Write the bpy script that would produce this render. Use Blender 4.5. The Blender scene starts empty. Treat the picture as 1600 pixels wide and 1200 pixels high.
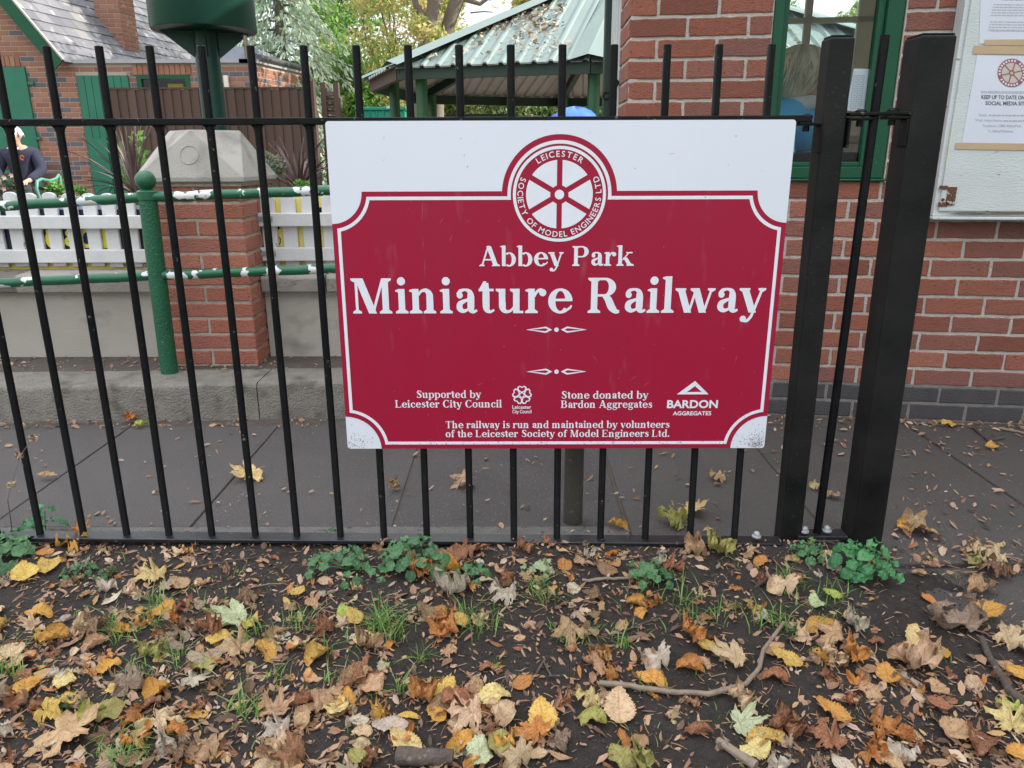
import bpy, bmesh, math, random
from mathutils import Vector, Matrix, noise
random.seed(11)
SC = bpy.context.scene
COL = SC.collection
R = math.radians

# ---------------------------------------------------------------- camera, sky, sun, exposure
CAM = Vector((1.08409205, -1.89870945, 1.00670336)); PITCH, YAW, ROLL, FPX = 0.29144161, -0.00404082, -0.00326078, 1190.0
_f = Vector((math.sin(YAW)*math.cos(PITCH), math.cos(YAW)*math.cos(PITCH), -math.sin(PITCH)))
_r = Vector((math.cos(YAW), -math.sin(YAW), 0)); _u = _r.cross(_f)
RT = math.cos(ROLL)*_r + math.sin(ROLL)*_u; UP = -math.sin(ROLL)*_r + math.cos(ROLL)*_u; FW = _f
cd = bpy.data.cameras.new('camera'); cam = bpy.data.objects.new('camera', cd); COL.objects.link(cam)
cd.sensor_width = 36; cd.lens = 36*FPX/1600; cd.clip_start = .02; cd.clip_end = 2000
m3 = Matrix((RT, UP, -FW)).transposed(); cam.matrix_world = Matrix.Translation(CAM) @ m3.to_4x4()
SC.camera = cam
SC.render.resolution_x, SC.render.resolution_y = 1024, 768
SC.view_settings.view_transform = 'Standard'; SC.view_settings.look = 'None'
SC.view_settings.exposure = 1.5; SC.view_settings.gamma = 1
SUN_EL, SUN_AZ = R(34), R(87)
w = bpy.data.worlds.new('World'); SC.world = w; w.use_nodes = True
nt = w.node_tree; nt.nodes.clear()
out = nt.nodes.new('ShaderNodeOutputWorld'); bg = nt.nodes.new('ShaderNodeBackground')
sky = nt.nodes.new('ShaderNodeTexSky'); sky.sky_type = 'NISHITA'; sky.sun_disc = False
sky.sun_elevation = SUN_EL; sky.sun_rotation = SUN_AZ
tc = nt.nodes.new('ShaderNodeTexCoord'); nz = nt.nodes.new('ShaderNodeTexNoise'); nz.inputs['Scale'].default_value = 2.2; nz.inputs['Detail'].default_value = 6
rp = nt.nodes.new('ShaderNodeValToRGB'); rp.color_ramp.elements[0].position = .30; rp.color_ramp.elements[1].position = .55
rp.color_ramp.elements[0].color = (.45, .45, .45, 1)
mx = nt.nodes.new('ShaderNodeMix'); mx.data_type = 'RGBA'; sx = nt.nodes.new('ShaderNodeSeparateXYZ'); nt.links.new(tc.outputs['Generated'], sx.inputs[0])
mr = nt.nodes.new('ShaderNodeMapRange'); mr.inputs[1].default_value = 0; mr.inputs[2].default_value = 1; mr.inputs[3].default_value = .50; mr.inputs[4].default_value = 1.75; nt.links.new(sx.outputs[2], mr.inputs[0])
vm = nt.nodes.new('ShaderNodeVectorMath'); vm.operation = 'SCALE'; vm.inputs[0].default_value = (7.0, 7.15, 7.6); nt.links.new(mr.outputs[0], vm.inputs[3]); nt.links.new(vm.outputs[0], mx.inputs[7])
nt.links.new(tc.outputs['Generated'], nz.inputs['Vector']); nt.links.new(nz.outputs['Fac'], rp.inputs['Fac'])
nt.links.new(rp.outputs['Color'], mx.inputs[0]); nt.links.new(sky.outputs['Color'], mx.inputs[6])
nt.links.new(mx.outputs[2], bg.inputs['Color']); bg.inputs['Strength'].default_value = .1
nt.links.new(bg.outputs['Background'], out.inputs['Surface'])
sd = bpy.data.lights.new('sun', 'SUN'); sd.energy = 3.0; sd.angle = R(.6); sd.color = (1, .93, .82)
sun = bpy.data.objects.new('sun', sd); COL.objects.link(sun)
sdir = Vector((math.sin(SUN_AZ)*math.cos(SUN_EL), math.cos(SUN_AZ)*math.cos(SUN_EL), math.sin(SUN_EL)))
sun.rotation_euler = sdir.to_track_quat('Z', 'Y').to_euler(); sun.location = (8, 8, 12)

# ---------------------------------------------------------------- pixel -> point helpers (photograph pixels, 1600 x 1200)
def ray(px, py): return FW + RT*((px-800)/FPX) + UP*((600-py)/FPX)
def at(px, py, Y): d = ray(px, py); return CAM + d*((Y-CAM.y)/d.y)
def atz(px, py, z): d = ray(px, py); return CAM + d*((z-CAM.z)/d.z)
def atp(px, py, o, n): d = ray(px, py); return CAM + d*((o-CAM).dot(n)/d.dot(n))
V = Vector
def rnd(a, b): return random.uniform(a, b)

# ---------------------------------------------------------------- materials
MATS = {}
def mat(name, col, rough=.6, col2=None, var=.5, scale=6., bump=0., bscale=60., metal=0., spec=.5, attr=None, acols=None,
        spots=None, sscale=20., sthr=.62, stretch=(1,1,1), transl=0., coat=0., detail=5., objcol=False, ssoft=.04):
    """base colour blended with a second one by noise; optional per-face tone ramp, worn spots, bump"""
    m = bpy.data.materials.new(name); m.use_nodes = True; n = m.node_tree; N = n.nodes; L = n.links
    b = N['Principled BSDF']; b.inputs['Roughness'].default_value = rough; b.inputs['Metallic'].default_value = metal
    b.inputs['Specular IOR Level'].default_value = spec
    if coat: b.inputs['Coat Weight'].default_value = coat; b.inputs['Coat Roughness'].default_value = .12
    t = N.new('ShaderNodeTexCoord'); mp = N.new('ShaderNodeMapping'); mp.inputs['Scale'].default_value = stretch
    L.new(t.outputs['Object'], mp.inputs['Vector'])
    def nz(s, d=detail):
        q = N.new('ShaderNodeTexNoise'); q.inputs['Scale'].default_value = s; q.inputs['Detail'].default_value = d
        L.new(mp.outputs['Vector'], q.inputs['Vector']); return q.outputs['Fac']
    def mixc(fac, a, c):
        q = N.new('ShaderNodeMix'); q.data_type = 'RGBA'
        for sk, v in ((0, fac), (6, a), (7, c)):
            if hasattr(v, 'node'): L.new(v, q.inputs[sk])
            else: q.inputs[sk].default_value = v if sk == 0 else (*v[:3], 1)
        return q.outputs[2]
    def ramp(fac, a, c):
        q = N.new('ShaderNodeMapRange'); q.inputs['From Min'].default_value = a; q.inputs['From Max'].default_value = c; q.clamp = True
        L.new(fac, q.inputs['Value']); return q.outputs['Result']
    c = col
    if objcol:
        oi = N.new('ShaderNodeObjectInfo'); c = oi.outputs['Color']
    if attr and acols:
        a = N.new('ShaderNodeAttribute'); a.attribute_name = attr
        r_ = N.new('ShaderNodeValToRGB'); e = r_.color_ramp.elements
        while len(e) < len(acols): e.new(.5)
        for k, cc in enumerate(acols): e[k].position = k/(len(acols)-1); e[k].color = (*cc, 1)
        L.new(a.outputs['Fac'], r_.inputs['Fac']); c = r_.outputs['Color']
    if col2 is not None:
        c = mixc(ramp(nz(scale), .5-var*.5, .5+var*.5), c, col2)
    if spots:
        c = mixc(ramp(nz(sscale, 3), sthr, sthr+ssoft), c, spots)
    if hasattr(c, 'node'): L.new(c, b.inputs['Base Color'])
    else: b.inputs['Base Color'].default_value = (*c[:3], 1)
    if bump:
        bp = N.new('ShaderNodeBump'); bp.inputs['Strength'].default_value = min(1, bump); bp.inputs['Distance'].default_value = .004*max(1, bump)
        L.new(nz(bscale, 6), bp.inputs['Height']); L.new(bp.outputs['Normal'], b.inputs['Normal'])
    if transl:
        tr = N.new('ShaderNodeBsdfTranslucent'); ms = N.new('ShaderNodeMixShader'); ms.inputs[0].default_value = transl
        if hasattr(c, 'node'): L.new(c, tr.inputs['Color'])
        else: tr.inputs['Color'].default_value = (*c[:3], 1)
        L.new(b.outputs[0], ms.inputs[1]); L.new(tr.outputs[0], ms.inputs[2]); L.new(ms.outputs[0], N['Material Output'].inputs['Surface'])
    MATS[name] = m; return m

# ---------------------------------------------------------------- mesh builder
WLOC = {}
class MB:
    def __init__(s): s.v = []; s.f = []; s.mi = []; s.tone = []; s.cur = 0; s.t = .5
    def add(s, vs, fs):
        o = len(s.v); s.v += [V(p) for p in vs]
        for f in fs: s.f.append([o+i for i in f]); s.mi.append(s.cur); s.tone.append(s.t)
        return s
    def obox(s, o, a, b, c):
        """box from corner o along three edge vectors"""
        o, a, b, c = V(o), V(a), V(b), V(c)
        if a.cross(b).dot(c) < 0: a, b = b, a
        p = [o, o+a, o+a+b, o+b, o+c, o+a+c, o+a+b+c, o+b+c]
        return s.add(p, [(3,2,1,0), (4,5,6,7), (0,1,5,4), (1,2,6,5), (2,3,7,6), (3,0,4,7)])
    def box(s, x0, x1, y0, y1, z0, z1): return s.obox((x0,y0,z0), (x1-x0,0,0), (0,y1-y0,0), (0,0,z1-z0))
    def bar(s, p, q, w, h, up=(0,0,1)):
        """rectangular bar from p to q, w wide and h high, centred"""
        p, q = V(p), V(q); d = (q-p); dn = d.normalized(); sd = dn.cross(V(up)).normalized(); u = sd.cross(dn)
        return s.obox(p-sd*w/2-u*h/2, d, sd*w, u*h)
    def tube(s, pts, rs, n=10, cap=True):
        pts = [V(p) for p in pts]; rs = rs if hasattr(rs, '__len__') else [rs]*len(pts)
        o = len(s.v); prev = None
        for i, p in enumerate(pts):
            d = (pts[min(i+1, len(pts)-1)]-pts[max(i-1, 0)]).normalized()
            if prev is None: prev = d.orthogonal().normalized()
            a = (prev - d*prev.dot(d)).normalized(); b = d.cross(a); prev = a
            for k in range(n):
                t = 2*math.pi*k/n; s.v.append(p+(a*math.cos(t)+b*math.sin(t))*rs[i])
        for i in range(len(pts)-1):
            for k in range(n):
                k2 = (k+1) % n
                s.f.append([o+i*n+k, o+i*n+k2, o+(i+1)*n+k2, o+(i+1)*n+k]); s.mi.append(s.cur); s.tone.append(s.t)
        if cap:
            s.f.append([o+k for k in range(n)][::-1]); s.mi.append(s.cur); s.tone.append(s.t)
            e = o+(len(pts)-1)*n; s.f.append([e+k for k in range(n)]); s.mi.append(s.cur); s.tone.append(s.t)
        return s
    def lathe(s, c, prof, n=32, axis=(0,0,1)):
        c = V(c); ax = V(axis).normalized(); a = ax.orthogonal().normalized(); b = ax.cross(a); o = len(s.v); m = len(prof)
        for k in range(n):
            t = 2*math.pi*k/n
            for r_, z in prof: s.v.append(c+ax*z+(a*math.cos(t)+b*math.sin(t))*max(r_, 1e-4))
        for k in range(n):
            k2 = (k+1) % n
            for i in range(m-1):
                s.f.append([o+k*m+i, o+k2*m+i, o+k2*m+i+1, o+k*m+i+1]); s.mi.append(s.cur); s.tone.append(s.t)
        return s
    def ball(s, c, rx, ry=None, rz=None, n=20, m=12, rot=None):
        ry = ry or rx; rz = rz or rx; o = len(s.v); c = V(c)
        for i in range(m+1):
            ph = math.pi*i/m
            for k in range(n):
                t = 2*math.pi*k/n; p = V((rx*math.sin(ph)*math.cos(t), ry*math.sin(ph)*math.sin(t), rz*math.cos(ph)))
                s.v.append(c+(rot @ p if rot else p))
        for i in range(m):
            for k in range(n):
                k2 = (k+1) % n
                s.f.append([o+i*n+k, o+(i+1)*n+k, o+(i+1)*n+k2, o+i*n+k2]); s.mi.append(s.cur); s.tone.append(s.t)
        return s
    def prism(s, pts, d):
        """polygon (3-D points) pushed along vector d"""
        d = V(d); a = [V(p) for p in pts]; n = len(a); nrm = V((0,0,0))
        for i in range(n): nrm += a[i].cross(a[(i+1) % n])
        if nrm.dot(d) > 0: a = a[::-1]
        return s.add(a+[p+d for p in a], [list(range(n)), list(range(2*n-1, n-1, -1))]+[(i, i+n, (i+1) % n+n, (i+1) % n) for i in range(n)])
    def poly(s, pts): return s.add(pts, [list(range(len(pts)))])
    def build(s, name, m, parent=None, origin=None, smooth=False, bevel=0, bseg=2, link=True):
        og = WLOC[parent] if parent is not None else V(origin) if origin is not None else V((0,0,0))
        me = bpy.data.meshes.new(name)
        me.from_pydata([tuple(p-og) for p in s.v], [], s.f); ms = m if isinstance(m, (list, tuple)) else [m]
        for q in ms: me.materials.append(q)
        me.polygons.foreach_set('material_index', s.mi)
        a = me.attributes.new('tone', 'FLOAT', 'FACE'); a.data.foreach_set('value', s.tone)
        if smooth:
            me.polygons.foreach_set('use_smooth', [True]*len(s.f))
            try: me.set_sharp_from_angle(angle=R(40))
            except Exception: pass
        me.update()
        o = bpy.data.objects.new(name, me); COL.objects.link(o)
        if parent is not None: o.parent = parent
        else: o.location = og
        WLOC[o] = og
        if bevel:
            bm_ = o.modifiers.new('Bevel', 'BEVEL'); bm_.width = bevel; bm_.segments = bseg; bm_.limit_method = 'ANGLE'; bm_.angle_limit = R(40)
        return o
def tag(o, label=None, cat=None, group=None, kind=None):
    for k, v in (('label', label), ('category', cat), ('group', group), ('kind', kind)):
        if v: o[k] = v
    return o
def thing(name, loc, label, cat, group=None):
    o = bpy.data.objects.new(name, None); COL.objects.link(o); o.location = loc; WLOC[o] = V(loc); o.empty_display_size = .1
    return tag(o, label, cat, group)
def copy_tree(o, parent=None):
    c = o.copy(); COL.objects.link(c); c.parent = parent
    for ch in list(o.children): copy_tree(ch, c)
    return c
# ---------------------------------------------------------------- the materials
black = mat('black_paint', (.0035,.0037,.0043), .40, (.008,.0083,.0095), .5, 30, .2, 180, spec=.13, spots=(.10,.10,.09), sscale=70, sthr=.70, ssoft=.05)
black_post = mat('black_post_paint', (.0040,.0042,.0048), .46, (.020,.0195,.0185), .5, 7, .2, 220, spec=.14, spots=(.035,.037,.03), sscale=120, sthr=.66, ssoft=.08)
black_rail = mat('worn_black_rail', (.006,.0065,.0075), .32, (.020,.021,.024), .7, 18, .3, 160, spec=.55, spots=(.10,.10,.10), sscale=60, sthr=.68)
galv = mat('galvanised', (.36,.37,.38), .5, (.25,.26,.27), .5, 60, .2, 200, metal=.3)
sign_white = mat('sign_white', (.70,.73,.80), .32, (.62,.65,.715), .8, 2.5, spots=(.42,.43,.44), sscale=26, sthr=.735, ssoft=.03, stretch=(1,1,.35))
sign_red = mat('sign_maroon', (.330,.006,.034), .36, (.285,.014,.042), .9, 5, spots=(.33,.055,.08), sscale=13, sthr=.63, ssoft=.2, stretch=(1.8,1,.5), spec=.2)
sign_ink = mat('sign_letters', (.73,.75,.80), .34, (.65,.67,.73), .6, 30)
paving_m = mat('paving_slab', (.044,.039,.037), .68, col2=(.080,.072,.068), var=.9, scale=4.5, bump=1.3, bscale=300, spots=(.17,.155,.14), sscale=190, sthr=.63, ssoft=.06, attr='tone', acols=[(.038,.034,.032), (.053,.048,.045), (.068,.061,.057)])
strip_m = mat('concrete_strip', (.085,.080,.073), .85, (.15,.142,.13), .7, 22, 1.6, 160, spots=(.045,.043,.04), sscale=40, sthr=.62, ssoft=.06)
kerb_m = mat('old_concrete', (.125,.112,.090), .88, (.24,.225,.195), .8, 16, 2.6, 120, spots=(.065,.066,.042), sscale=9, sthr=.54, ssoft=.2)
soil_m = mat('dark_humus', (.014,.0115,.0095), .95, (.034,.027,.022), .5, 42, 1.8, 260, spots=(.085,.066,.050), sscale=130, sthr=.66, ssoft=.05)
verge_m = mat('brown_grit', (.055,.044,.037), .9, (.095,.078,.066), .6, 18, 1.2, 150, spots=(.14,.11,.08), sscale=70, sthr=.66)
grass_m = mat('lawn', (.09,.17,.03), .8, (.14,.24,.05), .6, 3, .6, 60)
brick_n = mat('kiosk_brick', (.2,.05,.03), .86, attr='tone', acols=[(.23,.080,.054), (.32,.106,.068), (.37,.128,.080), (.30,.116,.084), (.25,.108,.088), (.43,.162,.102)],
              bump=2.6, bscale=130, stretch=(1,1,3.2), spots=(.145,.062,.048), sscale=75, sthr=.57, ssoft=.16)
blue_n = mat('engineering_brick', (.040,.039,.040), .75, (.070,.067,.066), .8, 10, 1.2, 200, spots=(.12,.11,.10), sscale=60, sthr=.70)
mort_d = mat('dirty_mortar', (.15,.14,.125), .95, (.24,.22,.20), .6, 30, 1.6, 150)
mortar = mat('mortar', (.52,.475,.425), .95, (.40,.36,.32), .6, 40, 1.6, 170)
# ---------------------------------------------------------------- the setting
def smooth(a, b, x): t = max(0, min(1, (x-a)/(b-a))); return t*t*(3-2*t)
m = MB(); m.box(-700, 700, -60, 1400, -.6, -.13); tag(m.build('lawn_ground', grass_m), kind='structure')

GZ = -.06
def edge_x(y):                       # where the soil ends and the paving shows, right of the railing
    return 2.03 + (max(0, -.05-y))*.50 if y < -.05 else 2.0
def soil_h(x, y):
    n = noise.noise(V((x*3.1, y*3.1, 1.7)))*.012 + noise.noise(V((x*11, y*11, 5.)))*.006 + noise.noise(V((x*37, y*37, 9.)))*.0035 + abs(noise.noise(V((x*95, y*95, 2.))))*.0035
    h = -.022 + n - .02*smooth(-.1, -.9, y)
    h -= .055*smooth(-.10, .16, x - edge_x(y) + .09*noise.noise(V((x*6, y*6, 3.))))
    h -= .05*smooth(.0, .06, y)
    return h
m = MB(); nx, ny = 800, 250; x0, x1, y0, y1 = -2.4, 2.9, -1.35, .10
for j in range(ny+1):
    for i in range(nx+1):
        x = x0+(x1-x0)*i/nx; y = y0+(y1-y0)*j/ny; m.v.append(V((x, y, soil_h(x, y))))
for j in range(ny):
    for i in range(nx):
        a = j*(nx+1)+i; m.f.append([a, a+1, a+nx+2, a+nx+1]); m.mi.append(0); m.tone.append(.5)
tag(m.build('soil_ground', soil_m, smooth=False), kind='structure')
m = MB(); m.box(-9, 9, -9, -1.351, -.3, -.045); tag(m.build('soil_ground_behind', soil_m), kind='structure')

# paving slabs: rows of separate slabs with open joints, a concrete strip under the railing
m = MB(); rowsY = [(.165, 1.07)]
j1 = [atz(203, 668, GZ).x, atz(434, 667, GZ).x]; step = j1[1]-j1[0]
js = [j1[0]+step*k for k in range(-4, 3)]
js = [x for x in js if x < .9] + [1.42, 2.0, atz(1500, 722, GZ).x, 3.35, 3.95]
for a, b in zip(js[:-1], js[1:]):
    yb = 1.075 - .02*rnd(0, 1); g = .0022 if b < 1.4 else .0055
    yf = .165 if b < 1.3 else (-.055 if a > 1.9 else .03)
    z = GZ + rnd(-.002, .002); m.t = random.random()
    m.obox((a+g, yf+g, GZ-.08), (b-a-2*g, 0, 0), (rnd(-.004,.004), yb-yf-g, 0), (0, 0, z-GZ+.08))
for a, b in ((2.02, 2.62), (2.62, 3.3), (3.3, 3.95)):
    m.obox((a+.005, -.95, GZ-.085), (b-a-.01, 0, 0), (0, .885, 0), (0, 0, .08))
tag(m.build('paving', paving_m, bevel=.004, bseg=2), kind='structure')
m = MB(); m.box(-1.6, 1.42, .012, .163, GZ-.1, GZ+.004); tag(m.build('concrete_strip', strip_m, bevel=.004), kind='structure')
m = MB(); m.box(-9, 4, .0, 1.35, GZ-.2, GZ-.006); tag(m.build('paving_bed', verge_m), kind='structure')
m = MB(); m.obox((-5, 1.0, GZ-.1), (9, 0, 0), (0, .45, 0), (0, 0, .096)); tag(m.build('gutter_grit', verge_m), kind='structure')

# the raised kerb, in worn lengths, and the level behind it
ZK = .095
def kerbY(x): return 1.104 + (x+1.073)*.042
m = MB()
def kerb_len(xa, xb, nseg):
    prof = [(0, -.2), (0, ZK-.018-GZ), (.006, ZK-.006-GZ), (.018, ZK-GZ), (.22, ZK-GZ+.004), (.23, ZK-GZ-.01), (.23, -.2)]; o = len(m.v); k = len(prof)
    for i in range(nseg+1):
        x = xa+(xb-xa)*i/nseg
        for a, (dy, dz) in enumerate(prof):
            q = noise.noise(V((x*9, dy*30, dz*20)))*.0045 + noise.noise(V((x*40, dy*80, dz*60)))*.003
            m.v.append(V((x, kerbY(x)+dy+(q if a < 4 else 0), GZ+dz+q*.8*(1 if 0 < a < 5 else 0))))
    for i in range(nseg):
        for a in range(k-1):
            m.f.append([o+i*k+a, o+(i+1)*k+a, o+(i+1)*k+a+1, o+i*k+a+1]); m.mi.append(0); m.tone.append(.5)
kerb_len(-4.2, -1.45, 60); kerb_len(-1.446, .0, 70); kerb_len(.004, 1.5, 60)
tag(m.build('kerb', kerb_m, smooth=True), kind='structure')
m = MB(); m.box(-6, 1.45, 1.33, 2.2, GZ-.1, ZK-.004); tag(m.build('verge', verge_m), kind='structure')
m = MB(); m.box(-40, 1.45, 1.9, 4.2, -.1, .42); tag(m.build('planting_bed_soil', soil_m), kind='structure')
plat_m = mat('station_paving', (.16,.15,.14), .9, (.22,.21,.19), .6, 4, .5, 60)
m = MB(); m.box(-40, -.5, 4.2, 30, -.13, .06); tag(m.build('station_platform', plat_m), kind='structure')

# ---------------------------------------------------------------- the black railing
SY = -.026                                                   # plane of the sign's face
BAR_R = .0094
tops = {0:72, 1:154, 2:233, 3:314, 4:391, 5:474, 6:556, 7:637, 8:717, 9:798, 10:879, 11:960, 12:1043, 13:1124, 14:1206}
bots = {0:198, 1:264, 2:331, 3:399, 4:464, 5:532, 6:600, 7:667, 8:735, 9:803, 10:870, 11:938, 12:1008, 13:1078, 14:1147}
fence = thing('railing_panel', (0.8, 0, -.01), 'long black steel railing panel of thin upright bars carrying the maroon sign', 'railing')
def rail_z(px_): return at(px_, 192 + (-6*(px_/1270)), 0).z
zt0, zt1 = at(0, 192, 0).z, at(1265, 186, 0).z
za = at(130, 834, 0).z; zb = at(1190, 842, 0).z; xa, xb = at(130, 834, 0).x, at(1190, 842, 0).x
def zrail(x): return za+(zb-za)*(x-xa)/(xb-xa)
xt0, xt1 = at(0, 192, 0).x, at(1265, 186, 0).x
def ztop(x): return zt0+(zt1-zt0)*(x-xt0)/(xt1-xt0)
XR = atz(1212, 860, -.06).x
for i in range(-7, 15):
    if i in tops:
        pt = at(tops[i], 72-3*i/14, 0); pb = at(bots[i], 833+7*i/14, 0)
    else:
        pt = at(72+81*i, 73, 0); pb = at(198+67.6*i, 833, 0)
    m = MB(); zr = zrail(pb.x)-.004
    pb = pb+(pt-pb)*((zr-pb.z)/(pt.z-pb.z)); mid = pb.lerp(pt, .5)+V((rnd(-.0012,.0012), 0, 0))
    jj = pb+(pt-pb)*((ztop(pb.x)-pb.z)/(pt.z-pb.z))
    m.tube([pb, pb+V((0,0,.004)), mid, pt-V((0,0,.0015)), pt], [BAR_R*1.25, BAR_R, BAR_R, BAR_R, BAR_R*.86], 16)
    for s_ in (-1, 1):                                       # weld fillets under the rail
        a = jj-V((0,0,.007))
        m.add([a+V((0,-.006,0)), a+V((s_*.017,-.006,0)), a+V((s_*.010,-.006,-.006)), a+V((s_*.0075,-.006,-.016)), a+V((0,-.006,-.018)),
               a+V((0,.006,0)), a+V((s_*.017,.006,0)), a+V((s_*.010,.006,-.006)), a+V((s_*.0075,.006,-.016)), a+V((0,.006,-.018))],
              [(0,1,2,3,4) if s_ < 0 else (4,3,2,1,0), (9,8,7,6,5) if s_ < 0 else (5,6,7,8,9), (1,6,7,2), (2,7,8,3), (3,8,9,4)])
    m.build('bar', black, fence, smooth=True)
X0F = at(-420, 834, 0).x
m = MB(); m.bar((X0F-.2, 0, ztop(X0F-.2)), (xt1, 0, ztop(xt1)), .040, .0155); m.build('top_rail', black, fence, bevel=.002)
m = MB(); m.bar((X0F-.2, -.004, zrail(X0F-.2)-.006), (XR+.004, -.004, zrail(XR)-.006), .046, .011); m.build('bottom_rail', black_rail, fence, bevel=.002)
def bolt(px, py, parent, Y=.0, z=None):
    p = at(px, py, Y); m = MB(); z = p.z if z is None else z
    m.lathe((p.x, Y, z), [(.0, 0), (.0125, 0), (.0125, .004), (.0095, .006), (.0088, .011), (.0066, .015), (.003, .0168), (0, .017)], 18)
    return m.build('bolt', galv, parent, smooth=True)
bolt(1182, 839, fence, -.004)
# square posts
def post(name, pxs, pys, wid, label, dz, ytop):
    pb = atz(*pxs, -.06); pt_ = at(*pys, pb.y); x0 = (pb.x+pt_.x)/2 if abs(pb.x-pt_.x) < .03 else pb.x
    t = thing('fence_post', (x0+wid/2, pb.y+wid/2, -.06), label, 'post')
    m = MB(); b_ = V((pb.x, pb.y, -.13)); d = V((pt_.x-pb.x, 0, pt_.z+.13))
    m.obox(b_, (wid,0,0), (0,wid,0), d); m.build('shaft', black_post, t, bevel=.006, bseg=3)
    c = b_+d; m = MB(); m.obox(c+V((.004,.004,.0)), (wid-.008,0,0), (0,wid-.008,0), (0,0,.004)); m.build('cap', black, t, bevel=.0015)
    return t, pb, pt_
P1, p1b, p1t = post('fence_post', (1218, 866), (1298, 57), .058, 'narrower black square steel post beside the sign\'s right edge', 0, 57)
P2, p2b, p2t = post('fence_post', (1329, 868), (1440, 54), .083, 'wider black square steel post in front of the white notice board', 0, 54)
# short panel between the posts
sp = thing('railing_panel', ((p1b.x+p2b.x)/2, .03, -.01), 'short black railing panel with a single bar between the two square posts', 'railing')
q0, q1 = at(1243, 832, .012), at(1318, 832, .012)
m = MB(); m.bar((q0.x-.002, .012, q0.z-.006), (q1.x+.004, .012, q1.z-.006), .046, .011); m.build('bottom_rail', black_rail, sp, bevel=.002)
bt, bb = at(1383, 55, .012), at(1277, 832, .012)
m = MB(); m.tube([bb, bb.lerp(bt, .5), bt], BAR_R*1.15, 14); m.build('bar', black, sp, smooth=True)
r0, r1 = at(1322, 179, .012), at(1420, 177, .012)
m = MB(); m.bar(r0, r1, .042, .0085); m.build('top_rail', black, sp, bevel=.002)
bolt(1257, 831, sp, .008); bolt(1292, 830, sp, .008)
def bracket(parent, x, z, s_, Y):
    m = MB(); m.box(min(x, x+s_*.055), max(x, x+s_*.055), Y-.019, Y+.019, z-.0135, z-.0065); m.box(min(x, x+s_*.006), max(x, x+s_*.006), Y-.019, Y+.019, z-.075, z-.0136)
    m.build('bracket', black, parent, bevel=.002)
    m = MB(); m.lathe((x+s_*.033, Y, z+.0045), [(0,0), (.014,0), (.0135,.003), (.008,.007), (0,.008)], 16); m.lathe((x+s_*.033, Y, z-.027), [(0,0), (.008,0), (.008,.0125), (0,.0125)], 6)
    m.build('rail_bolt', black, parent, smooth=True)
zz = ztop(xt1); lx = at(1281, 200, 0).x; bracket(fence, lx, zz-.001, -1, .0)
rx = p1b.x+.06+(p1t.x-p1b.x)*.88; bracket(sp, rx+.0005, r0.z, 1, .012)
lx2 = p2b.x+(p2t.x-p2b.x)*.88; bracket(sp, lx2-.0005, r1.z, -1, .012)

# ---------------------------------------------------------------- the maroon sign
sg = thing('railway_sign', at(868, 445, SY), 'large maroon and white sign board reading Abbey Park Miniature Railway on the railing', 'sign')
def S(px, py, off=0.): p = at(px, py, SY); return V((p.x, SY-off, p.z))
c0, c1, c2, c3 = S(508, 188), S(1243, 188), S(1195, 702), S(543, 699)
xl = (c0.x+c3.x)/2; xr = (c1.x+c2.x)/2; ztp = (c0.z+c1.z)/2; zbt = (c2.z+c3.z)/2
def rrect(x0, x1, z0, z1, r, n=6):
    pts = []
    for cx, cz, a0 in ((x1-r, z0+r, -90), (x1-r, z1-r, 0), (x0+r, z1-r, 90), (x0+r, z0+r, 180)):
        for k in range(n+1): a = R(a0+90*k/n); pts.append(V((cx+r*math.cos(a), SY, cz+r*math.sin(a))))
    return pts
m = MB(); m.prism(rrect(xl, xr, zbt, ztp, .008), (0, .006, 0)); m.build('panel', sign_white, sg)
SGN = []
def onsign(pts2, off): return [V((x, SY-off, z)) for x, z in pts2]
# key positions in sign coordinates
def zx(px, py): p = S(px, py); return p.x, p.z
zT = zx(700, 299)[1]; cxm = (xl+xr)/2
ec = S(868, 304); ex, ez = cxm, ec.z
rA = abs(S(780, 298).x - S(960, 298).x)/2
nr = ztp*0 + abs(S(519, 350).z - zT)                           # corner bite radius
nb = abs(S(541, 651).z - zbt)
def outline(ins, arc_r):
    """maroon outline inset by ins; corner bites are concave quarter circles"""
    L_, R_, T_, B_ = xl+ins, xr-ins, zT-ins, zbt+ins; pts = []
    rt_, rb_ = nr, nb
    def bite(cx, cz, r_, a0, a1):
        n = 14; return [(cx+r_*math.cos(R(a0+(a1-a0)*k/n)), cz+r_*math.sin(R(a0+(a1-a0)*k/n))) for k in range(n+1)]
    o = ins*.0
    def ang(r_, i): return math.degrees(math.asin(min(1, i/r_)))
    rt2, rb2 = rt_+ins, rb_+ins; at_, ab_ = ang(rt2, ins), ang(rb2, ins)
    pts += bite(xl, zbt, rb2, 90-ab_, ab_)                         # bottom left
    pts += bite(xr, zbt, rb2, 180-ab_, 90+ab_)
    pts += bite(xr, zT, rt2, 270-at_, 180+at_)
    a = math.asin(max(-1, min(1, (T_-ez)/arc_r)))
    n = 48; pts += [(ex+arc_r*math.cos(a+(math.pi-2*a)*k/n), ez+arc_r*math.sin(a+(math.pi-2*a)*k/n)) for k in range(n+1)]
    pts += bite(xl, zT, rt2, -at_, -90+at_)
    return pts
fld = outline(0, rA); m = MB(); m.poly([p for p in onsign(fld, .0006)][::1]); ob = m.build('maroon_field', sign_red, sg)
px1 = abs(S(1100, 400).x-S(1000, 400).x)/100                      # metres per photo pixel here
A_, B_ = outline(7.6*px1, rA-8.5*px1), outline(12.8*px1, rA-13.6*px1)
m = MB(); n = len(A_); pa, pb_ = onsign(A_, .0011), onsign(B_, .0011)
m.add(pa+pb_, [(i, (i+1) % n, n+(i+1) % n, n+i) for i in range(n)]); m.build('border_line', sign_ink, sg)
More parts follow.
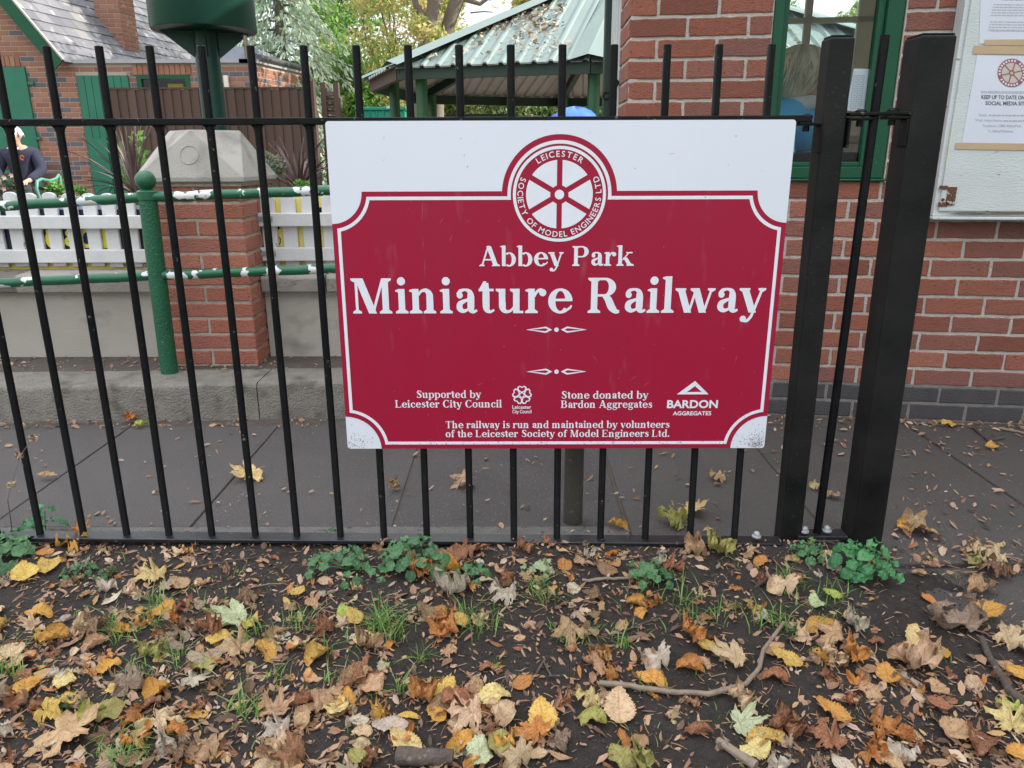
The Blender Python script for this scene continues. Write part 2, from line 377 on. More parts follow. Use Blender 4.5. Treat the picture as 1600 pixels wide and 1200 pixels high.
# emblem
def ring(m, cx, cz, r0, r1, off, a0=0, a1=360, n=72):
    p = [V((cx+r_*math.cos(R(a0+(a1-a0)*k/n)), SY-off, cz+r_*math.sin(R(a0+(a1-a0)*k/n)))) for k in range(n+1) for r_ in (r0, r1)]
    m.add(p, [(2*k, 2*k+1, 2*k+3, 2*k+2) for k in range(n)])
em = MB(); u = px1
ring(em, ex, ez, 66.5*u, 71.2*u, .0013)
for k in range(6):
    a0, a1 = 30+60*k, 90+60*k; off = 4.1*u; pts = []
    r0, r1 = 14*u, 51*u
    d0, d1 = math.degrees(math.asin(off/r1)), math.degrees(math.asin(off/r0))
    for i in range(13): a = R(a0+d0+(a1-a0-2*d0)*i/12); pts.append((ex+r1*math.cos(a), ez+r1*math.sin(a)))
    for i in range(5): a = R(a1-d1-(a1-a0-2*d1)*i/4); pts.append((ex+r0*math.cos(a), ez+r0*math.sin(a)))
    em.poly(onsign(pts, .0013))
ring(em, ex, ez, .0, 7.2*u, .0013, n=28)
em.build('wheel_emblem', sign_ink, sg)
# ---------------------------------------------------------------- lettering: a bold serif alphabet drawn from strokes
ST, HL, SF, OV = .130, .052, .048, .062
def _rect(x0, y0, x1, y1): return ('p', [(x0,y0), (x1,y0), (x1,y1), (x0,y1)])
def _curve(pts):
    """stroke through (x, y, width) points, Catmull-Rom smoothed -> quad strip"""
    P_ = [pts[0]]+list(pts)+[pts[-1]]; c = []
    for i in range(1, len(P_)-2):
        for k in range(7):
            t = k/7; a, b, d, e = P_[i-1], P_[i], P_[i+1], P_[i+2]
            c.append(tuple(.5*((2*b[j])+(-a[j]+d[j])*t+(2*a[j]-5*b[j]+4*d[j]-e[j])*t*t+(-a[j]+3*b[j]-3*d[j]+e[j])*t**3) for j in range(3)))
    c.append(tuple(pts[-1])); l, r_ = [], []
    for i, (x, y, w_) in enumerate(c):
        a, b = c[max(0, i-1)], c[min(len(c)-1, i+1)]; dx, dy = b[0]-a[0], b[1]-a[1]; d = math.hypot(dx, dy) or 1
        l.append((x-dy/d*w_/2, y+dx/d*w_/2)); r_.append((x+dy/d*w_/2, y-dx/d*w_/2))
    return ('s', l, r_)
def _ring(cx, cy, rx, ry, w_, h_, a0=0, a1=360):
    """bowl: stroke w_ thick at the sides and h_ thick at top and bottom"""
    o, i = [], []; n = max(8, int(abs(a1-a0)/9))
    for k in range(n+1):
        a = R(a0+(a1-a0)*k/n); c, s = math.cos(a), math.sin(a)
        o.append((cx+rx*c, cy+ry*s)); i.append((cx+(rx-w_)*c, cy+(ry-h_)*s))
    return ('s', o, i)
def _dot(cx, cy, r_): return ('p', [(cx+r_*math.cos(k*math.pi/8), cy+r_*math.sin(k*math.pi/8)) for k in range(16)])
def _foot(x, y0=0, w_=None, l=True, r_=True, up=1):
    w_ = ST if w_ is None else w_; a = OV if l else 0; b = OV if r_ else 0; k = up
    return ('p', [(x-a, y0), (x+w_+b, y0), (x+w_+b, y0+k*SF*.75), (x+w_+.004, y0+k*SF*1.55), (x-.004, y0+k*SF*1.55), (x-a, y0+k*SF*.75)][::k])
def _stem(x, y0, y1, bot=1, top=0):
    g = [_rect(x, y0, x+ST, y1)]
    if bot: g.append(_foot(x, y0))
    if top == 'B': g.append(_foot(x, y1, up=-1))
    if top == 'L': g.append(('p', [(x-OV, y1-.045), (x+.01, y1-.075), (x+.01, y1), (x-OV*.9, y1-.022)]))
    return g
def _diag(x0, y0, x1, y1, w_): return ('p', [(x0-w_/2, y0), (x0+w_/2, y0), (x1+w_/2, y1), (x1-w_/2, y1)])
X, CP, AS = .485, .695, .72
def glyph(c):
    if c == ' ': return [], .27
    if c == '.': return [_dot(.11, .065, .078)], .22
    if c == 'A': return [_diag(.115, 0, .335, CP, .06), _diag(.355, CP, .60, 0, .165), ('p', [(.275,CP), (.44,CP), (.37,CP+.02), (.33,CP+.02)]), _rect(.17, .20, .52, .252), _foot(.085, 0, .06), _foot(.525, 0, .15)], .745
    if c == 'B': return _stem(.085, 0, CP, 1, 'B')+[_rect(.2, CP-SF, .36, CP), _rect(.2, .345, .38, .395), _rect(.2, 0, .38, SF), _ring(.35, .535, .205, .16, .135, SF, -90, 90), _ring(.375, .198, .235, .198, .15, SF, -90, 90)], .68
    if c == 'C': return [_ring(.375, CP/2, .33, .365, .155, SF, 48, 318), _rect(.565, .47, .60, .70), ('p', [(.60,.62), (.55,.585), (.535,.64), (.57,.665)]), _curve([(.59,.10,.055), (.61,.135,.05), (.635,.2,.035)])], .68
    if c == 'E': return _stem(.085, 0, CP, 1, 'B')+[_rect(.2, CP-SF, .57, CP), _rect(.2, .325, .43, .375), _rect(.2, 0, .59, SF), _rect(.535, CP-.17, .57, CP-.01), _rect(.555, .01, .59, .18), _rect(.40, .25, .435, .45)], .665
    if c == 'L': return _stem(.085, 0, CP, 1, 'B')+[_rect(.2, 0, .56, SF), _rect(.525, .01, .56, .20)], .62
    if c == 'M': return [_rect(.115, 0, .17, CP), _foot(.115, 0, .055), _foot(.10, CP, .12, 1, 0, -1), _diag(.20, CP, .455, 0, .16), _diag(.455, 0, .68, CP, .055), _rect(.655, 0, .655+ST, CP), _foot(.655), _foot(.655, CP, ST, 0, 1, -1)], .905
    if c == 'P': return _stem(.085, 0, CP, 1, 'B')+[_rect(.2, CP-SF, .36, CP), _rect(.2, .30, .36, .30+SF), _ring(.355, .4975, .235, .1975, .15, SF, -90, 90)], .635
    if c == 'R': return _stem(.085, 0, CP, 1, 'B')+[_rect(.2, CP-SF, .36, CP), _rect(.2, .325, .37, .325+SF), _ring(.355, .51, .225, .185, .145, SF, -90, 90), _curve([(.35,.35,.10), (.43,.27,.14), (.50,.12,.15), (.585,.035,.10), (.66,.03,.05)])], .715
    if c == 'S': return [_curve([(.50,.53,.04), (.46,.615,.05), (.36,.668,.055), (.215,.635,.10), (.175,.53,.13), (.26,.42,.15), (.385,.33,.155), (.47,.21,.14), (.43,.08,.10), (.29,.027,.055), (.175,.07,.05), (.12,.18,.04)]), _rect(.485, .48, .515, .69), _rect(.105, .01, .135, .22)], .585
    if c == 'T': return _stem(.26, 0, CP, 1, 0)+[_rect(.05, CP-SF, .61, CP), _rect(.05, CP-.19, .085, CP-.01), _rect(.575, CP-.19, .61, CP-.01)], .66
    if c == 'a': return [_curve([(.10,.365,.10), (.14,.44,.075), (.235,.465,.05), (.32,.43,.09), (.345,.34,.135), (.345,.2,.138), (.35,.08,.13), (.40,.035,.075), (.47,.06,.04)]), _dot(.125, .355, .062), _curve([(.33,.285,.045), (.22,.245,.07), (.13,.19,.11), (.12,.10,.12), (.19,.045,.08), (.29,.08,.045), (.35,.15,.04)])], .485
    if c == 'b': return [_rect(.065, .0, .065+ST, AS)]+_stem(.065, .3, AS, 0, 'L')+[_ring(.315, .235, .235, .252, .145, HL, -125, 128)], .575
    if c == 'c': return [_ring(.275, .24, .24, .25, .145, HL, 42, 315), _dot(.39, .375, .068), _curve([(.40,.075,.05), (.44,.11,.045), (.465,.155,.03)])], .49
    if c == 'd': return [_rect(.365, .0, .365+ST, AS)]+_stem(.365, .3, AS, 0, 'L')+[_ring(.27, .235, .235, .252, .145, HL, 52, 305), _rect(.45, 0, .565, SF)], .585
    if c == 'e': return [_ring(.275, .24, .245, .25, .145, HL, 0, 318), _rect(.13, .235, .515, .285), _curve([(.43,.075,.055), (.475,.11,.045), (.50,.155,.03)])], .535
    if c == 'f': return _stem(.10, 0, .5, 1, 0)+[_rect(.02, X-.05, .34, X), _curve([(.169,.48,.138), (.172,.58,.135), (.225,.68,.08), (.30,.70,.05), (.34,.665,.05)]), _dot(.335, .645, .058)], .365
    if c == 'g': return [_ring(.235, .325, .19, .165, .12, .045), _curve([(.36,.42,.05), (.41,.45,.05), (.46,.455,.06)]), _dot(.47, .44, .045), _curve([(.15,.19,.05), (.095,.13,.07), (.13,.075,.09), (.28,.06,.105), (.41,.03,.11), (.435,-.06,.09), (.36,-.15,.055), (.22,-.175,.045), (.10,-.14,.06), (.075,-.07,.055), (.14,-.005,.045), (.2,.03,.04)])], .525
    if c == 'h': return _stem(.065, 0, AS, 1, 'L')+[_curve([(.19,.36,.04), (.25,.44,.05), (.34,.455,.08), (.405,.39,.125), (.415,.28,.138), (.415,.0,.138)]), _foot(.346)], .605
    if c == 'i': return _stem(.075, 0, X, 1, 'L')+[_dot(.142, .635, .082)], .29
    if c == 'k': return _stem(.065, 0, AS, 1, 'L')+[_diag(.215, .2, .43, X-.02, .055), _diag(.30, .29, .485, .0, .15), _foot(.42, 0, .13), _rect(.33, X-SF, .55, X)], .61
    if c == 'l': return _stem(.075, 0, AS, 1, 'L'), .29
    if c == 'm': return _stem(.065, 0, X, 1, 'L')+sum([[_curve([(x+.125,.36,.04), (x+.18,.44,.05), (x+.26,.455,.08), (x+.325,.39,.125), (x+.335,.28,.138), (x+.335,.0,.138)]), _foot(x+.266)] for x in (.065, .345)], []), .875
    if c == 'n': return _stem(.065, 0, X, 1, 'L')+[_curve([(.19,.36,.04), (.25,.44,.05), (.34,.455,.08), (.405,.39,.125), (.415,.28,.138), (.415,.0,.138)]), _foot(.346)], .605
    if c == 'o': return [_ring(.275, .24, .245, .252, .14, HL)], .55
    if c == 'p': return [_rect(.065, -.2, .065+ST, X), _foot(.065, -.2)]+_stem(.065, .2, X, 0, 'L')+[_ring(.315, .24, .235, .252, .145, HL, -128, 125)], .575
    if c == 'r': return _stem(.065, 0, X, 1, 'L')+[_curve([(.19,.33,.04), (.235,.42,.055), (.30,.455,.07), (.36,.44,.07)]), _dot(.355, .405, .072)], .435
    if c == 's': return [_curve([(.355,.37,.035), (.31,.435,.045), (.22,.462,.05), (.13,.425,.085), (.125,.35,.11), (.22,.275,.125), (.325,.205,.125), (.345,.115,.11), (.285,.045,.065), (.19,.025,.05), (.11,.07,.045), (.07,.135,.035)]), _rect(.345, .33, .37, .48), _rect(.06, .01, .085, .16)], .425
    if c == 't': return [_curve([(.165,.60,.10), (.167,.4,.138), (.167,.16,.138), (.185,.07,.115), (.25,.03,.06), (.33,.065,.04)]), _rect(.02, X-.05, .32, X), ('p', [(.02,X-.02), (.1,X-.02), (.18,.63), (.12,.63)])], .35
    if c == 'u': return [_rect(.075, .12, .075+ST, X), _foot(.075, X, ST, 1, 0, -1), _rect(.36, 0, .36+ST, X), _foot(.36, X, ST, 1, 0, -1), _rect(.45, 0, .565, SF), _curve([(.144,.2,.138), (.155,.09,.12), (.22,.032,.07), (.31,.05,.05), (.38,.13,.04)])], .60
    if c == 'v': return [_diag(.10, X, .275, 0, .15), _diag(.29, 0, .44, X, .05), _foot(.055, X, .09, 1, 1, -1), _foot(.42, X, .03, 1, 1, -1)], .52
    if c == 'w': return [_diag(.10, X, .26, 0, .145), _diag(.28, 0, .41, X, .05), _diag(.40, X, .56, 0, .145), _diag(.58, 0, .72, X, .05), _foot(.055, X, .09, 1, 1, -1), _foot(.355, X, .1, 1, 0, -1), _foot(.70, X, .03, 1, 1, -1)], .795
    if c == 'y': return [_diag(.10, X, .285, 0, .15), _curve([(.45,X,.05), (.30,.02,.055), (.25,-.10,.055), (.18,-.165,.06), (.10,-.15,.06)]), _dot(.105, -.125, .065), _foot(.055, X, .09, 1, 1, -1), _foot(.43, X, .03, 1, 1, -1)], .53
    return [], .3
def serif_line(m, text, place, off0):
    """place(x, y, off) maps letter units to a 3-D point; strokes of a glyph lie a hair above each other"""
    adv = sum(glyph(c)[1] for c in text); pen = 0
    for c in text:
        g, a = glyph(c)
        for k, s_ in enumerate(g):
            off = off0 + k*.00006
            if s_[0] == 'p': m.add([place((pen+x)/adv, y, off) for x, y in s_[1]], [list(range(len(s_[1])))])
            else:
                n = len(s_[1]); m.add([place((pen+x)/adv, y, off) for x, y in s_[1]+s_[2]], [(i, i+1, n+i+1, n+i) for i in range(n-1)])
        pen += a
    return adv
def serif_on_sign(name, text, pL, pR, base, cap):
    a, b = S(pL, base), S(pR, base); h = (S((pL+pR)/2, base-cap).z-S((pL+pR)/2, base).z)/CP
    m = MB(); serif_line(m, text, lambda t, y, off: V((a.x+(b.x-a.x)*t, SY-off, (a.z+b.z)/2+y*h)), .0012)
    return m.build(name, sign_ink, sg)
serif_on_sign('title_lettering', 'Abbey Park', 748, 990, 415.5, 31)
serif_on_sign('title_lettering', 'Miniature Railway', 548, 1194, 489, 55)
serif_on_sign('credit_lettering', 'Supported by', 650, 752, 621.5, 11.5)
serif_on_sign('credit_lettering', 'Leicester City Council', 617.5, 784.5, 636.5, 11.5)
serif_on_sign('credit_lettering', 'Stone donated by', 876, 1013, 622.5, 11.5)
serif_on_sign('credit_lettering', 'Bardon Aggregates', 876, 1019, 637, 11.5)
serif_on_sign('notice_lettering', 'The railway is run and maintained by volunteers', 696, 1046, 668.5, 11)
serif_on_sign('notice_lettering', 'of the Leicester Society of Model Engineers Ltd.', 696, 1046, 682.5, 11)

def font_mesh(text, bold=0.):
    c = bpy.data.curves.new('lettering', 'FONT'); c.body = text; c.size = 1; c.offset = bold; c.resolution_u = 3
    o = bpy.data.objects.new('lettering', c); COL.objects.link(o); bpy.context.view_layer.update()
    me = bpy.data.meshes.new_from_object(o.evaluated_get(bpy.context.evaluated_depsgraph_get()))
    vs = [v.co.copy() for v in me.vertices]; fs = [list(p.vertices) for p in me.polygons]
    bpy.data.objects.remove(o); bpy.data.curves.remove(c); bpy.data.meshes.remove(me)
    return vs, fs
def sans_line(m, text, place, bold=.0):
    """place(t 0..1 along the line, y in cap heights)"""
    vs, fs = font_mesh(text, bold); xs = [v.x for v in vs]; a, b = min(xs), max(xs)
    ch = font_mesh('H', bold)[0]; h = max(v.y for v in ch)
    m.add([place((v.x-a)/(b-a), v.y/h) for v in vs], fs)
def sans_on_sign(name, text, pL, pR, base, cap, bold):
    a, b = S(pL, base), S(pR, base); h = S(pL, base-cap).z-S(pL, base).z; m = MB()
    sans_line(m, text, lambda t, y: V((a.x+(b.x-a.x)*t, SY-.0012, (a.z+b.z)/2+y*h)), bold); return m.build(name, sign_ink, sg)
sans_on_sign('company_lettering', 'BARDON', 1042, 1121, 637, 12, .028)
sans_on_sign('company_lettering', 'AGGREGATES', 1051, 1111, 648.5, 6, .024)
sans_on_sign('council_lettering', 'Leicester', 800.5, 830, 638.5, 5.5, .015)
sans_on_sign('council_lettering', 'City Council', 800.5, 830.5, 645.5, 5.5, .012)
# circular lettering in the emblem, one mesh
m = MB(); chh = max(v.y for v in font_mesh('H', .012)[0])
def round_text(text, a_start, a_end, r_, cap, inward):
    adv = []
    for c in text:
        if c == ' ': adv.append(.34); continue
        xs = [v.x for v in font_mesh(c, .012)[0]]; adv.append(max(xs)-min(xs)+.11)
    tot = sum(adv); pen = 0; sc = cap/chh
    for c, a in zip(text, adv):
        ang = R(a_start+(a_end-a_start)*(pen+a/2)/tot); pen += a
        if c == ' ': continue
        vs, fs = font_mesh(c, .012); xs = [v.x for v in vs]; mid = (max(xs)+min(xs))/2
        er = V((math.cos(ang), 0, math.sin(ang))); et = V((math.sin(ang), 0, -math.cos(ang)))*(1 if not inward else -1)
        up = er if not inward else -er; o = V((ex, SY-.0013, ez))+er*r_
        m.add([o+et*(v.x-mid)*sc+up*v.y*sc for v in vs], fs)
round_text('LEICESTER', 127, 53, 55.5*u, 8.6*u, False)
round_text('SOCIETY OF MODEL ENGINEERS LTD', 155, 387, 64.0*u, 8.6*u, True)
m.build('emblem_lettering', sign_ink, sg)
# ornaments: two hollow darts either side of a dot
for py in (515, 580.5):
    m = MB(); o = S(869.5, py)
    def P2(dx, dy, off=.0012): return V((o.x+dx*u, SY-off, o.z-dy*u))
    for s_ in (-1, 1):
        tip, mid, end, inn = (49, 0), (17, -5.2), (7, 0), (17, 5.2)
        pts = [tip, mid, end, inn]; ins = [(41, 0), (18, -2.4), (13, 0), (18, 2.4)]
        m.add([P2(s_*x, y) for x, y in pts]+[P2(s_*x, y) for x, y in ins], [(k, (k+1) % 4, 4+(k+1) % 4, 4+k) for k in range(4)])
    m.poly([P2(3.7*math.cos(k*.3927), 3.7*math.sin(k*.3927), .0013) for k in range(16)])
    m.build('dart_ornament', sign_ink, sg)
# council flower: five hollow petals round a small ring
m = MB(); fc = S(815.5, 617)
for k in range(5):
    a = R(90+72*k); er = V((math.cos(a), 0, math.sin(a))); et = V((-math.sin(a), 0, math.cos(a)))
    pet = [(3.2, 0), (6, 5), (10, 8), (14, 7.4), (16, 3.6), (14.2, 0), (16, -3.6), (14, -7.4), (10, -8), (6, -5)]
    i_ = [(5.6, 0), (7, 3), (10, 5.4), (12.8, 5.2), (13.9, 3), (12.0, 0), (13.9, -3), (12.8, -5.2), (10, -5.4), (7, -3)]
    m.add([fc+(er*x+et*y)*u+V((0, -.0012-k*.00005, 0)) for x, y in pet+i_], [(j, (j+1) % 10, 10+(j+1) % 10, 10+j) for j in range(10)])
ring(m, fc.x, fc.z, 3.0*u, 4.4*u, .0016, n=20)
m.build('flower_emblem', sign_ink, sg)
m = MB(); b = S(1082, 616)
def T2(px, py): return V((b.x+(px-1082)*u, SY-.0012, b.z-(py-616)*u))
m.poly([T2(1056, 616), T2(1084.5, 593), T2(1090, 598), T2(1072, 612), T2(1072, 616)]); m.poly([T2(1072.2, 611.9), T2(1072.2, 616), T2(1108, 616), T2(1104.5, 611.9)])
m.poly([T2(1085, 593.2), T2(1108, 615.6), T2(1104, 611.7), T2(1096.5, 611.7), T2(1085.5, 602), T2(1090.2, 598.2)])
m.build('triangle_emblem', sign_ink, sg)
# splashed dirt along the foot of the board, scuffs on the face
m = MB(); random.seed(4)
for k in range(520):
    r_ = random.random()
    if r_ < .40: x, z = xr-abs(random.gauss(0, .030))-.004, zbt+abs(random.gauss(0, .022))+.003
    elif r_ < .56: x, z = xl+abs(random.gauss(0, .032))+.004, zbt+abs(random.gauss(0, .022))+.003
    elif r_ < .82: x, z = rnd(xl+.08, xr-.08), zbt+.012+abs(random.gauss(0, .006))
    else: x, z = rnd(xl+.02, xr-.02), rnd(zbt+.02, ztp-.02)
    s_ = rnd(.0005, .0016); a = rnd(0, 3)
    m.add([V((x+s_*math.cos(a+q*1.257)*rnd(.5,1.3), SY-.00165, z+s_*math.sin(a+q*1.257)*rnd(.5,1.3))) for q in range(5)], [(0,1,2,3,4)])
o = m.build('dirt_flecks', mat('splashed_dirt', (.20,.17,.14), .9), sg); o['kind'] = 'stuff'
m = MB()
for px, py, ln, an in ((690, 345, 12, 60), (780, 345, 9, 50), (705, 372, 16, 65), (1100, 640, 12, 150), (990, 590, 20, 35), (1010, 600, 16, 40), (930, 560, 18, 130), (750, 600, 14, 20), (1150, 560, 16, 80), (660, 330, 30, 86), (664, 420, 40, 88), (661, 380, 24, 87), (600, 250, 5, 70), (600, 215, 6, 75), (1050, 240, 8, 5)):
    p = S(px, py); d = V((math.cos(R(an)), 0, math.sin(R(an))))*ln*u*.5; n_ = V((-d.z, 0, d.x)).normalized()*u*.28
    m.add([p-d+V((0,-.0016,0)), p+n_+V((0,-.0016,0)), p+d+V((0,-.0016,0)), p-n_+V((0,-.0016,0))], [(0,1,2,3)])
o = m.build('scratches', mat('scuffed_paint', (.36,.13,.16), .6), sg); o['kind'] = 'stuff'
# fixings and the round steel post behind it
for px in (640, 800, 960, 1125):
    p = S(px, 193); m = MB(); m.box(p.x-.02, p.x+.02, -.0195, -.0165, p.z-.03, p.z+.004); m.build('fixing_clip', black, sg)
old_post = mat('mossy_steel', (.060,.052,.040), .7, (.035,.040,.028), .6, 25, .4, 120, spots=(.12,.075,.05), sscale=45, sthr=.60, ssoft=.1)
pp = atz(895, 814, GZ); t = thing('bollard_post', (pp.x, pp.y, GZ), 'short round olive brown steel post standing behind the sign', 'post')
m = MB(); m.tube([(pp.x, pp.y, GZ-.05), (pp.x, pp.y, .83)], .029, 24); m.build('shaft', old_post, t, smooth=True)
m = MB(); m.lathe((pp.x, pp.y, .83), [(.031, -.02), (.031, 0), (.022, .016), (0, .022)], 20); m.build('cap', old_post, t, smooth=True)
# ---------------------------------------------------------------- the brick kiosk
KO = V((2.25, 1.191, 0)); th = math.atan2(.119, .909)
E1 = V((math.cos(th), -math.sin(th), 0)); KN = V((-math.sin(th), -math.cos(th), 0)); ZZ = V((0, 0, 1))
def K(px, py, off=0.): p = atp(px, py, KO+KN*off, KN); return (p-KO).dot(E1), p.z
def KP(u_, z, off=0.): return KO+E1*u_+ZZ*z+KN*off
def brickwork(m, O, e1, n, u0, u1, z0, rows, ph, holes=(), pitch=.0748, L=.2245, j=.0128, kind=None, rough=True, stag=.5):
    """separate bricks, each a block with an uneven face, laid in a running bond on the plane O, e1, z, normal n"""
    for r_ in range(rows):
        za, zb_ = z0+r_*pitch+j/2, z0+(r_+1)*pitch-j/2
        s = ph + (stag*L if r_ % 2 else 0); k = math.floor((u0-s)/L)-1
        while s+k*L < u1:
            a, b = max(u0, s+k*L+j/2), min(u1, s+(k+1)*L-j/2); k += 1
            if b-a < .02: continue
            segs = [(a, b, za, zb_)]
            for h0, h1, hz0, hz1 in holes:
                ns = []
                for (p, q, y0, y1) in segs:
                    if q <= h0 or p >= h1 or y1 <= hz0 or y0 >= hz1: ns.append((p, q, y0, y1)); continue
                    if p < h0-.015: ns.append((p, h0-.004, y0, y1))
                    if q > h1+.015: ns.append((h1+.004, q, y0, y1))
                    if y0 < hz0-.02: ns.append((max(p, h0), min(q, h1), y0, hz0-.004))
                segs = ns
            for p, q, y0, y1 in segs:
                m.cur = kind(r_) if kind else 0; m.t = random.random(); nn = max(1, int((q-p)/.028)) if rough else 1; mm = 3 if rough else 1
                jt = .0016 if rough else 0
                per = [(p+(q-p)*i/nn, y0) for i in range(nn)]+[(q, y0+(y1-y0)*i/mm) for i in range(mm)]+[(q-(q-p)*i/nn, y1) for i in range(nn)]+[(p, y1-(y1-y0)*i/mm) for i in range(mm)]
                per = [(x+rnd(-jt, jt), z+rnd(-jt, jt)) for x, z in per]; pr = rnd(-.0012, .0015); c = ((p+q)/2, (y0+y1)/2); N_ = len(per)
                f0 = [O+e1*x+ZZ*z+n*-.012 for x, z in per]
                f1 = [O+e1*x+ZZ*z+n*(pr-.0022) for x, z in per]
                f2 = [O+e1*(c[0]+(x-c[0])*(1-.0035/max(.02, abs(q-p)/2)))+ZZ*(c[1]+(z-c[1])*(1-.0033/max(.012, abs(y1-y0)/2)))+n*(pr+rnd(-.0004,.0004)) for x, z in per]
                m.add(f0+f1+f2, [(i, (i+1) % N_, N_+(i+1) % N_, N_+i) for i in range(N_)]+[(N_+i, N_+(i+1) % N_, 2*N_+(i+1) % N_, 2*N_+i) for i in range(N_)]+[list(range(2*N_, 3*N_))])
ucL = K(981, 100)[0]; UR = 4.6  # unseen right end extended so the kiosk shades the ground
wl, wr = K(1203, 95)[0], K(1400, 145)[0]; zs = K(1300, 284)[1]; wt = 2.15
zr0 = K(1430, 603)[1]; PIT = .0748; zg = zr0-2*PIT
kiosk = thing('ticket_kiosk', KP(1.2, GZ), 'red brick kiosk with a green framed window and blue brick base', 'kiosk')
m = MB(); nrow = 34
ph = K(1428, 585)[0]
nb_ = int((zs-zr0)/PIT)+1
hole = [(wl, wr, zs, wt)]
brickwork(m, KO, E1, KN, wl+.01, UR, zg, nrow, ph+.5*.2245*0, hole, kind=lambda r_: 1 if r_ < 2 else 0)
brickwork(m, KO, E1, KN, ucL, wl+.01, zg, nrow, ucL-.005, hole, kind=lambda r_: 1 if r_ < 2 else 0)
A = KP(ucL, 0); SD = V((0.02, 1, 0)).normalized(); SN = V((-1, 0.02, 0)).normalized()
brickwork(m, A, SD, SN, .0, .30, zg, nrow, -.107, (), kind=lambda r_: 1 if r_ < 2 else 0)
m.cur = 2
rec = .0055; ztopk = zg+nrow*PIT
def core(u0, u1, z0, z1): m.obox(KP(u0, z0, -.12), E1*(u1-u0), KN*(.12-rec), ZZ*(z1-z0))
core(ucL+.006, wl, zg-.1, ztopk); core(wl, wr, zg-.1, zs); core(wr, UR, zg-.1, ztopk); core(wl, wr, wt, ztopk)
m.obox(A+SN*-rec+ZZ*(zg-.1), SD*.30, -SN*.10, ZZ*(ztopk-zg+.1))
m.cur = 3; m.obox(KP(ucL+.004, zg-.1, -.02), E1*(UR-ucL), KN*(.02-rec+.0016), ZZ*(.1+2*PIT+.004)); m.cur = 2
# rear and end walls; unseen openings enlarged to brighten the room
B = A+SD*.62; Cc = B+V((.62, 2.35, 0)); D = KP(UR, 0)+V((.3, 3.0, 0))
def wallseg(p, q, z0, z1, t=.1): d = (q-p).normalized(); n_ = V((-d.y, d.x, 0)); m.obox(V((p.x, p.y, z0)), q-p, n_*t, ZZ*(z1-z0))
cb, cdr = at(1185, 120, Cc.y), at(1445, 120, Cc.y)
wallseg(B, Cc, zg-.1, ztopk, -.1)
bz0 = at(1300, 226, Cc.y).z; bd = (D-Cc).normalized()
def onback(px): p = at(px, 120, Cc.y); return Cc+bd*((p.x-Cc.x)/bd.x)
bl, br_ = onback(1150), D-bd*.15
wallseg(Cc, bl, zg-.1, ztopk); wallseg(br_, D, zg-.1, ztopk); wallseg(bl, br_, zg-.1, bz0); wallseg(bl, br_, bz0+1.62, ztopk)
wallseg(KP(UR, 0), D, zg-.1, bz0); wallseg(KP(UR, 0), D, bz0+1.62, ztopk)  # unglazed gap in the unseen end wall, added to let light in
m.build('wall', [brick_n, blue_n, mortar, mort_d], kiosk)
cream = mat('cream_paint', (.66,.62,.54), .6, (.58,.545,.47), .6, 8)
slate_k = mat('kiosk_tiles', (.10,.09,.09), .8, (.16,.13,.12), .6, 12, 1, 60)
m = MB(); zf = zg+.02
m.add([A+SD*.2+ZZ*zf, KP(UR-.1, zf, -.1), D+ZZ*zf, Cc+ZZ*zf, B+ZZ*zf], [(0,1,2,3,4)]); m.build('floor', cream, kiosk); m = MB(); m.obox(KP(ucL+.12, zf, -.125), E1*(wl-ucL-.13), KN*.004, ZZ*2.3); m.obox(KP(wr+.01, zf, -.125), E1*(UR-wr-.1), KN*.004, ZZ*2.3); m.obox(KP(wl, zf, -.125), E1*(wr-wl), KN*.004, ZZ*(zs-zf-.01)); m.build('inner_lining', cream, kiosk)  # pale lining added inside the front wall to lift the light within
m = MB(); ov = .28
r = [KP(ucL-ov, ztopk, ov), KP(UR+ov, ztopk, ov), D+V((ov, ov, ztopk)), V((Cc.x-ov-.5, Cc.y+ov, ztopk))]
rd0, rd1 = (r[0]+r[3])/2+V((.9, 0, 1.05)), (r[1]+r[2])/2+V((-.9, 0, 1.05))  # unseen ridge raised to lengthen the kiosk's shade
m.add(r+[rd0, rd1], [(0,1,5,4), (1,2,5), (2,3,4,5), (3,0,4)]); m.add([p-ZZ*.09 for p in r]+r, [(3,2,1,0), (0,1,5,4), (1,2,6,5), (2,3,7,6), (3,0,4,7)]); m.build('roof', slate_k, kiosk)
green = mat('green_gloss', (.006,.058,.028), .42, (.010,.080,.038), .7, 7, .25, 90, spec=.25, spots=(.05,.14,.09), sscale=55, sthr=.70)
green_dk = mat('dark_green_paint', (.006,.022,.015), .5, (.012,.035,.022), .6, 12)
m_gl = bpy.data.materials.new('window_glass'); m_gl.use_nodes = True; n_ = m_gl.node_tree; n_.nodes.remove(n_.nodes['Principled BSDF'])
tr_ = n_.nodes.new('ShaderNodeBsdfTransparent'); gl_ = n_.nodes.new('ShaderNodeBsdfGlossy'); gl_.inputs['Roughness'].default_value = .03
fr_ = n_.nodes.new('ShaderNodeFresnel'); fr_.inputs['IOR'].default_value = 1.22; mxs = n_.nodes.new('ShaderNodeMixShader'); tr_.inputs['Color'].default_value = (.95, .975, .965, 1)
n_.links.new(fr_.outputs[0], mxs.inputs[0]); n_.links.new(tr_.outputs[0], mxs.inputs[1]); n_.links.new(gl_.outputs[0], mxs.inputs[2]); n_.links.new(mxs.outputs[0], n_.nodes['Material Output'].inputs['Surface'])
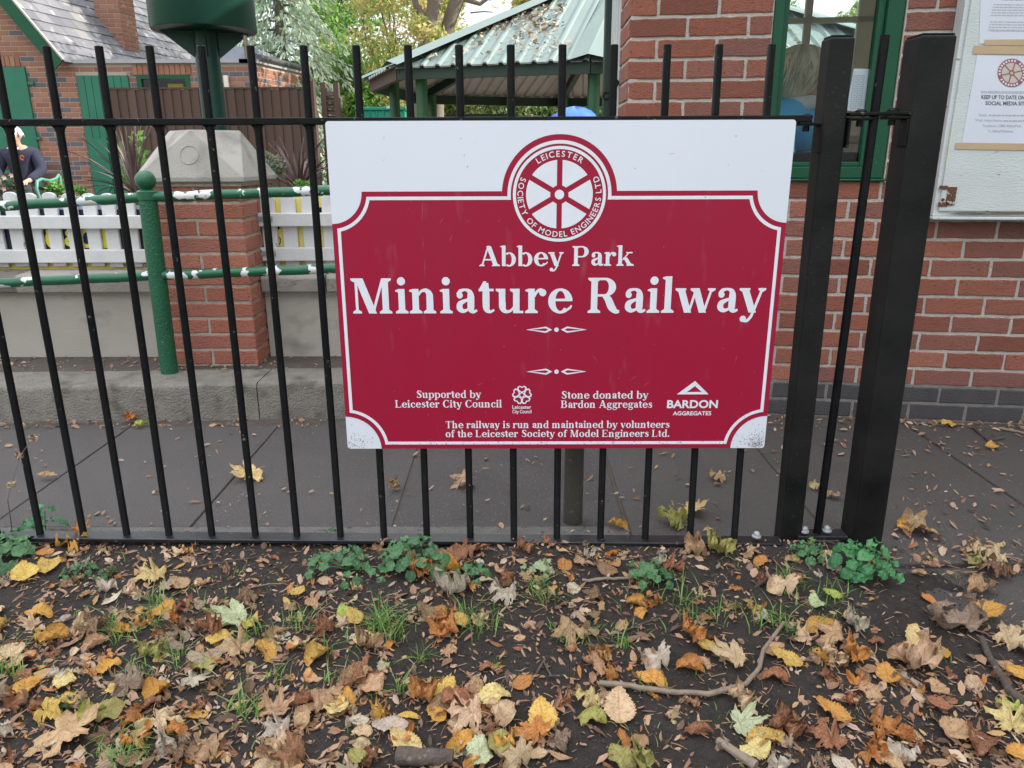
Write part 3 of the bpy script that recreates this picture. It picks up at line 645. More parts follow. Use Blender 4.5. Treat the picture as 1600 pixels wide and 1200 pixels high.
# front window: frame in two steps, sill, pane
m = MB()
def kb(u0, u1, z0, z1, d0, d1): m.obox(KP(u0, z0, d0), E1*(u1-u0), KN*(d1-d0), ZZ*(z1-z0))
fz0 = zs+.012
kb(wl+.002, wl+.042, fz0, wt, -.10, -.012); kb(wr-.062, wr-.002, fz0, wt, -.10, -.012); kb(wl+.042, wr-.062, wt-.05, wt, -.10, -.012); kb(wl+.042, wr-.062, fz0, fz0+.045, -.10, -.02)
win = m.build('window_frame', green, kiosk, bevel=.004)
m = MB(); kb(wl+.0425, wl+.062, fz0+.0455, wt-.051, -.085, -.035); kb(wr-.088, wr-.0625, fz0+.0455, wt-.051, -.085, -.035); kb(wl+.062, wr-.088, fz0+.0455, fz0+.062, -.085, -.035)
m.build('casement', green, win, bevel=.003)
m = MB(); kb(wl-.004, wr+.004, zs+.002, fz0-.0005, -.09, .016); m.build('sill', green, win, bevel=.004)
m = MB(); kb(wl+.055, wr-.08, fz0+.055, wt-.051, -.064, -.060); m.build('pane', m_gl, win)
m = MB(); kb(wl+.0625, wr-.0885, fz0+.0625, fz0+.098, -.12, -.068); m.build('rubber_strip', black, win, bevel=.004)
# rear window, cream, seen through the front one
m = MB(); bn = V((-bd.y, bd.x, 0)); zr1 = bz0+1.62
def bb(px0, px1, z0, z1, t=.05):
    p, q = onback(px0), onback(px1); m.obox(V((p.x, p.y, z0))+bn*.02, q-p, bn*t, ZZ*(z1-z0))
def bz(py): return at(1300, py, Cc.y).z
for a, b in ((1151, 1160), (1240, 1250), (1316, 1350), (1420, 1428)): bb(a, b, bz0, zr1)
for pz in (36, -60, 130): bb(1160, 1420, bz(pz)-.018, bz(pz)+.018, .035)
bb(1150, 1480, bz0+.001, bz0+.06, .08); m.build('rear_window', cream, kiosk)
m = MB(); p, q = onback(1160), br_; m.obox(V((p.x, p.y, bz0+.06))+bn*.055, q-p, bn*.004, ZZ*1.55); m.build('rear_pane', m_gl, kiosk)
# white ribbed shutter and green post on the return wall
white_w = mat('white_paint', (.60,.61,.61), .5, (.50,.51,.50), .6, 14, .3, 70, spots=(.34,.31,.26), sscale=32, sthr=.68, ssoft=.05)
m = MB()
for k in range(9):
    a = A+SD*(.305+k*.034)+ZZ*zg; m.obox(a, SD*.031, SN*(.012 if k % 2 else .004)+SN*-.0, ZZ*2.4)
m.obox(A+SD*.302-SN*.05+ZZ*zg, SD*.31, SN*.05, ZZ*2.4); m.build('shutter', white_w, kiosk)
m = MB(); a = A+SD*.63+SN*.0+ZZ*zg; m.obox(a, SD*.07, SN*.035, ZZ*2.4); gp = m.build('door_post', green_dk, kiosk, bevel=.004)
for px, py in ((965, 130), (937, 150)):
    tt = .28 if px > 950 else .63
    c = A+SD*tt+SN*.02; c.z = at(px, py, c.y).z; m = MB(); m.lathe(c, [(.012,-.004), (.019,-.004), (.019,.004), (.012,.004), (.012,-.004)], 18, axis=SD); m.build('staple', black, kiosk)
# price list on the glass
paper = mat('paper', (.63,.66,.74), .7, (.58,.61,.69), .6, 5)
ink = mat('print_ink', (.10,.10,.12), .8); ink_soft = mat('faint_print', (.40,.41,.45), .8)
def KQ(px, py, off): p = atp(px, py, KO+KN*off, KN); return p
def sheet(name, corners, off, thick=.0008):
    m = MB(); m.prism([KQ(x, y, off) for x, y in corners], KN*-thick); return m
pl = thing('price_list', KQ(1345, 140, -.066), 'white printed price list taped inside the kiosk window', 'notice')
sheet('paper', [(1334, 107), (1372, 108), (1366, 173), (1322, 173)], -.0665).build('paper', paper, pl)
m = MB(); o_ = -.0655
def kline(x0, y0, x1, y1, w_=.6):
    m.poly([KQ(x0, y0-w_, o_), KQ(x1, y1-w_, o_), KQ(x1, y1+w_, o_), KQ(x0, y0+w_, o_)])
for k in range(8): y = 118+k*6.8; kline(1334.5-k*.75, y, 1350.5-k*.75, y, .45); 
for dx in (0, 8, 16): m.poly([KQ(1334+dx, 117, o_), KQ(1334.8+dx, 117, o_), KQ(1329+dx, 170, o_), KQ(1328.2+dx, 170, o_)])
for k in range(8):
    y = 121.5+k*6.8
    for dx in (2.5, 10.5): kline(1333.5-k*.75+dx, y, 1338-k*.75+dx, y, .8)
m.build('print_table', ink_soft, pl)
# ---------------------------------------------------------------- notice board on the wall
OB = .085
nbd = thing('notice_board', KQ(1600, 180, 0), 'weathered white painted wooden notice board with peeling paint and rusty hinge', 'notice board')
flake = mat('flaking_white', (.56,.60,.60), .55, (.49,.52,.51), .7, 5, .5, 80, spots=(.24,.20,.15), sscale=19, sthr=.70, ssoft=.03, stretch=(1,1,2.6))
(u0, zt_), (u1, zb2) = K(1513, 0, OB), K(1456, 343, OB); ul = (u0+u1)/2; UW = ul+.95
m = MB(); m.obox(KP(ul, zb2+.012, .001), E1*(UW-ul), KN*(OB-.012), ZZ*1.35); m.build('case', flake, nbd, bevel=.003)
m = MB(); m.obox(KP(ul+.016, zb2+.03, OB-.0105), E1*(UW-ul-.03), KN*.0105, ZZ*1.3); m.build('door_panel', flake, nbd, bevel=.004)
m = MB(); m.obox(KP(ul-.004, zb2, .001), E1*(UW-ul+.01), KN*(OB+.004), ZZ*.0115); m.build('bottom_lip', flake, nbd, bevel=.003)
rust = mat('rusty_iron', (.16,.06,.028), .85, (.07,.035,.022), .5, 60, .8, 150, spots=(.42,.40,.36), sscale=60, sthr=.60)
m = MB()
for a, b, c_, d in ((1481,292,1491,321), (1468,290,1480,296), (1466,316,1480,323)):
    p = KQ(a, b, OB+.0005); q = KQ(c_, d, OB+.0005); uu = sorted(((p-KO).dot(E1), (q-KO).dot(E1))); m.obox(KP(uu[0], q.z, OB+.0004), E1*(uu[1]-uu[0]), KN*.003, ZZ*(p.z-q.z))
m.lathe(KQ(1473, 312, OB), [(.0, .004), (.006, .004), (.006, 0)], 12, axis=KN); m.build('hinge', rust, nbd, bevel=.001)
wood_raw = mat('bare_timber', (.22,.17,.12), .9, (.09,.07,.05), .5, 30, .6, 80)
m = MB(); rag = [(1478, 338.5), (1510, 335.5), (1540, 336.5), (1575, 334.5), (1640, 335), (1640, 339.5), (1590, 338.8), (1540, 340), (1500, 339.5)]; m.poly([KQ(x, y-4, OB+.0008) for x, y in rag]); m.build('split_timber', wood_raw, nbd)
m = MB(); m.poly([KQ(x, y, OB+.0008) for x, y in ((1489, 190), (1491.5, 190), (1480, 262), (1477.5, 262))]); m.build('tape_mark', mat('old_glue', (.62,.58,.46), .7), nbd)
tape = mat('brown_tape', (.50,.36,.22), .45, (.44,.31,.18), .6, 20)
def notice(corners, label, loc):
    t = thing('notice_paper', KQ(*loc, OB), label, 'notice'); sheet('paper', corners, OB+.0020).build('paper', paper, t); return t
n1 = notice([(1537, -150), (1760, -150), (1752, 72), (1530, 68)], 'white typed notice at the top of the notice board', (1600, 0))
m = MB(); o_ = OB+.0026
random.seed(3)
def dashes(x0, x1, y, w_, sl=0.):
    x = x0
    while x < x1:
        q = min(x1, x+rnd(3, 9)); kline(x, y+(x-x0)*sl, q-1.2, y+(q-x0)*sl, w_); x = q
for k in range(9): dashes(1552-k*1.0, 1700, 7+k*4.2+(6 if k > 4 else 0)-.0, .75, .012)
kline(1547, 48.5, 1700, 50, .3)
m.build('print_lines', ink_soft, n1)
m = MB(); o_ = OB+.0026; dashes(1565, 1660, -1, 1.1); m.build('print_heading', ink, n1)
n2 = notice([(1527, 86), (1740, 92), (1722, 226), (1503, 223)], 'white notice with a red wheel emblem asking visitors to keep up to date', (1600, 150))
tpm = thing('tape_strip', KQ(1560, 74, OB+.003), 'pair of brown tape strips between the two white notices', 'tape')
m = MB()
m.prism([KQ(x, y, OB+.0034) for x, y in ((1522, 71), (1740, 74), (1738, 87), (1520, 84))], KN*-.0004); m.build('lower_strip', tape, tpm)
m = MB(); m.prism([KQ(x, y, OB+.0040) for x, y in ((1539, 62), (1740, 60), (1740, 73), (1538, 70.5))], KN*-.0004); m.build('upper_strip', tape, tpm)
t3 = thing('tape_strip', KQ(1560, 230, OB), 'single brown tape strip along the bottom of the lower notice', 'tape'); m = MB()
m.prism([KQ(x, y, OB+.0034) for x, y in ((1494, 223), (1730, 226), (1728, 237), (1492, 233))], KN*-.0004); m.build('strip', tape, t3)
red_ink = mat('red_print', (.30,.10,.11), .8); tan_ink = mat('tan_print', (.50,.47,.42), .8)
m = MB(); cx, cy, rr = 1581, 114, 22.5
def KR(r0, r1, a0, a1, off, n=24): 
    pts = [(cx+r_*math.cos(R(a0+(a1-a0)*k/n))-(cy-cy), cy-r_*math.sin(R(a0+(a1-a0)*k/n))) for k in range(n+1) for r_ in (r0, r1)]
    m.add([KQ(x, y, off) for x, y in pts], [(2*k, 2*k+1, 2*k+3, 2*k+2) for k in range(n)])
KR(15.8, rr, 0, 360, OB+.0026, 40); KR(2.4, 4.6, 0, 360, OB+.0032)
for k in range(6):
    a = R(12+60*k); c_, s_ = math.cos(a), math.sin(a)
    m.poly([KQ(cx+c_*r_-s_*w_, cy-s_*r_-c_*w_, OB+.0030) for r_, w_ in ((4, -.9), (16, -.9), (16, .9), (4, .9))])
m.build('wheel_emblem', red_ink, n2)
m = MB(); KR(.0, 15.8, 0, 360, OB+.0024, 40); m.build('emblem_ground', tan_ink, n2)
m = MB()
for k in range(26):
    if k in (4, 14, 22): continue
    KR(17.4, 20.8, 13.8*k+2, 13.8*k+10, OB+.0031, 2)
m.build('emblem_print', paper, n2)
def ktext(text, x0, x1, y, cap, bold, mm_):
    def place(t, yy): return KQ(x0+(x1-x0)*t, y-yy*cap+(x1-x0)*t*.012, OB+.0027)
    sans_line(mm_, text, place, bold)
m = MB(); ktext('KEEP UP TO DATE ON OUR', 1533.5, 1618, 154.5, 6, .02, m); ktext('SOCIAL MEDIA SITES', 1540, 1608, 164, 6, .02, m); m.build('print_heading', ink, n2)
m = MB(); o_ = OB+.0027
dashes(1533, 1660, 143, 1.0, .01); kline(1533, 145.2, 1650, 146.2, .35)
ktext('Email:', 1530, 1542, 181.5, 4, .004, m); dashes(1545, 1640, 180.2, 1.1, .006)
ktext('Web: https://www.', 1524, 1567, 189.5, 4, .004, m); dashes(1568, 1640, 188.8, 1.1, .006)
ktext('Facebook: LSME AbbeyPark', 1536, 1596, 198, 4, .004, m); ktext('X: AbbeyPkRailway', 1544, 1584, 206.5, 4, .004, m)
m.build('print_lines', ink_soft, n2)
# ---------------------------------------------------------------- brick pillar with the stone cap
PY = 1.45; pl0, pl1 = at(247, 445, PY).x, at(391, 445, PY).x; pw = pl1-pl0
zc = at(300, 290, PY).z
pil = thing('gate_pillar', (pl0+pw/2, PY+pw/2, ZK), 'red brick gate pillar with a pyramid shaped grey stone cap', 'pillar')
brick_p = mat('pillar_brick', (.2,.05,.03), .86, attr='tone', acols=[(.31,.108,.070), (.39,.138,.088), (.43,.16,.105), (.35,.13,.092), (.46,.175,.118)], bump=2.2, bscale=110, stretch=(1,1,2.4), spots=(.19,.07,.046), sscale=70, sthr=.57, ssoft=.16)
mort2 = mat('pillar_mortar', (.52,.44,.36), .95, (.33,.28,.23), .6, 30, 1.4, 150)
m = MB(); nr_ = int(round((zc-ZK)/.0748)); PI_ = (zc-ZK)/nr_
brickwork(m, V((pl0, PY, 0)), V((1,0,0)), V((0,-1,0)), 0, pw, ZK, nr_, 0, pitch=PI_, L=pw/2, j=.013)
brickwork(m, V((pl1, PY, 0)), V((0,1,0)), V((1,0,0)), 0, pw, ZK, nr_, pw/4, pitch=PI_, L=pw/2, j=.013)
brickwork(m, V((pl0, PY+pw, 0)), V((0,-1,0)), V((-1,0,0)), 0, pw, ZK, nr_, pw/4, pitch=PI_, L=pw/2, j=.013)
m.cur = 1; m.box(pl0+.0055, pl1-.0055, PY+.0055, PY+pw-.0055, ZK-.1, zc); m.box(pl0-.006, pl1+.006, PY-.006, PY+pw+.006, zc-.003, zc+.014); m.build('shaft', [brick_p, mort2], pil)
stone = mat('cap_stone', (.36,.34,.30), .9, (.29,.275,.245), .7, 5, .9, 170, spots=(.17,.16,.14), sscale=5.5, sthr=.50, ssoft=.2)
m = MB(); o = .028; b0, b1, y0, y1 = pl0-o, pl1+o, PY-o, PY+pw+o; zb_, zm = zc+.014, zc+.034; zt_ = at(330, 203, PY+.1).z
cx_, cy_ = (b0+b1)/2, (y0+y1)/2; hd = .158
bt_ = [V((b0,y0,zb_)), V((b1,y0,zb_)), V((b1,y1,zb_)), V((b0,y1,zb_))]; md = [V((p.x,p.y,zm)) for p in bt_]
tp = [V((cx_, cy_-hd, zt_)), V((cx_+hd, cy_, zt_)), V((cx_, cy_+hd, zt_)), V((cx_-hd, cy_, zt_))]
m.add(bt_+md+tp, [(3,2,1,0), (0,1,5,4), (1,2,6,5), (2,3,7,6), (3,0,4,7), (4,5,8), (5,6,9), (6,7,10), (7,4,11), (8,5,9), (9,6,10), (10,7,11), (11,4,8), (8,9,10,11)])
m.build('cap', stone, pil, bevel=.005)
m = MB(); fa = md[0]; nrm = (md[1]-md[0]).cross(tp[0]-md[0]).normalized(); tt_ = (tp[0]-(md[0]+md[1])/2)
cc = (md[0]+md[1])/2+tt_*.47; ux = V((1,0,0)); uy = tt_.normalized(); n_o = -nrm if nrm.y > 0 else nrm
for k in range(48):
    a0, a1 = R(k*7.5), R(k*7.5+7.5); q = lambda r_, a, h: cc+ux*r_*math.cos(a)+uy*r_*math.sin(a)+n_o*h
    m.add([q(.0365,a0,.0003), q(.0365,a1,.0003), q(.038,a1,.0026), q(.038,a0,.0026), q(.041,a1,.0026), q(.041,a0,.0026), q(.0425,a1,.0003), q(.0425,a0,.0003)], [(0,1,2,3), (3,2,4,5), (5,4,6,7)])
m.build('cap_roundel', stone, pil)

# ---------------------------------------------------------------- low rendered walls with copings
render_m = mat('lime_render', (.33,.30,.255), .9, (.44,.41,.36), .8, 3.2, .7, 90, spots=(.15,.13,.105), sscale=4, sthr=.57, ssoft=.2, stretch=(1,1,1.5))
cope_m = mat('coping_stone', (.23,.21,.18), .9, (.32,.295,.26), .7, 8, 1.2, 110, spots=(.10,.10,.075), sscale=12, sthr=.6, ssoft=.1)
WY = 1.62; zw = at(120, 430, WY-.05).z; zwl = at(120, 458, WY-.045).z
def lowwall(x0, x1, label, joints):
    t = thing('low_wall', ((x0+x1)/2, WY+.1, ZK), label, 'wall'); m = MB(); m.box(x0, x1, WY, WY+.2, ZK-.15, zwl); m.build('rendered_face', render_m, t, bevel=.004)
    e = [x0]+joints+[x1]
    for a, b in zip(e[:-1], e[1:]):
        m = MB(); pr = [(-.045, zwl+.001), (-.05, zw-.018), (-.035, zw-.003), (.10, zw+.004), (.25, zw-.01), (.25, zwl+.001)]; a_, b_ = a+.003, b-.003
        m.prism([V((a_, WY+y, z)) for y, z in pr], (b_-a_, 0, 0)); m.build('coping', cope_m, t, bevel=.006)
lowwall(-4.5, pl0-.002, 'low grey rendered wall with stone coping left of the brick pillar', [at(35, 440, WY).x, -2.3, -3.3])
lowwall(pl1+.002, 1.40, 'low grey rendered wall with stone coping right of the brick pillar', [at(512, 440, WY).x, .9])

# ---------------------------------------------------------------- white picket fence and gate
picket_m = mat('white_picket', (.66,.66,.655), .6, (.53,.525,.51), .6, 9, .5, 60, spots=(.25,.23,.19), sscale=28, sthr=.68, ssoft=.05, stretch=(1,1,.5))
FY = 1.74
def picket(parent, x, w_, z0, z1, y=FY):
    m = MB(); pts = [V((x-w_/2, y, z0)), V((x+w_/2, y, z0))]+[V((x+w_/2*math.cos(R(a)), y, z1-w_*.32+w_*.32*math.sin(R(a)))) for a in range(0, 181, 15)]
    m.prism(pts, (0, .018, 0)); m.build('picket', picket_m, parent, bevel=.0025, bseg=1)
pf = thing('picket_fence', (at(100, 360, FY).x, FY, zw), 'white picket fence with rounded tops standing on the low wall', 'fence')
pxs = [19.5, 52, 81, 111, 142, 172, 202]; dxp = (at(202, 340, FY).x-at(19.5, 340, FY).x)/6; x00 = at(19.5, 340, FY).x
zp1, zp0 = at(110, 301, FY).z, at(110, 417, FY).z
for k in range(-9, 7): picket(pf, x00+dxp*k+rnd(-.003,.003), .0635, zp0+rnd(-.003,.003), zp1+rnd(-.006,.005))
for ya, yb in ((337, 357.5), (390, 410.5)):
    z1, z0 = at(110, ya, FY-.02).z, at(110, yb, FY-.02).z; m = MB(); m.box(x00-dxp*9.5, pl0-.004, FY-.030, FY-.001, z0, z1); m.build('rail', picket_m, pf, bevel=.004)
gt = thing('picket_gate', (at(460, 360, FY).x, FY, zw), 'white picket gate hung from the brick pillar beside the sign', 'gate')
gx = at(422, 370, FY-.06).x; dg = dxp*1.03
zq1, zq0 = at(450, 303, FY).z, at(450, 416, FY).z
for k in range(0, 9): picket(gt, gx+dg*(k), .068, zq0, zq1, FY-.06)
for ya, yb in ((333, 354), (387, 408)):
    z1, z0 = at(450, ya, FY-.09).z, at(450, yb, FY-.09).z; m = MB(); m.box(gx-.075, gx+dg*8.5, FY-.092, FY-.061, z0, z1); m.build('rail', picket_m, gt, bevel=.004)
    zm_ = (z0+z1)/2+.005; m = MB(); m.bar((pl1+.004, FY-.115, zm_-.012), (gx-.06, FY-.097, zm_), .004, .022); m.bar((gx-.06, FY-.0955, zm_), (gx+.03, FY-.0955, zm_), .004, .022)
    m.lathe((gx-.06, FY-.099, zm_-.013), [(0,0), (.007,0), (.007,.026), (0,.026)], 10)
    for xx in (gx-.03, gx+.0, gx+.022): m.lathe((xx, FY-.0975, zm_), [(.005,0), (.004,.003), (0,.004)], 8, axis=(0,-1,0))
    m.build('hinge', galv, gt)
# banners behind the pickets
navy = mat('banner_navy', (.012,.016,.045), .55); yel = mat('banner_yellow', (.78,.70,.05), .5, (.82,.74,.08), .6, 4); yel2 = mat('banner_pale_yellow', (.80,.66,.18), .5, (.72,.58,.15), .6, 8); lblue = mat('banner_blue', (.36,.40,.58), .5)
BY = FY+.0225
def bq(m, x0, y0, x1, y1, off): p, q = at(x0, y0, BY), at(x1, y1, BY); m.box(p.x, q.x, BY-off, BY-off+.0008, q.z, p.z)
bn_ = thing('banner', (at(110, 370, BY).x, BY, zw), 'navy and yellow printed banner hung behind the white picket fence', 'banner')
m = MB(); m.box(x00-dxp*9, pl0-.01, BY, BY+.002, at(110, 412, BY).z, at(110, 321, BY).z); m.build('cloth', navy, bn_)
m = MB(); bq(m, 90, 321, 222, 327, .0012); m.build('top_band', lblue, bn_)
m = MB(); bq(m, -420, 412, 228, 427.5, .0014); m.build('foot_band', yel2, bn_)
m = MB()
def B2(x, y, off=.0022): p = at(x, y, BY); return V((p.x, BY-off, p.z))
def bring(cx, cy, rx, ry, w_, a0=0, a1=360):
    pts = [B2(cx+(rx-d)*math.cos(R(a0+(a1-a0)*k/28)), cy-(ry-d)*math.sin(R(a0+(a1-a0)*k/28))) for k in range(29) for d in (0, w_)]
    m.add(pts, [(2*k, 2*k+1, 2*k+3, 2*k+2) for k in range(28)])
bring(84, 372, 13, 16, 6.5, 20, 300); m.poly([B2(72, 358, .0026), B2(94, 372, .0026), B2(94, 377, .0026), B2(72, 364, .0026)])
bring(113, 364, 11, 7.5, 5.8); bring(113, 377, 12.5, 8.5, 6.2); bring(136, 372, 12, 15.5, 6); m.poly([B2(159, 357), B2(170, 357), B2(172, 388), B2(162, 388)]); m.poly([B2(222, 357), B2(231, 357), B2(234, 390), B2(226, 390)])
m.build('lettering', yel, bn_)
b2 = thing('banner', (at(470, 370, BY).x, BY, zw), 'yellow banner with black marks behind the white picket gate', 'banner')
m = MB(); p, q = at(412, 306, BY), at(600, 419, BY); m.box(p.x, q.x, BY-.062, BY-.060, q.z, p.z); m.build('cloth', yel2, b2)
m = MB(); BY0 = BY; BY = BY-.0635; bring(436, 376, 3.2, 6, 1.3); m.poly([B2(430, 352), B2(437, 352), B2(437, 358), B2(430, 358)]); m.poly([B2(460, 352), B2(464, 352), B2(464, 358), B2(460, 358)]); m.poly([B2(496, 324), B2(503, 324), B2(503, 333), B2(496, 333)]); m.build('lettering', black, b2); BY = BY0

# ---------------------------------------------------------------- green tubular handrail
rail_g = mat('peeling_green', (.008,.085,.036), .32, (.012,.11,.05), .6, 9, .35, 70, spots=(.62,.64,.62), sscale=11, sthr=.572, ssoft=.012, stretch=(1,1.2,1.2))
post_g = mat('pitted_green', (.006,.075,.034), .34, (.009,.105,.046), .7, 6, 1.0, 130, spots=(.30,.36,.33), sscale=95, sthr=.72, ssoft=.02)
hp = atz(265, 583, ZK); HY = hp.y
hr = thing('handrail', (hp.x, HY, ZK), 'green painted tubular handrail with peeling paint and a ball topped post', 'handrail')
tpz = at(232, 306, HY); zball = at(229, 282, HY).z
m = MB(); ptx = at(231, 310, HY).x; zt_ = at(231, 296, HY).z
m.tube([(hp.x, HY, ZK-.05), (hp.x*.5+ptx*.5, HY, (ZK+zt_)/2), (ptx, HY, zt_-.012)], .0365, 28); m.build('post', post_g, hr, smooth=True)
m = MB(); m.lathe((ptx, HY, zt_-.012), [(.037,-.03), (.0405,-.028), (.0405,.004), (.037,.008), (.022,.012), (.018,.02), (.018,.03)], 28); m.build('collar', rail_g, hr, smooth=True)
m = MB(); m.ball((ptx, HY, zball), .0405, n=28, m=18); m.build('ball_finial', post_g, hr, smooth=True)
for (a, b) in (((0, 322), (228, 308.5)), ((228, 308.5), (513, 297.5)), ((0, 442), (248, 430.5)), ((248, 430.5), (521, 419.5))):
    p, q = at(*a, HY-.004), at(*b, HY+.01); d = (q-p); p = p-d*(1.2 if a[0] == 0 else 0); q = q+d*(.9 if a[0] > 0 else 0); k = 24
    m = MB(); m.tube([p+(q-p)*i/k+V((0, 0, .0012*math.sin(i*1.7))) for i in range(k+1)], .0205, 18); m.build('rail', rail_g, hr, smooth=True)
# ---------------------------------------------------------------- the water tank on its post
random.seed(21)
TY = 2.6; tk_m = mat('tank_green', (.005,.036,.025), .38, (.006,.044,.031), .7, 4, .2, 30, spec=.3)
tb = at(333, 190, TY); tc_ = at(320, 52, TY); tr_ = 72/1190*(TY+1.9)
tank = thing('water_tank', (tb.x, TY, .42), 'dark green cylindrical water tank raised on a round post behind the brick pillar', 'tank')
m = MB(); zb0 = tc_.z+.005; m.lathe((tc_.x, TY, zb0), [(0,.0), (tr_*.9,0), (tr_*.985,.004), (tr_,.012), (tr_,1.0), (tr_*.97,1.02), (0,1.05)], 64); m.build('drum', tk_m, tank, smooth=True)
zf_ = at(326, 92, TY).z; ps = at(331, 150, TY).x
m = MB(); m.tube([(ps, TY, .3), (ps, TY, zb0+.01)], .064, 32); m.build('post', tk_m, tank, smooth=True)
m = MB()
for a in (20, 110, 200, 290):
    d = V((math.cos(R(a)), math.sin(R(a)), 0)); s_ = V((-d.y, d.x, 0))*.006; p = V((ps, TY, 0))+d*.06
    m.prism([p+ZZ*zf_, p+ZZ*(zb0-.001)-s_*0, p+d*.17+ZZ*(zb0-.001), p+d*.13+ZZ*(zb0-.03)], s_)
m.build('gusset', tk_m, tank)
m = MB(); q = at(383, 62, TY-.1); m.tube([q+ZZ*.02, q-ZZ*.03, q-ZZ*.09], .010, 12); m.tube([q-ZZ*.015, q-ZZ*.03], .014, 12); m.build('drain_tap', mat('aged_brass', (.25,.19,.14), .5, metal=.4), tank, smooth=True)

# ---------------------------------------------------------------- station house
HYF = 11.0; PF = .12
def H(px, py, Y=HYF): return at(px, py, Y)
RD = V((.18, 1, 0)).normalized()
brick_s = mat('station_brick', (.2,.08,.05), .9, attr='tone', acols=[(.20,.090,.058), (.27,.125,.080), (.24,.105,.066), (.30,.150,.10)], bump=.8, bscale=60)
brick_b = mat('station_blue_brick', (.075,.075,.088), .85, (.115,.11,.12), .7, 9); mort_s = mat('station_mortar', (.36,.30,.25), .95)
stn = thing('station_house', (H(150, 240).x, HYF, PF), 'red and blue brick station house with a slate roof and green bargeboard', 'house')
xl_, xc = H(-420, 110).x, H(398, 110).x; zcop = H(200, 99).z
m = MB(); ub = -xl_
def hole(px0, px1, py0, py1): return (H(px0, py0).x-xl_, H(px1, py0).x-xl_, H(px0, py1).z, H(px0, py0).z)
zd = PF
door_h = (H(120, 130).x-xl_, H(199, 130).x-xl_, zd, H(150, 118).z); win_h = (H(213, 120).x-xl_, H(296, 120).x-xl_, H(220, 190).z, H(220, 117).z); sh_h = (H(-150, 120).x-xl_, H(38, 110).x-xl_, zd, H(20, 105).z)
hs = [door_h, win_h, sh_h]; NR = int((zcop-PF)/.075)
bl_rows = int((H(100, 108).z-PF)/.075)
def knd(r_): return 1 if (r_ < bl_rows and random.random() < .46) else 0
brickwork(m, V((xl_, HYF, 0)), V((1,0,0)), V((0,-1,0)), 0, xc-xl_, PF, NR, 0, hs, kind=knd, rough=False, j=.012)
ve0, ve1 = H(105, 95, HYF), H(20, -6, HYF); sl = (ve1.z-ve0.z)/(ve1.x-ve0.x)
apx = -.9+H(-60, 0).x; gap_z = ve0.z+sl*(apx-ve0.x); lx_ = 2*apx-ve0.x
# gable bricks clipped row by row
r_ = NR
while True:
    z = PF+r_*.075
    if z > gap_z-.1: break
    xr_ = ve0.x+(z-ve0.z)/sl-.05; xlft = max(xl_, 2*apx-xr_)
    if xr_-xlft > .2: brickwork(m, V((xl_, HYF, 0)), V((1,0,0)), V((0,-1,0)), xlft-xl_, min(xr_, xc)-xl_, z, 1, (.11 if r_ % 2 else 0), kind=lambda q: 1 if random.random() < .06 else 0, rough=False, j=.012, pitch=.075)
    r_ += 1
# soldier courses
for px0, px1, pt_, pb_ in ((206, 300, 101, 116.5), (-150, 33, 89, 104)):
    a, b = H(px0, pt_), H(px1, pb_); n = int((b.x-a.x)/.078)
    for k in range(n): m.cur = 0; m.t = random.random(); x = a.x+(b.x-a.x)*k/n; m.box(x+.005, x+.073, HYF-.014, HYF+.01, b.z, a.z)
sc = V((xc, HYF, 0)); sl_len = 2.2
brickwork(m, sc, RD, V((RD.y, -RD.x, 0)), 0, sl_len, PF, NR, .1, (), kind=lambda q: 1 if random.random() < .12 else 0, rough=False, j=.012)
m.cur = 2; rc_ = .006
def sbox(u0, u1, z0, z1): m.box(xl_+u0, xl_+u1, HYF+rc_, HYF+.2, z0, z1)
def solidwall(holes, u0, u1, z0, z1):
    hh = sorted(holes); e = u0
    for a, b, za, zb__ in hh:
        if a > e: sbox(e, a, z0, z1)
        aa, bb_ = max(a, u0), min(b, u1)
        if zb__ < z1: sbox(aa, bb_, zb__, z1)
        if za > z0+.01: sbox(aa, bb_, z0, za)
        e = b
    sbox(e, u1, z0, z1)
solidwall(hs, 0, xc-xl_-.01, PF-.2, zcop)
m.prism([V((ve0.x-.05, HYF+rc_, zcop+.001)), V((apx, HYF+rc_, gap_z-.06)), V((max(xl_, lx_), HYF+rc_, zcop+.001))], (0, .19, 0))
nn = V((RD.y, -RD.x, 0)); m.obox(sc-nn*.2+ZZ*(PF-.2), RD*sl_len, nn*(.2-rc_), ZZ*(zcop-PF+.2))
m.build('wall', [brick_s, brick_b, mort_s], stn)
# roof slopes: separate slates in courses
slate = mat('slate', (.13,.13,.145), .55, attr='tone', acols=[(.072,.074,.086), (.108,.11,.124), (.14,.14,.152), (.09,.094,.108), (.185,.18,.172)], col2=None, bump=.5, bscale=40, spots=(.33,.33,.31), sscale=7, sthr=.62, ssoft=.12)
m = MB(); P0 = V((ve0.x+.05, HYF-.22, ve0.z-.02)); vv = V((apx-ve0.x, 0, gap_z-ve0.z)); LV = vv.length; vd = vv.normalized(); nrm = RD.cross(vd)
nrm = nrm if nrm.z > 0 else -nrm; Lr = 5.3
rows = int(LV/.19)
for i in range(rows):
    for k in range(-1, int(Lr/.27)+1):
        a = k*.27+(.135 if i % 2 else 0)+rnd(-.004,.004); b = a+.266; a, b = max(0, a), min(Lr, b)
        if b-a < .03: continue
        m.t = random.random(); lift = rnd(0, .004); q = P0+vd*(i*.19-.03+rnd(-.006,.006))+nrm*(.016+lift)
        m.add([q+RD*a, q+RD*b, q+RD*b+vd*.235-nrm*.014, q+RD*a+vd*.235-nrm*.014, q+RD*a-nrm*.008, q+RD*b-nrm*.008], [(0,1,2,3), (4,5,1,0)])
m.t = .3; m.obox(P0-nrm*.05, RD*Lr, vd*LV, nrm*.05)
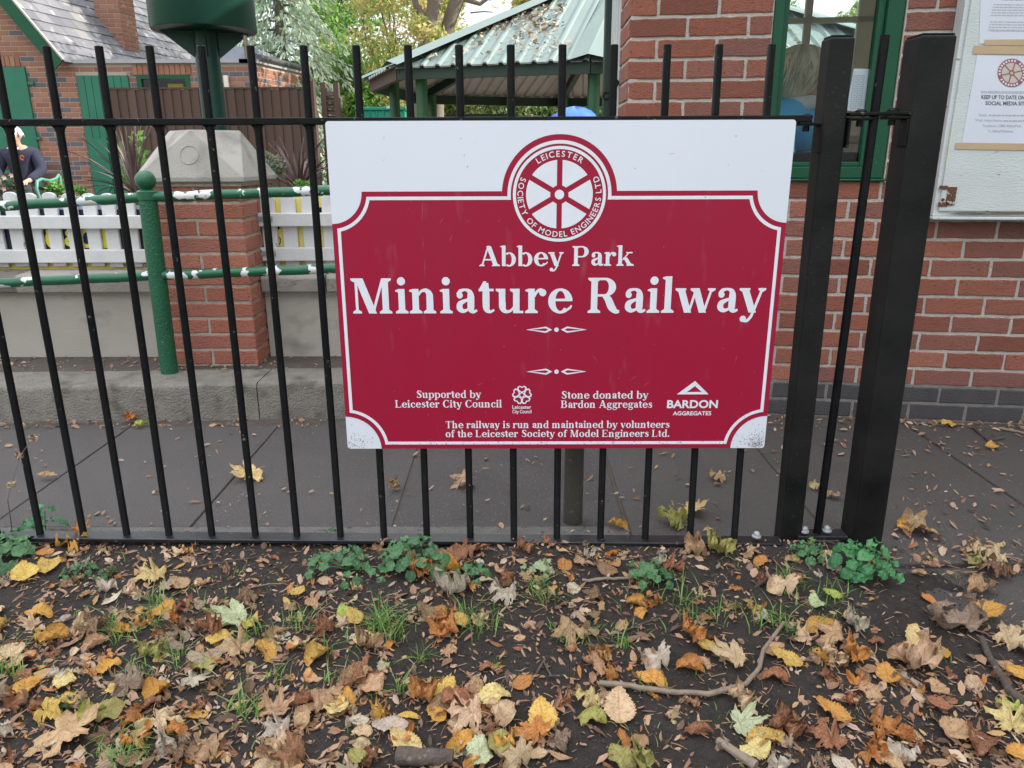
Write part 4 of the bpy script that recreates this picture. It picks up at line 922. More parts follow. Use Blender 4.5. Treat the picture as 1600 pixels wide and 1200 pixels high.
vl = V((-vd.x, 0, vd.z)); PL = V((lx_-.05, HYF-.22, ve0.z-.02)); nl = V((-nrm.x, 0, nrm.z)); m.obox(PL, RD*Lr, vl*LV, nl*.03)
roof = m.build('roof', slate, stn)
m = MB(); wv = -nrm*.0; q = V((P0.x, HYF-.2, P0.z)); perp = V((vd.z, 0, -vd.x)); perp = perp if perp.z < 0 else -perp
m.prism([q, q+vd*LV, q+vd*LV+perp*.19, q+perp*.19-vd*.02], (0, -.03, 0))
ql = V((PL.x, HYF-.2, PL.z)); pl_ = V((-perp.x, 0, perp.z)); m.prism([ql, ql+vl*LV, ql+vl*LV+pl_*.19, ql+pl_*.19], (0, -.03, 0)); m.build('bargeboard', green, stn)
m = MB(); m.prism([q+nrm*.005, q+nrm*.03, q+vd*LV+nrm*.03, q+vd*LV+nrm*.005], (0, -.045, 0)); m.build('verge_trim', mat('verge_mortar', (.34,.31,.28), .9), stn)
# chimney
ch0 = H(190, 40, 12.7); m = MB(); W_, D_ = .44, .42; n2_ = V((RD.y, -RD.x, 0)); zc0, zc1 = ch0.z-1.0, ch0.z+1.5; rws = int((zc1-zc0)/.075)
brickwork(m, V((ch0.x-W_, ch0.y, 0)), V((1,0,0)), V((0,-1,0)), 0, W_, zc0, rws, 0, rough=False, j=.012)
brickwork(m, V((ch0.x, ch0.y, 0)), RD, n2_, 0, D_, zc0, rws, .11, rough=False, j=.012)
m.cur = 1; m.prism([V((ch0.x-W_+.01, ch0.y+.006, zc0)), V((ch0.x-.006, ch0.y+.006, zc0)), V((ch0.x-.006, ch0.y+.006, zc0))+RD*D_, V((ch0.x-W_+.01, ch0.y+.006, zc0))+RD*D_], (0,0,zc1-zc0))
chm = m.build('chimney', [brick_s, mort_s], roof)
lead = mat('lead_flashing', (.26,.29,.34), .5, (.21,.23,.27), .5, 10)
def onroof(px, py, h): p = atp(px, py, P0+nrm*h, nrm); return p
m = MB(); m.poly([onroof(*p, .032) for p in ((190, 58), (209, 62), (219, 80), (197, 76))]); m.poly([onroof(*p, .030) for p in ((150, 12), (154, 17), (191, 64), (190, 57))]); m.build('flashing', lead, roof)
# coping, extension roof, gutter
grey_c = mat('grey_coping', (.32,.32,.34), .6, (.27,.27,.28), .5, 6)
m = MB(); a = H(116, 97); m.box(a.x, xc+.03, HYF-.05, HYF+.2, zcop, zcop+.055); c1 = V((xc+.03, HYF-.05, zcop)); m.obox(c1-V((.25,0,0)), RD*(sl_len+.1), V((.25,0,0)), ZZ*.055); m.build('coping', grey_c, stn)
m = MB(); a = H(296, 90); zz0 = zcop+.056; m.box(a.x, xc-.04, HYF+.06, HYF+2.0, zz0, zz0+.1); zz1 = zz0+.1; m.box(a.x-.02, xc-.02, HYF+.10, HYF+2.1, zz1, zz1+.09); m.build('extension_roof', lead, stn)
g0 = c1+RD*.15+ZZ*.09; m = MB(); m.tube([g0, g0+RD*(sl_len+.2)], .05, 12); m.build('gutter', mat('grey_gutter', (.06,.062,.066), .4), stn, smooth=True)
# doors and window
def plank_door(px0, px1, py, name, lab, Y, seg):
    a, b = H(px0, py, Y), H(px1, py, Y); n = max(2, int((b.x-a.x)/seg)); m = MB()
    for k in range(n): x = a.x+(b.x-a.x)*k/n; m.box(x+.004, x+(b.x-a.x)/n-.004, Y, Y+.03, PF, a.z)
    m.box(a.x, b.x, Y+.02, Y+.04, PF, a.z); return m.build(name, green_l, stn)
green_l = mat('bright_green_paint', (.006,.11,.06), .5, (.010,.14,.078), .6, 5, .3, 30)
d1 = plank_door(-150, 38, 105, 'shutter', None, HYF-.03, 1.2)
m = MB(); a = H(45, 130, HYF-.02); m.box(a.x, a.x+.09, HYF-.05, HYF-.02, a.z-.02, a.z+.02); a = H(56, 216, HYF-.02); m.box(a.x, a.x+.09, HYF-.05, HYF-.02, a.z-.02, a.z+.02); m.build('hinge', green_l, d1)
d2 = plank_door(119, 199, 118, 'door', None, HYF-.035, .11)
m = MB(); a, b = H(137, 216, HYF-.07), H(166, 216, HYF-.07); m.box(a.x, b.x, HYF-.08, HYF-.036, PF, a.z); m.build('lower_panel', green_l, d2)
m = MB(); x0, x1, z0, z1 = win_h[0]+xl_, win_h[1]+xl_, win_h[2], win_h[3]
m.box(x0, x0+.07, HYF-.01, HYF+.08, z0, z1); m.box(x1-.07, x1, HYF-.01, HYF+.08, z0, z1); m.box(x0+.07, x1-.07, HYF-.01, HYF+.08, z1-.06, z1); m.box(x0+.07, x1-.07, HYF-.01, HYF+.08, z0, z0+.06); wf = m.build('window', green, stn)
m = MB(); m.box(x0+.07, x1-.07, HYF+.03, HYF+.034, z0+.06, z1-.06); m.build('pane', m_gl, wf)
dark = mat('near_black', (.02,.02,.018), .9)  # near-black for the unlit room, shade put into the colour; eyes share it
m = MB(); m.box(x0-.4, x1+.4, HYF+.9, HYF+.92, z0-.5, z1+.3); m.build('dark_room_panel', dark, stn)  # near-black sheet standing in for the shade behind the window
bxm = MB(); a, b = H(262, 131, HYF+.25), H(287, 139, HYF+.25); bxm.box(a.x, b.x, HYF+.25, HYF+.5, b.z-.25, a.z); t = tag(bxm.build('yellow_box', mat('yellow_card', (.6,.42,.05), .6), origin=(a.x, HYF+.3, b.z)), 'yellow box standing inside the station window', 'box')
m = MB(); a, b = H(349, 118, HYF-.05), H(358, 139, HYF-.05); m.box(a.x, b.x, HYF-.07, HYF-.016, b.z, a.z); m.build('vent_box', cream, stn, bevel=.006)

# ---------------------------------------------------------------- brown close-boarded fence and louvred panel
fb = mat('brown_boards', (.060,.034,.024), .85, attr='tone', acols=[(.050,.029,.021), (.075,.043,.030), (.062,.035,.026), (.090,.055,.040)], bump=.9, bscale=40, stretch=(1,1,.12))
BFY = 7.0; a, b = at(168, 140, BFY), at(478, 140, BFY)
bf = thing('boarded_fence', ((a.x+b.x)/2, BFY, .06), 'dark brown close boarded timber fence in front of the station wall', 'fence')
m = MB(); n = int((b.x-a.x)/.098)
for k in range(n):
    x = a.x+(b.x-a.x)*k/n; w_ = (b.x-a.x)/n; m.t = random.random(); zt_ = a.z+rnd(-.006,.006)
    m.add([(x, BFY, .0), (x+w_+.012, BFY-.012, 0), (x+w_+.012, BFY-.028, 0), (x, BFY-.012, 0), (x, BFY, zt_), (x+w_+.012, BFY-.012, zt_), (x+w_+.012, BFY-.028, zt_), (x, BFY-.012, zt_)], [(0,1,5,4), (1,2,6,5), (2,3,7,6), (3,0,4,7), (4,5,6,7)])
m.build('boards', fb, bf)
m = MB(); p, q = at(480, 127, BFY), at(490.5, 127, BFY); m.t = .2; m.box(p.x, q.x, BFY-.05, BFY+.05, 0, p.z); m.build('end_post', fb, bf)
m = MB(); m.box(a.x, b.x, BFY-.03, BFY+.02, a.z+.003, a.z+.02); m.build('capping', fb, bf)
lp = thing('louvre_panel', at(515, 190, 7.4), 'narrow brown louvred timber panel between the fence and the sign', 'screen')
for px in (501, 521):
    m = MB(); p, q = at(px, 129, 7.4), at(px+8, 129, 7.4); m.t = .9; m.box(p.x, q.x, 7.36, 7.44, 0, p.z); m.build('upright', fb, lp)
m = MB(); p, q = at(509, 141, 7.4), at(521, 141, 7.4); z = p.z
while z > .2: m.t = .8; m.obox((p.x, 7.37, z-.06), (q.x-p.x, 0, 0), (0, .055, .05), (0, .012, -.01)); z -= .065
m.build('slats', fb, lp)

# ---------------------------------------------------------------- people
skin_m = mat('skin', (.52,.30,.22), .6, (.46,.24,.17), .5, 20)
def skin_mesh(name, nodes, edges, mt, parent, sub=2, off=V((0,0,0)), rot=0.):
    keys = list(nodes); idx = {k: i for i, k in enumerate(keys)}; Rm = Matrix.Rotation(rot, 3, 'Z')
    me = bpy.data.meshes.new(name); me.from_pydata([tuple(Rm @ V(nodes[k][0])+off-WLOC[parent]) for k in keys], [(idx[a], idx[b]) for a, b in edges], [])
    me.materials.append(mt); o = bpy.data.objects.new(name, me); COL.objects.link(o); o.parent = parent
    s = o.modifiers.new('Skin', 'SKIN'); s.use_smooth_shade = True
    for i, k in enumerate(keys):
        r_ = nodes[k][1]; r_ = r_ if hasattr(r_, '__len__') else (r_, r_); me.skin_vertices[0].data[i].radius = r_; me.skin_vertices[0].data[i].use_root = (i == 0)
    ss = o.modifiers.new('Subdivision', 'SUBSURF'); ss.levels = sub; ss.render_levels = sub; return o
def chain(*ks): return [(a, b) for a, b in zip(ks[:-1], ks[1:])]
def seated(loc, rot, label, jm, tm, hm, head_turn=0.):
    t = thing('person', loc, label, 'person'); N = {}; L = V(loc)
    N['pelvis'] = ((0,.02,.56), (.15,.12)); N['waist'] = ((0,.02,.73), (.155,.12)); N['chest'] = ((0,0,.92), (.165,.12)); N['collar'] = ((0,-.01,1.07), (.10,.075)); N['neck'] = ((0,-.025,1.12), .055); N['jaw'] = ((.0+.02*head_turn,-.06,1.18), (.062,.07)); N['face'] = ((.02*head_turn,-.055,1.25), (.086,.10)); N['crown'] = ((.01*head_turn,-.04,1.33), (.062,.075)); N['nose'] = ((.05*head_turn,-.17,1.235), .013)
    E = chain('pelvis','waist','chest','collar','neck','jaw','face','crown')+[('face','nose')]
    for s_, q in ((-1,'l'), (1,'r')):
        N['sh'+q] = ((s_*.19,0,1.02), .068); N['el'+q] = ((s_*.29,-.06,.79), .052); N['wr'+q] = ((s_*.20,-.30,.665), .034); N['ha'+q] = ((s_*.185,-.36,.655), (.042,.026))
        N['ea'+q] = ((s_*.085,-.04,1.25), (.014,.022)); E += [('face','ea'+q)]
        E += chain('collar','sh'+q,'el'+q,'wr'+q,'ha'+q)
        for f in range(4):
            x = s_*(.15+f*.022); N['f%d'%f+q] = ((x,-.42+abs(f-1.5)*.006,.64), .010); N['g%d'%f+q] = ((x,-.45+abs(f-1.5)*.01,.61), .009); E += chain('ha'+q,'f%d'%f+q,'g%d'%f+q)
        N['th'+q] = ((s_*.135,-.37,.64), .011); N['ti'+q] = ((s_*.12,-.405,.62), .009); E += chain('ha'+q,'th'+q,'ti'+q)
        N['hi'+q] = ((s_*.10,-.02,.54), .105); N['kn'+q] = ((s_*.20,-.44,.55), .075); N['an'+q] = ((s_*.19,-.40,.11), .05); N['to'+q] = ((s_*.21,-.56,.05), .042)
        E += chain('pelvis','hi'+q,'kn'+q,'an'+q,'to'+q)
    skin_mesh('body', N, E, skin_m, t, 2, L, rot)
    def sub(keys, d): return {k: (N[k][0], tuple(x+d for x in (N[k][1] if hasattr(N[k][1], '__len__') else (N[k][1],)*2))) for k in keys}
    jk = ['pelvis','waist','chest','collar']+[a+q for q in 'lr' for a in ('sh','el','wr')]
    jn = sub(jk, .022); jn['pelvis'] = ((0,.02,.60), (.18,.15)); jn['top'] = ((0,-.022,1.115), (.085,.08)); j = skin_mesh('jacket', jn, chain('pelvis','waist','chest','collar','top')+chain('collar','shl','ell','wrl')+chain('collar','shr','elr','wrr'), jm, t, 2, L, rot)
    tk = ['pelvis']+[a+q for q in 'lr' for a in ('hi','kn','an')]; skin_mesh('trousers', sub(tk, .016), chain('pelvis','hil','knl','anl')+chain('pelvis','hir','knr','anr'), tm, t, 2, L, rot)
    for q in 'lr': skin_mesh('shoe', {'a': (N['an'+q][0], .055), 'b': (N['to'+q][0], .05), 'c': ((N['to'+q][0][0], N['to'+q][0][1]-.06, .045), .036)}, [('a','b'), ('b','c')], black, t, 2, L, rot)
    m = MB(); Rm = Matrix.Rotation(rot, 3, 'Z')
    def lp_(x, y, z): return Rm @ V((x, y, z))+L
    for i in range(0, 260):
        a, b = rnd(0, 2*math.pi), rnd(.0, 1.72); y_ = math.sin(b)*math.sin(a)
        if y_ < -.42 and b > .95: continue
        c = V((math.sin(b)*math.cos(a)*.094, y_*.112-.045, math.cos(b)*.092+1.275)); e = c*1; e.z -= .03
        dr = V((math.cos(a)*.016, math.sin(a)*.018, -.03)); s_ = V((-math.sin(a), math.cos(a), 0))*.014
        m.add([lp_(*(c-s_)), lp_(*(c+s_)), lp_(*(c+s_+dr)), lp_(*(c-s_+dr))], [(0,1,2,3)])
    m.ball(lp_(.0+.015*head_turn, -.035, 1.292), .095, .108, .088, 18, 9, Rm.copy()); m.build('hair', hm, t)
    m = MB()
    for s_ in (-1, 1): m.ball(lp_(s_*.032+.03*head_turn, -.148, 1.262), .010, n=8, m=6)
    m.build('eyes', dark, t)
    m = MB(); m.obox(lp_(-.026+.03*head_turn, -.137, 1.187), Rm @ V((.052,0,0)), Rm @ V((0,-.006,0)), V((0,0,.008))); m.build('mouth', mat('lips', (.32,.13,.11), .6), t)
    return t, lp_
navy_c = mat('navy_cloth', (.012,.014,.032), .9, (.020,.022,.045), .6, 14, .6, 60); char_c = mat('charcoal_cloth', (.014,.015,.018), .9, (.022,.022,.026), .6, 14); white_h = mat('white_hair', (.78,.76,.73), .7); grey_h = mat('grey_hair', (.32,.28,.22), .7)
MY = 9.0; mp_ = at(38, 280, MY); PZ = at(33, 197, MY).z-1.375
man, lpm = seated((mp_.x, MY, PZ), .12, 'white haired man in a navy jacket sitting on the green bench', navy_c, char_c, white_h, -.6)
m = MB(); m.add([lpm(-.03,-.155,1.06), lpm(.045,-.155,1.06), lpm(.01,-.172,.94)], [(0,1,2)]); m.add([lpm(-.035,-.15,1.07), lpm(.05,-.15,1.07), lpm(.05,-.06,1.10), lpm(-.035,-.06,1.10)], [(0,1,2,3)]); m.build('shirt', paper, man)
m = MB(); c = V((.10,-.168,.965))
pts = [lpm(c.x+r_*math.cos(R(k*18)), c.y-.004+abs(math.cos(R(k*18)))*.004, c.z+r_*1.2*math.sin(R(k*18))) for k in range(18) for r_ in (.014, .03)]; m.add(pts, [(2*k, 2*k+1, 2*k+3, 2*k+2) for k in range(17)]); m.build('badge', mat('orange_badge', (.42,.08,.03), .6), man)
mp2 = at(-33, 285, MY); seated((mp2.x, MY+.02, PZ), -.1, 'person in a dark jacket at the left edge beside the white haired man', char_c, char_c, grey_h, .3)
# bench
bench_g = mat('bench_green', (.05,.20,.13), .45, (.08,.26,.18), .6, 10); slat_m = mat('bench_slats', (.10,.055,.036), .7, (.14,.08,.055), .6, 9)
ax = at(80, 280, MY).x; bx0 = ax-1.9
ben = thing('park_bench', ((ax+bx0)/2, MY+.1, PZ-.02), 'wooden slatted park bench with pale green iron arms', 'bench')
for k in range(4): m = MB(); m.box(bx0, ax+.02, MY-.28+k*.115, MY-.28+k*.115+.095, PZ+.43, PZ+.455); m.build('seat_slat', slat_m, ben, bevel=.004)
for k in range(3): m = MB(); m.obox((bx0, MY+.22+k*.02, PZ+.56+k*.12), (ax+.05-bx0, 0, 0), (0,.022,0), (0,.012,.075)); m.build('back_slat', slat_m, ben, bevel=.004)
for x in (ax, bx0):
    m = MB(); m.tube([(x, MY-.40, PZ), (x, MY-.36, PZ+.20), (x, MY-.33, PZ+.42), (x, MY-.37, PZ+.56), (x, MY-.33, PZ+.66), (x, MY-.22, PZ+.685), (x, MY-.04, PZ+.655), (x, MY+.12, PZ+.68), (x, MY+.20, PZ+.73)], .020, 10); m.build('arm', bench_g, ben, smooth=True)
    m = MB(); m.tube([(x, MY+.16, PZ), (x, MY+.17, PZ+.4), (x, MY+.22, PZ+.72)], .022, 10); m.tube([(x, MY-.33, PZ+.415), (x, MY+.18, PZ+.415)], .014, 8); m.build('end_frame', bench_g, ben, smooth=True)
# person behind the kiosk glass
KYp = 2.02; hd_ = at(1252, 122, KYp); fl = zf
per = thing('person', (hd_.x+.12, KYp, fl), 'person in a bright blue hooded coat bending forward behind the kiosk window', 'person')
hx, hz = hd_.x, hd_.z; N = {}
N['pelvis'] = ((hx+.20, KYp+.25, .86), (.15,.12)); N['waist'] = ((hx+.14, KYp+.20, 1.02), (.14,.11)); N['chest'] = ((hx+.05, KYp+.10, hz-.26), (.15,.12)); N['collar'] = ((hx+.02, KYp+.04, hz-.15), .08); N['neck'] = ((hx+.02, KYp+.0, hz-.10), .055); N['jaw'] = ((hx+.04, KYp-.02, hz-.04), .065); N['face'] = ((hx+.03, KYp-.01, hz+.01), .085); N['crown'] = ((hx+.0, KYp+.01, hz+.06), .07); N['nose'] = ((hx+.135, KYp-.05, hz-.03), .013)
E = chain('pelvis','waist','chest','collar','neck','jaw','face','crown')+[('face','nose')]
for s_, q in ((-1,'l'), (1,'r')):
    bx, by = hx+.02+s_*.03, KYp+.04+s_*.17
    N['sh'+q] = ((hx+s_*.13-.02, by, hz-.19), .068); N['el'+q] = ((hx+s_*.17+.04, by-.10, hz-.42), .05); N['wr'+q] = ((hx+.26+s_*.05, by-.16, hz-.46), .034); N['ha'+q] = ((hx+.33+s_*.05, by-.17, hz-.47), (.026,.04))
    E += chain('collar','sh'+q,'el'+q,'wr'+q,'ha'+q)
    for f in range(4): N['f%d'%f+q] = ((hx+.39+s_*.05, by-.20+f*.02, hz-.475), .010); N['g%d'%f+q] = ((hx+.43+s_*.05, by-.20+f*.02, hz-.49), .009); E += chain('ha'+q,'f%d'%f+q,'g%d'%f+q)
    N['th'+q] = ((hx+.36+s_*.05, by-.215, hz-.46), .010); E += chain('ha'+q,'th'+q)
    N['hi'+q] = ((hx+.20, KYp+.25+s_*.10, .82), .10); N['kn'+q] = ((hx+.20, KYp+.22+s_*.10, .45), .07); N['an'+q] = ((hx+.21, KYp+.25+s_*.10, .07), .045); N['to'+q] = ((hx+.35, KYp+.22+s_*.11, .03), .04)
    E += chain('pelvis','hi'+q,'kn'+q,'an'+q,'to'+q)
skin_mesh('body', N, E, skin_m, per)
blue_c = mat('blue_coat', (.07,.42,.80), .8, (.10,.48,.84), .6, 8, .5, 30); grey_lin = mat('grey_lining', (.62,.63,.65), .8)
def subp(keys, d): return {k: (N[k][0], tuple(x+d for x in (N[k][1] if hasattr(N[k][1], '__len__') else (N[k][1],)*2))) for k in keys}
skin_mesh('coat', subp(['pelvis','waist','chest','collar']+[a+q for q in 'lr' for a in ('sh','el','wr')], .028), chain('pelvis','waist','chest','collar')+chain('collar','shl','ell','wrl')+chain('collar','shr','elr','wrr'), blue_c, per)
skin_mesh('trousers', subp(['pelvis']+[a+q for q in 'lr' for a in ('hi','kn','an')], .016), chain('pelvis','hil','knl','anl')+chain('pelvis','hir','knr','anr'), char_c, per)
m = MB()
pts = [(hx+.02+.135*math.cos(R(a)), KYp+.03+.115*math.sin(R(a)), hz-.135+.03*math.cos(R(a+40))) for a in range(60, 330, 15)]
m.tube(pts, [.02+.028*math.sin(math.pi*i/(len(pts)-1)) for i in range(len(pts))], 10); m.build('hood', grey_lin, per, smooth=True)
hair2 = mat('ash_hair', (.72,.63,.46), .6, attr='tone', acols=[(.34,.29,.20), (.62,.54,.38), (.80,.72,.54), (.46,.42,.30), (.70,.66,.58)])
m = MB(); m.ball((hx-.005, KYp+.005, hz+.03), .115, .11, .10, 40, 26)
for q in m.v:
    d = q-V((hx-.005, KYp+.005, hz+.03)); w_ = noise.noise(V((d.x*9, d.y*9, d.z*16)))*.016+noise.noise(V((d.x*40, d.y*40, d.z*9)))*.007
    q += d.normalized()*w_
    if d.z < -.02: q += V((-.03*(-d.z/.1), 0, -.035*(-d.z/.1)))
for k in range(330):
    a, w2 = rnd(0, 6.28), rnd(-.5, .5); pts = []; end = rnd(1.5, 2.35); r2 = rnd(1.0, 1.13)
    for i in range(7):
        b2 = .12+(end-.12)*i/6; aa = a+w2*(i/6)**2; e_ = max(0, b2-1.5); pts.append(V((hx-.005-.035*e_, KYp+.005, hz+.03))+V((.118*math.sin(b2)*math.cos(aa), .113*math.sin(b2)*math.sin(aa), .104*math.cos(b2)-.03*e_))*r2)
    if pts[-1].x > hx+.085: continue
    m.t = random.random(); m.tube(pts, [.0045, .006, .0065, .006, .005, .0035, .0012], 5)
m.build('hair', hair2, per, smooth=True)
ct = MB(); a, b = K(1215, 262)[0], K(1395, 262)[0]; p = KP(a-.1, 0, -.12); ct.obox(KP(wl-.2, zs-.12, -.13), E1*(wr-wl+.4), KN*-.35, ZZ*.03); ctr = tag(ct.build('counter', cream, origin=KP(wl, zs-.1, -.2)), 'cream counter top under the kiosk window', 'counter')
# ---------------------------------------------------------------- the park shelter (gazebo)
random.seed(5)
LG = -.13
sheet_m = mat('aged_green_sheet', (.112,.170,.155), .55, (.165,.205,.195), .7, 1.2, 0, 60, attr=None, spots=(.20,.20,.15), sscale=6, sthr=.66, ssoft=.12)
under_m = mat('sheet_underside', (.46,.39,.36), .7, (.52,.45,.41), .6, 4)
col_m = mat('column_green', (.015,.075,.028), .42, (.020,.095,.036), .6, 5); beam_m = mat('beam_green', (.008,.028,.015), .5); fascia_b = mat('fascia_brown', (.075,.050,.036), .7)
CY = CAM.y
def gp(px, py, d): return at(px, py, CY+d)
zE = 2.0
gv = [V((-1.90+CAM.x, 10.9+CY, zE)), V((-1.31+CAM.x, 9.25+CY, zE)), V((.80+CAM.x, 8.62+CY, zE)), V((4.75+CAM.x, 9.0+CY, zE)), V((6.0+CAM.x, 11.4+CY, zE)), V((4.4+CAM.x, 13.9+CY, zE)), V((.8+CAM.x, 14.3+CY, zE)), V((-1.6+CAM.x, 13.4+CY, zE))]
ga = gp(985, -52, 11.0)
gz = thing('park_shelter', (ga.x, ga.y, LG), 'open park shelter with a pale green corrugated metal roof on green columns', 'shelter')
def facet(m, a, b, c, up, rib=.19, h=.022):
    """corrugated triangle a-b (eaves) to apex c, ribs running up the slope"""
    e = b-a; L = e.length; ed = e/L; n = ed.cross(c-a).normalized(); n = n if n.z > 0 else -n; ups = n.cross(ed).normalized(); ups = ups if ups.z > 0 else -ups
    h_ap = (c-a).dot(ups); x_ap = (c-a).dot(ed); k = int(L/rib); prof = [(0,0), (.62,0), (.72,h), (.88,h), (.98,0)]
    o = None; cols = []
    for i in range(k+1):
        for f, z in prof:
            x = (i+f)*L/(k+1)
            top = h_ap*(x/x_ap) if x < x_ap else h_ap*((L-x)/max(1e-6, L-x_ap))
            cols.append((x, z, max(.01, min(top, h_ap))))
    vs = []
    for x, z, t in cols: vs += [a+ed*x+n*z-ups*.10, a+ed*x+ups*t+n*(z if t > .3 else 0)]
    m.add(vs, [(2*i, 2*i+2, 2*i+3, 2*i+1) for i in range(len(cols)-1)])
m = MB(); mu = MB(); n = len(gv)
for i in range(n):
    facet(m, gv[i], gv[(i+1) % n], ga, 1); a, b = gv[i]-ZZ*.012, gv[(i+1) % n]-ZZ*.012; facet(mu, a, b, ga-ZZ*.012, 1)
m.build('roof_sheets', sheet_m, gz); mu.build('roof_lining', under_m, gz)
m = MB()
for i in range(n):
    a, c = gv[i], ga; d = (c-a).normalized(); s_ = d.cross(ZZ).normalized(); u_ = s_.cross(d); w0 = .24; l0 = -.12
    m.add([a+d*l0-s_*w0+u_*.012, a+d*l0+u_*.075, a+d*l0+s_*w0+u_*.012, c-s_*w0*.4+u_*.03, c+u_*.085, c+s_*w0*.4+u_*.03], [(0,1,4,3), (1,2,5,4)])
m.build('hip_flashing', sheet_m, gz)
m = MB(); mb_ = MB()
for i in range(n):
    a, b = gv[i]-ZZ*.10, gv[(i+1) % n]-ZZ*.10; (mb_ if i == 0 else m).bar(a, b, .06, .14)
    d = (ga-gv[i]).normalized(); m.bar(gv[i]-ZZ*.12, ga-ZZ*.12, .09, .12)
m.build('eaves_beam', beam_m, gz); mb_.build('fascia_board', fascia_b, gz)
for i in range(n):
    q = gv[i]+(V((ga.x, ga.y, zE))-gv[i])*.085; m = MB(); m.tube([(q.x, q.y, LG), (q.x, q.y, zE-.05)], .068, 20); m.build('column', col_m, gz, smooth=True)
for a, b, f in ((1, 2, .5), (2, 3, .5), (5, 6, .5), (6, 7, .4)):
    q = gv[a].lerp(gv[b], f); q = q+(V((ga.x, ga.y, zE))-q)*.05; m = MB(); m.tube([(q.x, q.y, LG), (q.x, q.y, zE-.05)], .05, 16)
    if (a, b) != (1, 2): m.build('column', col_m, gz, smooth=True)
# leaves lying on its roof
rl = mat('roof_leaf_litter', (.3,.2,.1), .9, attr='tone', acols=[(.16,.10,.06), (.36,.25,.15), (.50,.40,.27), (.14,.09,.06)])
m = MB()
for i in (1, 2):
    a, b = gv[i], gv[(i+1) % n]
    for k in range(560):
        s_, t_ = rnd(0, 1), rnd(0, .8)
        if s_+t_ > 1: s_, t_ = 1-s_, max(0, 1-t_)
        if noise.noise(V((s_*7, t_*4, i))) < -.12: continue
        p = a+(b-a)*s_*(1-t_)+(ga-a)*t_+ZZ*.045; r_ = rnd(.018, .04); d1, d2 = V((rnd(-1,1), rnd(-1,1), rnd(-.4,.6))).normalized()*r_, V((rnd(-1,1), rnd(-1,1), rnd(-.4,.6))).normalized()*r_*.7
        m.t = random.random(); m.add([p-d1, p+d2, p+d1, p-d2], [(0,1,2,3)])
tag(m.build('roof_leaves', rl), kind='stuff', label='dry brown leaves scattered over the green shelter roof', cat='leaves')
m = MB(); m.box(-6, 9.5, 5.0, 15.5, -.3, LG+.012); tag(m.build('shelter_paving', plat_m), kind='structure')
# picnic table, green container, blue cover
tbl = gp(752, 183, 10.4); t = thing('picnic_table', (tbl.x, tbl.y, LG), 'dark picnic table under the park shelter', 'table')
m = MB(); m.box(tbl.x-.42, tbl.x+.42, tbl.y-.4, tbl.y+.4, tbl.z-.03, tbl.z+.02); m.build('table_top', beam_m, t)
for s_ in (-1, 1): m = MB(); m.bar((tbl.x+s_*.3, tbl.y-.35, LG), (tbl.x+s_*.3, tbl.y+.1, tbl.z-.03), .07, .07); m.bar((tbl.x+s_*.3, tbl.y+.35, LG), (tbl.x+s_*.3, tbl.y-.1, tbl.z-.031), .065, .065); m.build('leg', beam_m, t)
bin_m = mat('bin_green', (.004,.24,.15), .45, (.006,.28,.18), .6, 3)
a, b = gp(556, 167, 15.5), gp(631, 167, 15.5); t = thing('waste_container', ((a.x+b.x)/2, a.y, LG), 'bright green lidded waste container beyond the shelter', 'container')
m = MB(); m.box(a.x, b.x, a.y, a.y+.9, LG+.1, a.z-.07); k = 7
for i in range(k+1): x = a.x+(b.x-a.x)*i/k; m.box(x-.02, x+.02, a.y-.03, a.y-.001, LG+.12, a.z-.075)
m.build('body', bin_m, t, bevel=.02); m = MB(); m.box(a.x-.03, b.x+.03, a.y-.04, a.y+.94, a.z-.069, a.z); m.build('lid', bin_m, t, bevel=.02)
m = MB(); p, q = gp(603, 165, 15.4), gp(615, 169, 15.4); m.box(p.x, q.x, a.y-.046, a.y-.041, q.z, p.z); m.build('sticker', paper, t)
m = MB(); p, q = gp(610, 177, 15.4), gp(617, 177, 15.4); sans_line(m, '10-8', lambda tt, y: V((p.x+(q.x-p.x)*tt, a.y-.034, p.z+y*.045)), .03); m.build('lettering', paper, t)
tarp_m = mat('blue_tarpaulin', (.02,.10,.52), .45, (.03,.14,.62), .6, 3, .8, 8)
c = gp(898, 190, 8.0); m = MB(); NR_, NA = 8, 28
for i in range(NR_+1):
    for k in range(NA):
        a_ = 2*math.pi*k/NA; r_ = .30*math.sin(math.pi/2*i/NR_); z = c.z-.17+.30*math.cos(math.pi/2*i/NR_)**.8+.015*math.sin(a_*7+i); m.v.append(V((c.x+r_*math.cos(a_)*(1+.06*math.sin(a_*5)), c.y+r_*math.sin(a_), z)))
for i in range(NR_):
    for k in range(NA): k2 = (k+1) % NA; m.f.append([i*NA+k, i*NA+k2, (i+1)*NA+k2, (i+1)*NA+k]); m.mi.append(0); m.tone.append(.5)
t = thing('covered_barrow', (c.x, c.y, LG), 'round stack wrapped in bright blue tarpaulin beside a green column', 'tarpaulin')
m.build('tarpaulin', tarp_m, t, smooth=True); m = MB(); m.lathe((c.x, c.y, LG), [(0,0), (.26,0), (.27,.1), (.28,c.z-.2-LG), (0,c.z-.19-LG)], 24); m.build('stack', beam_m, t)

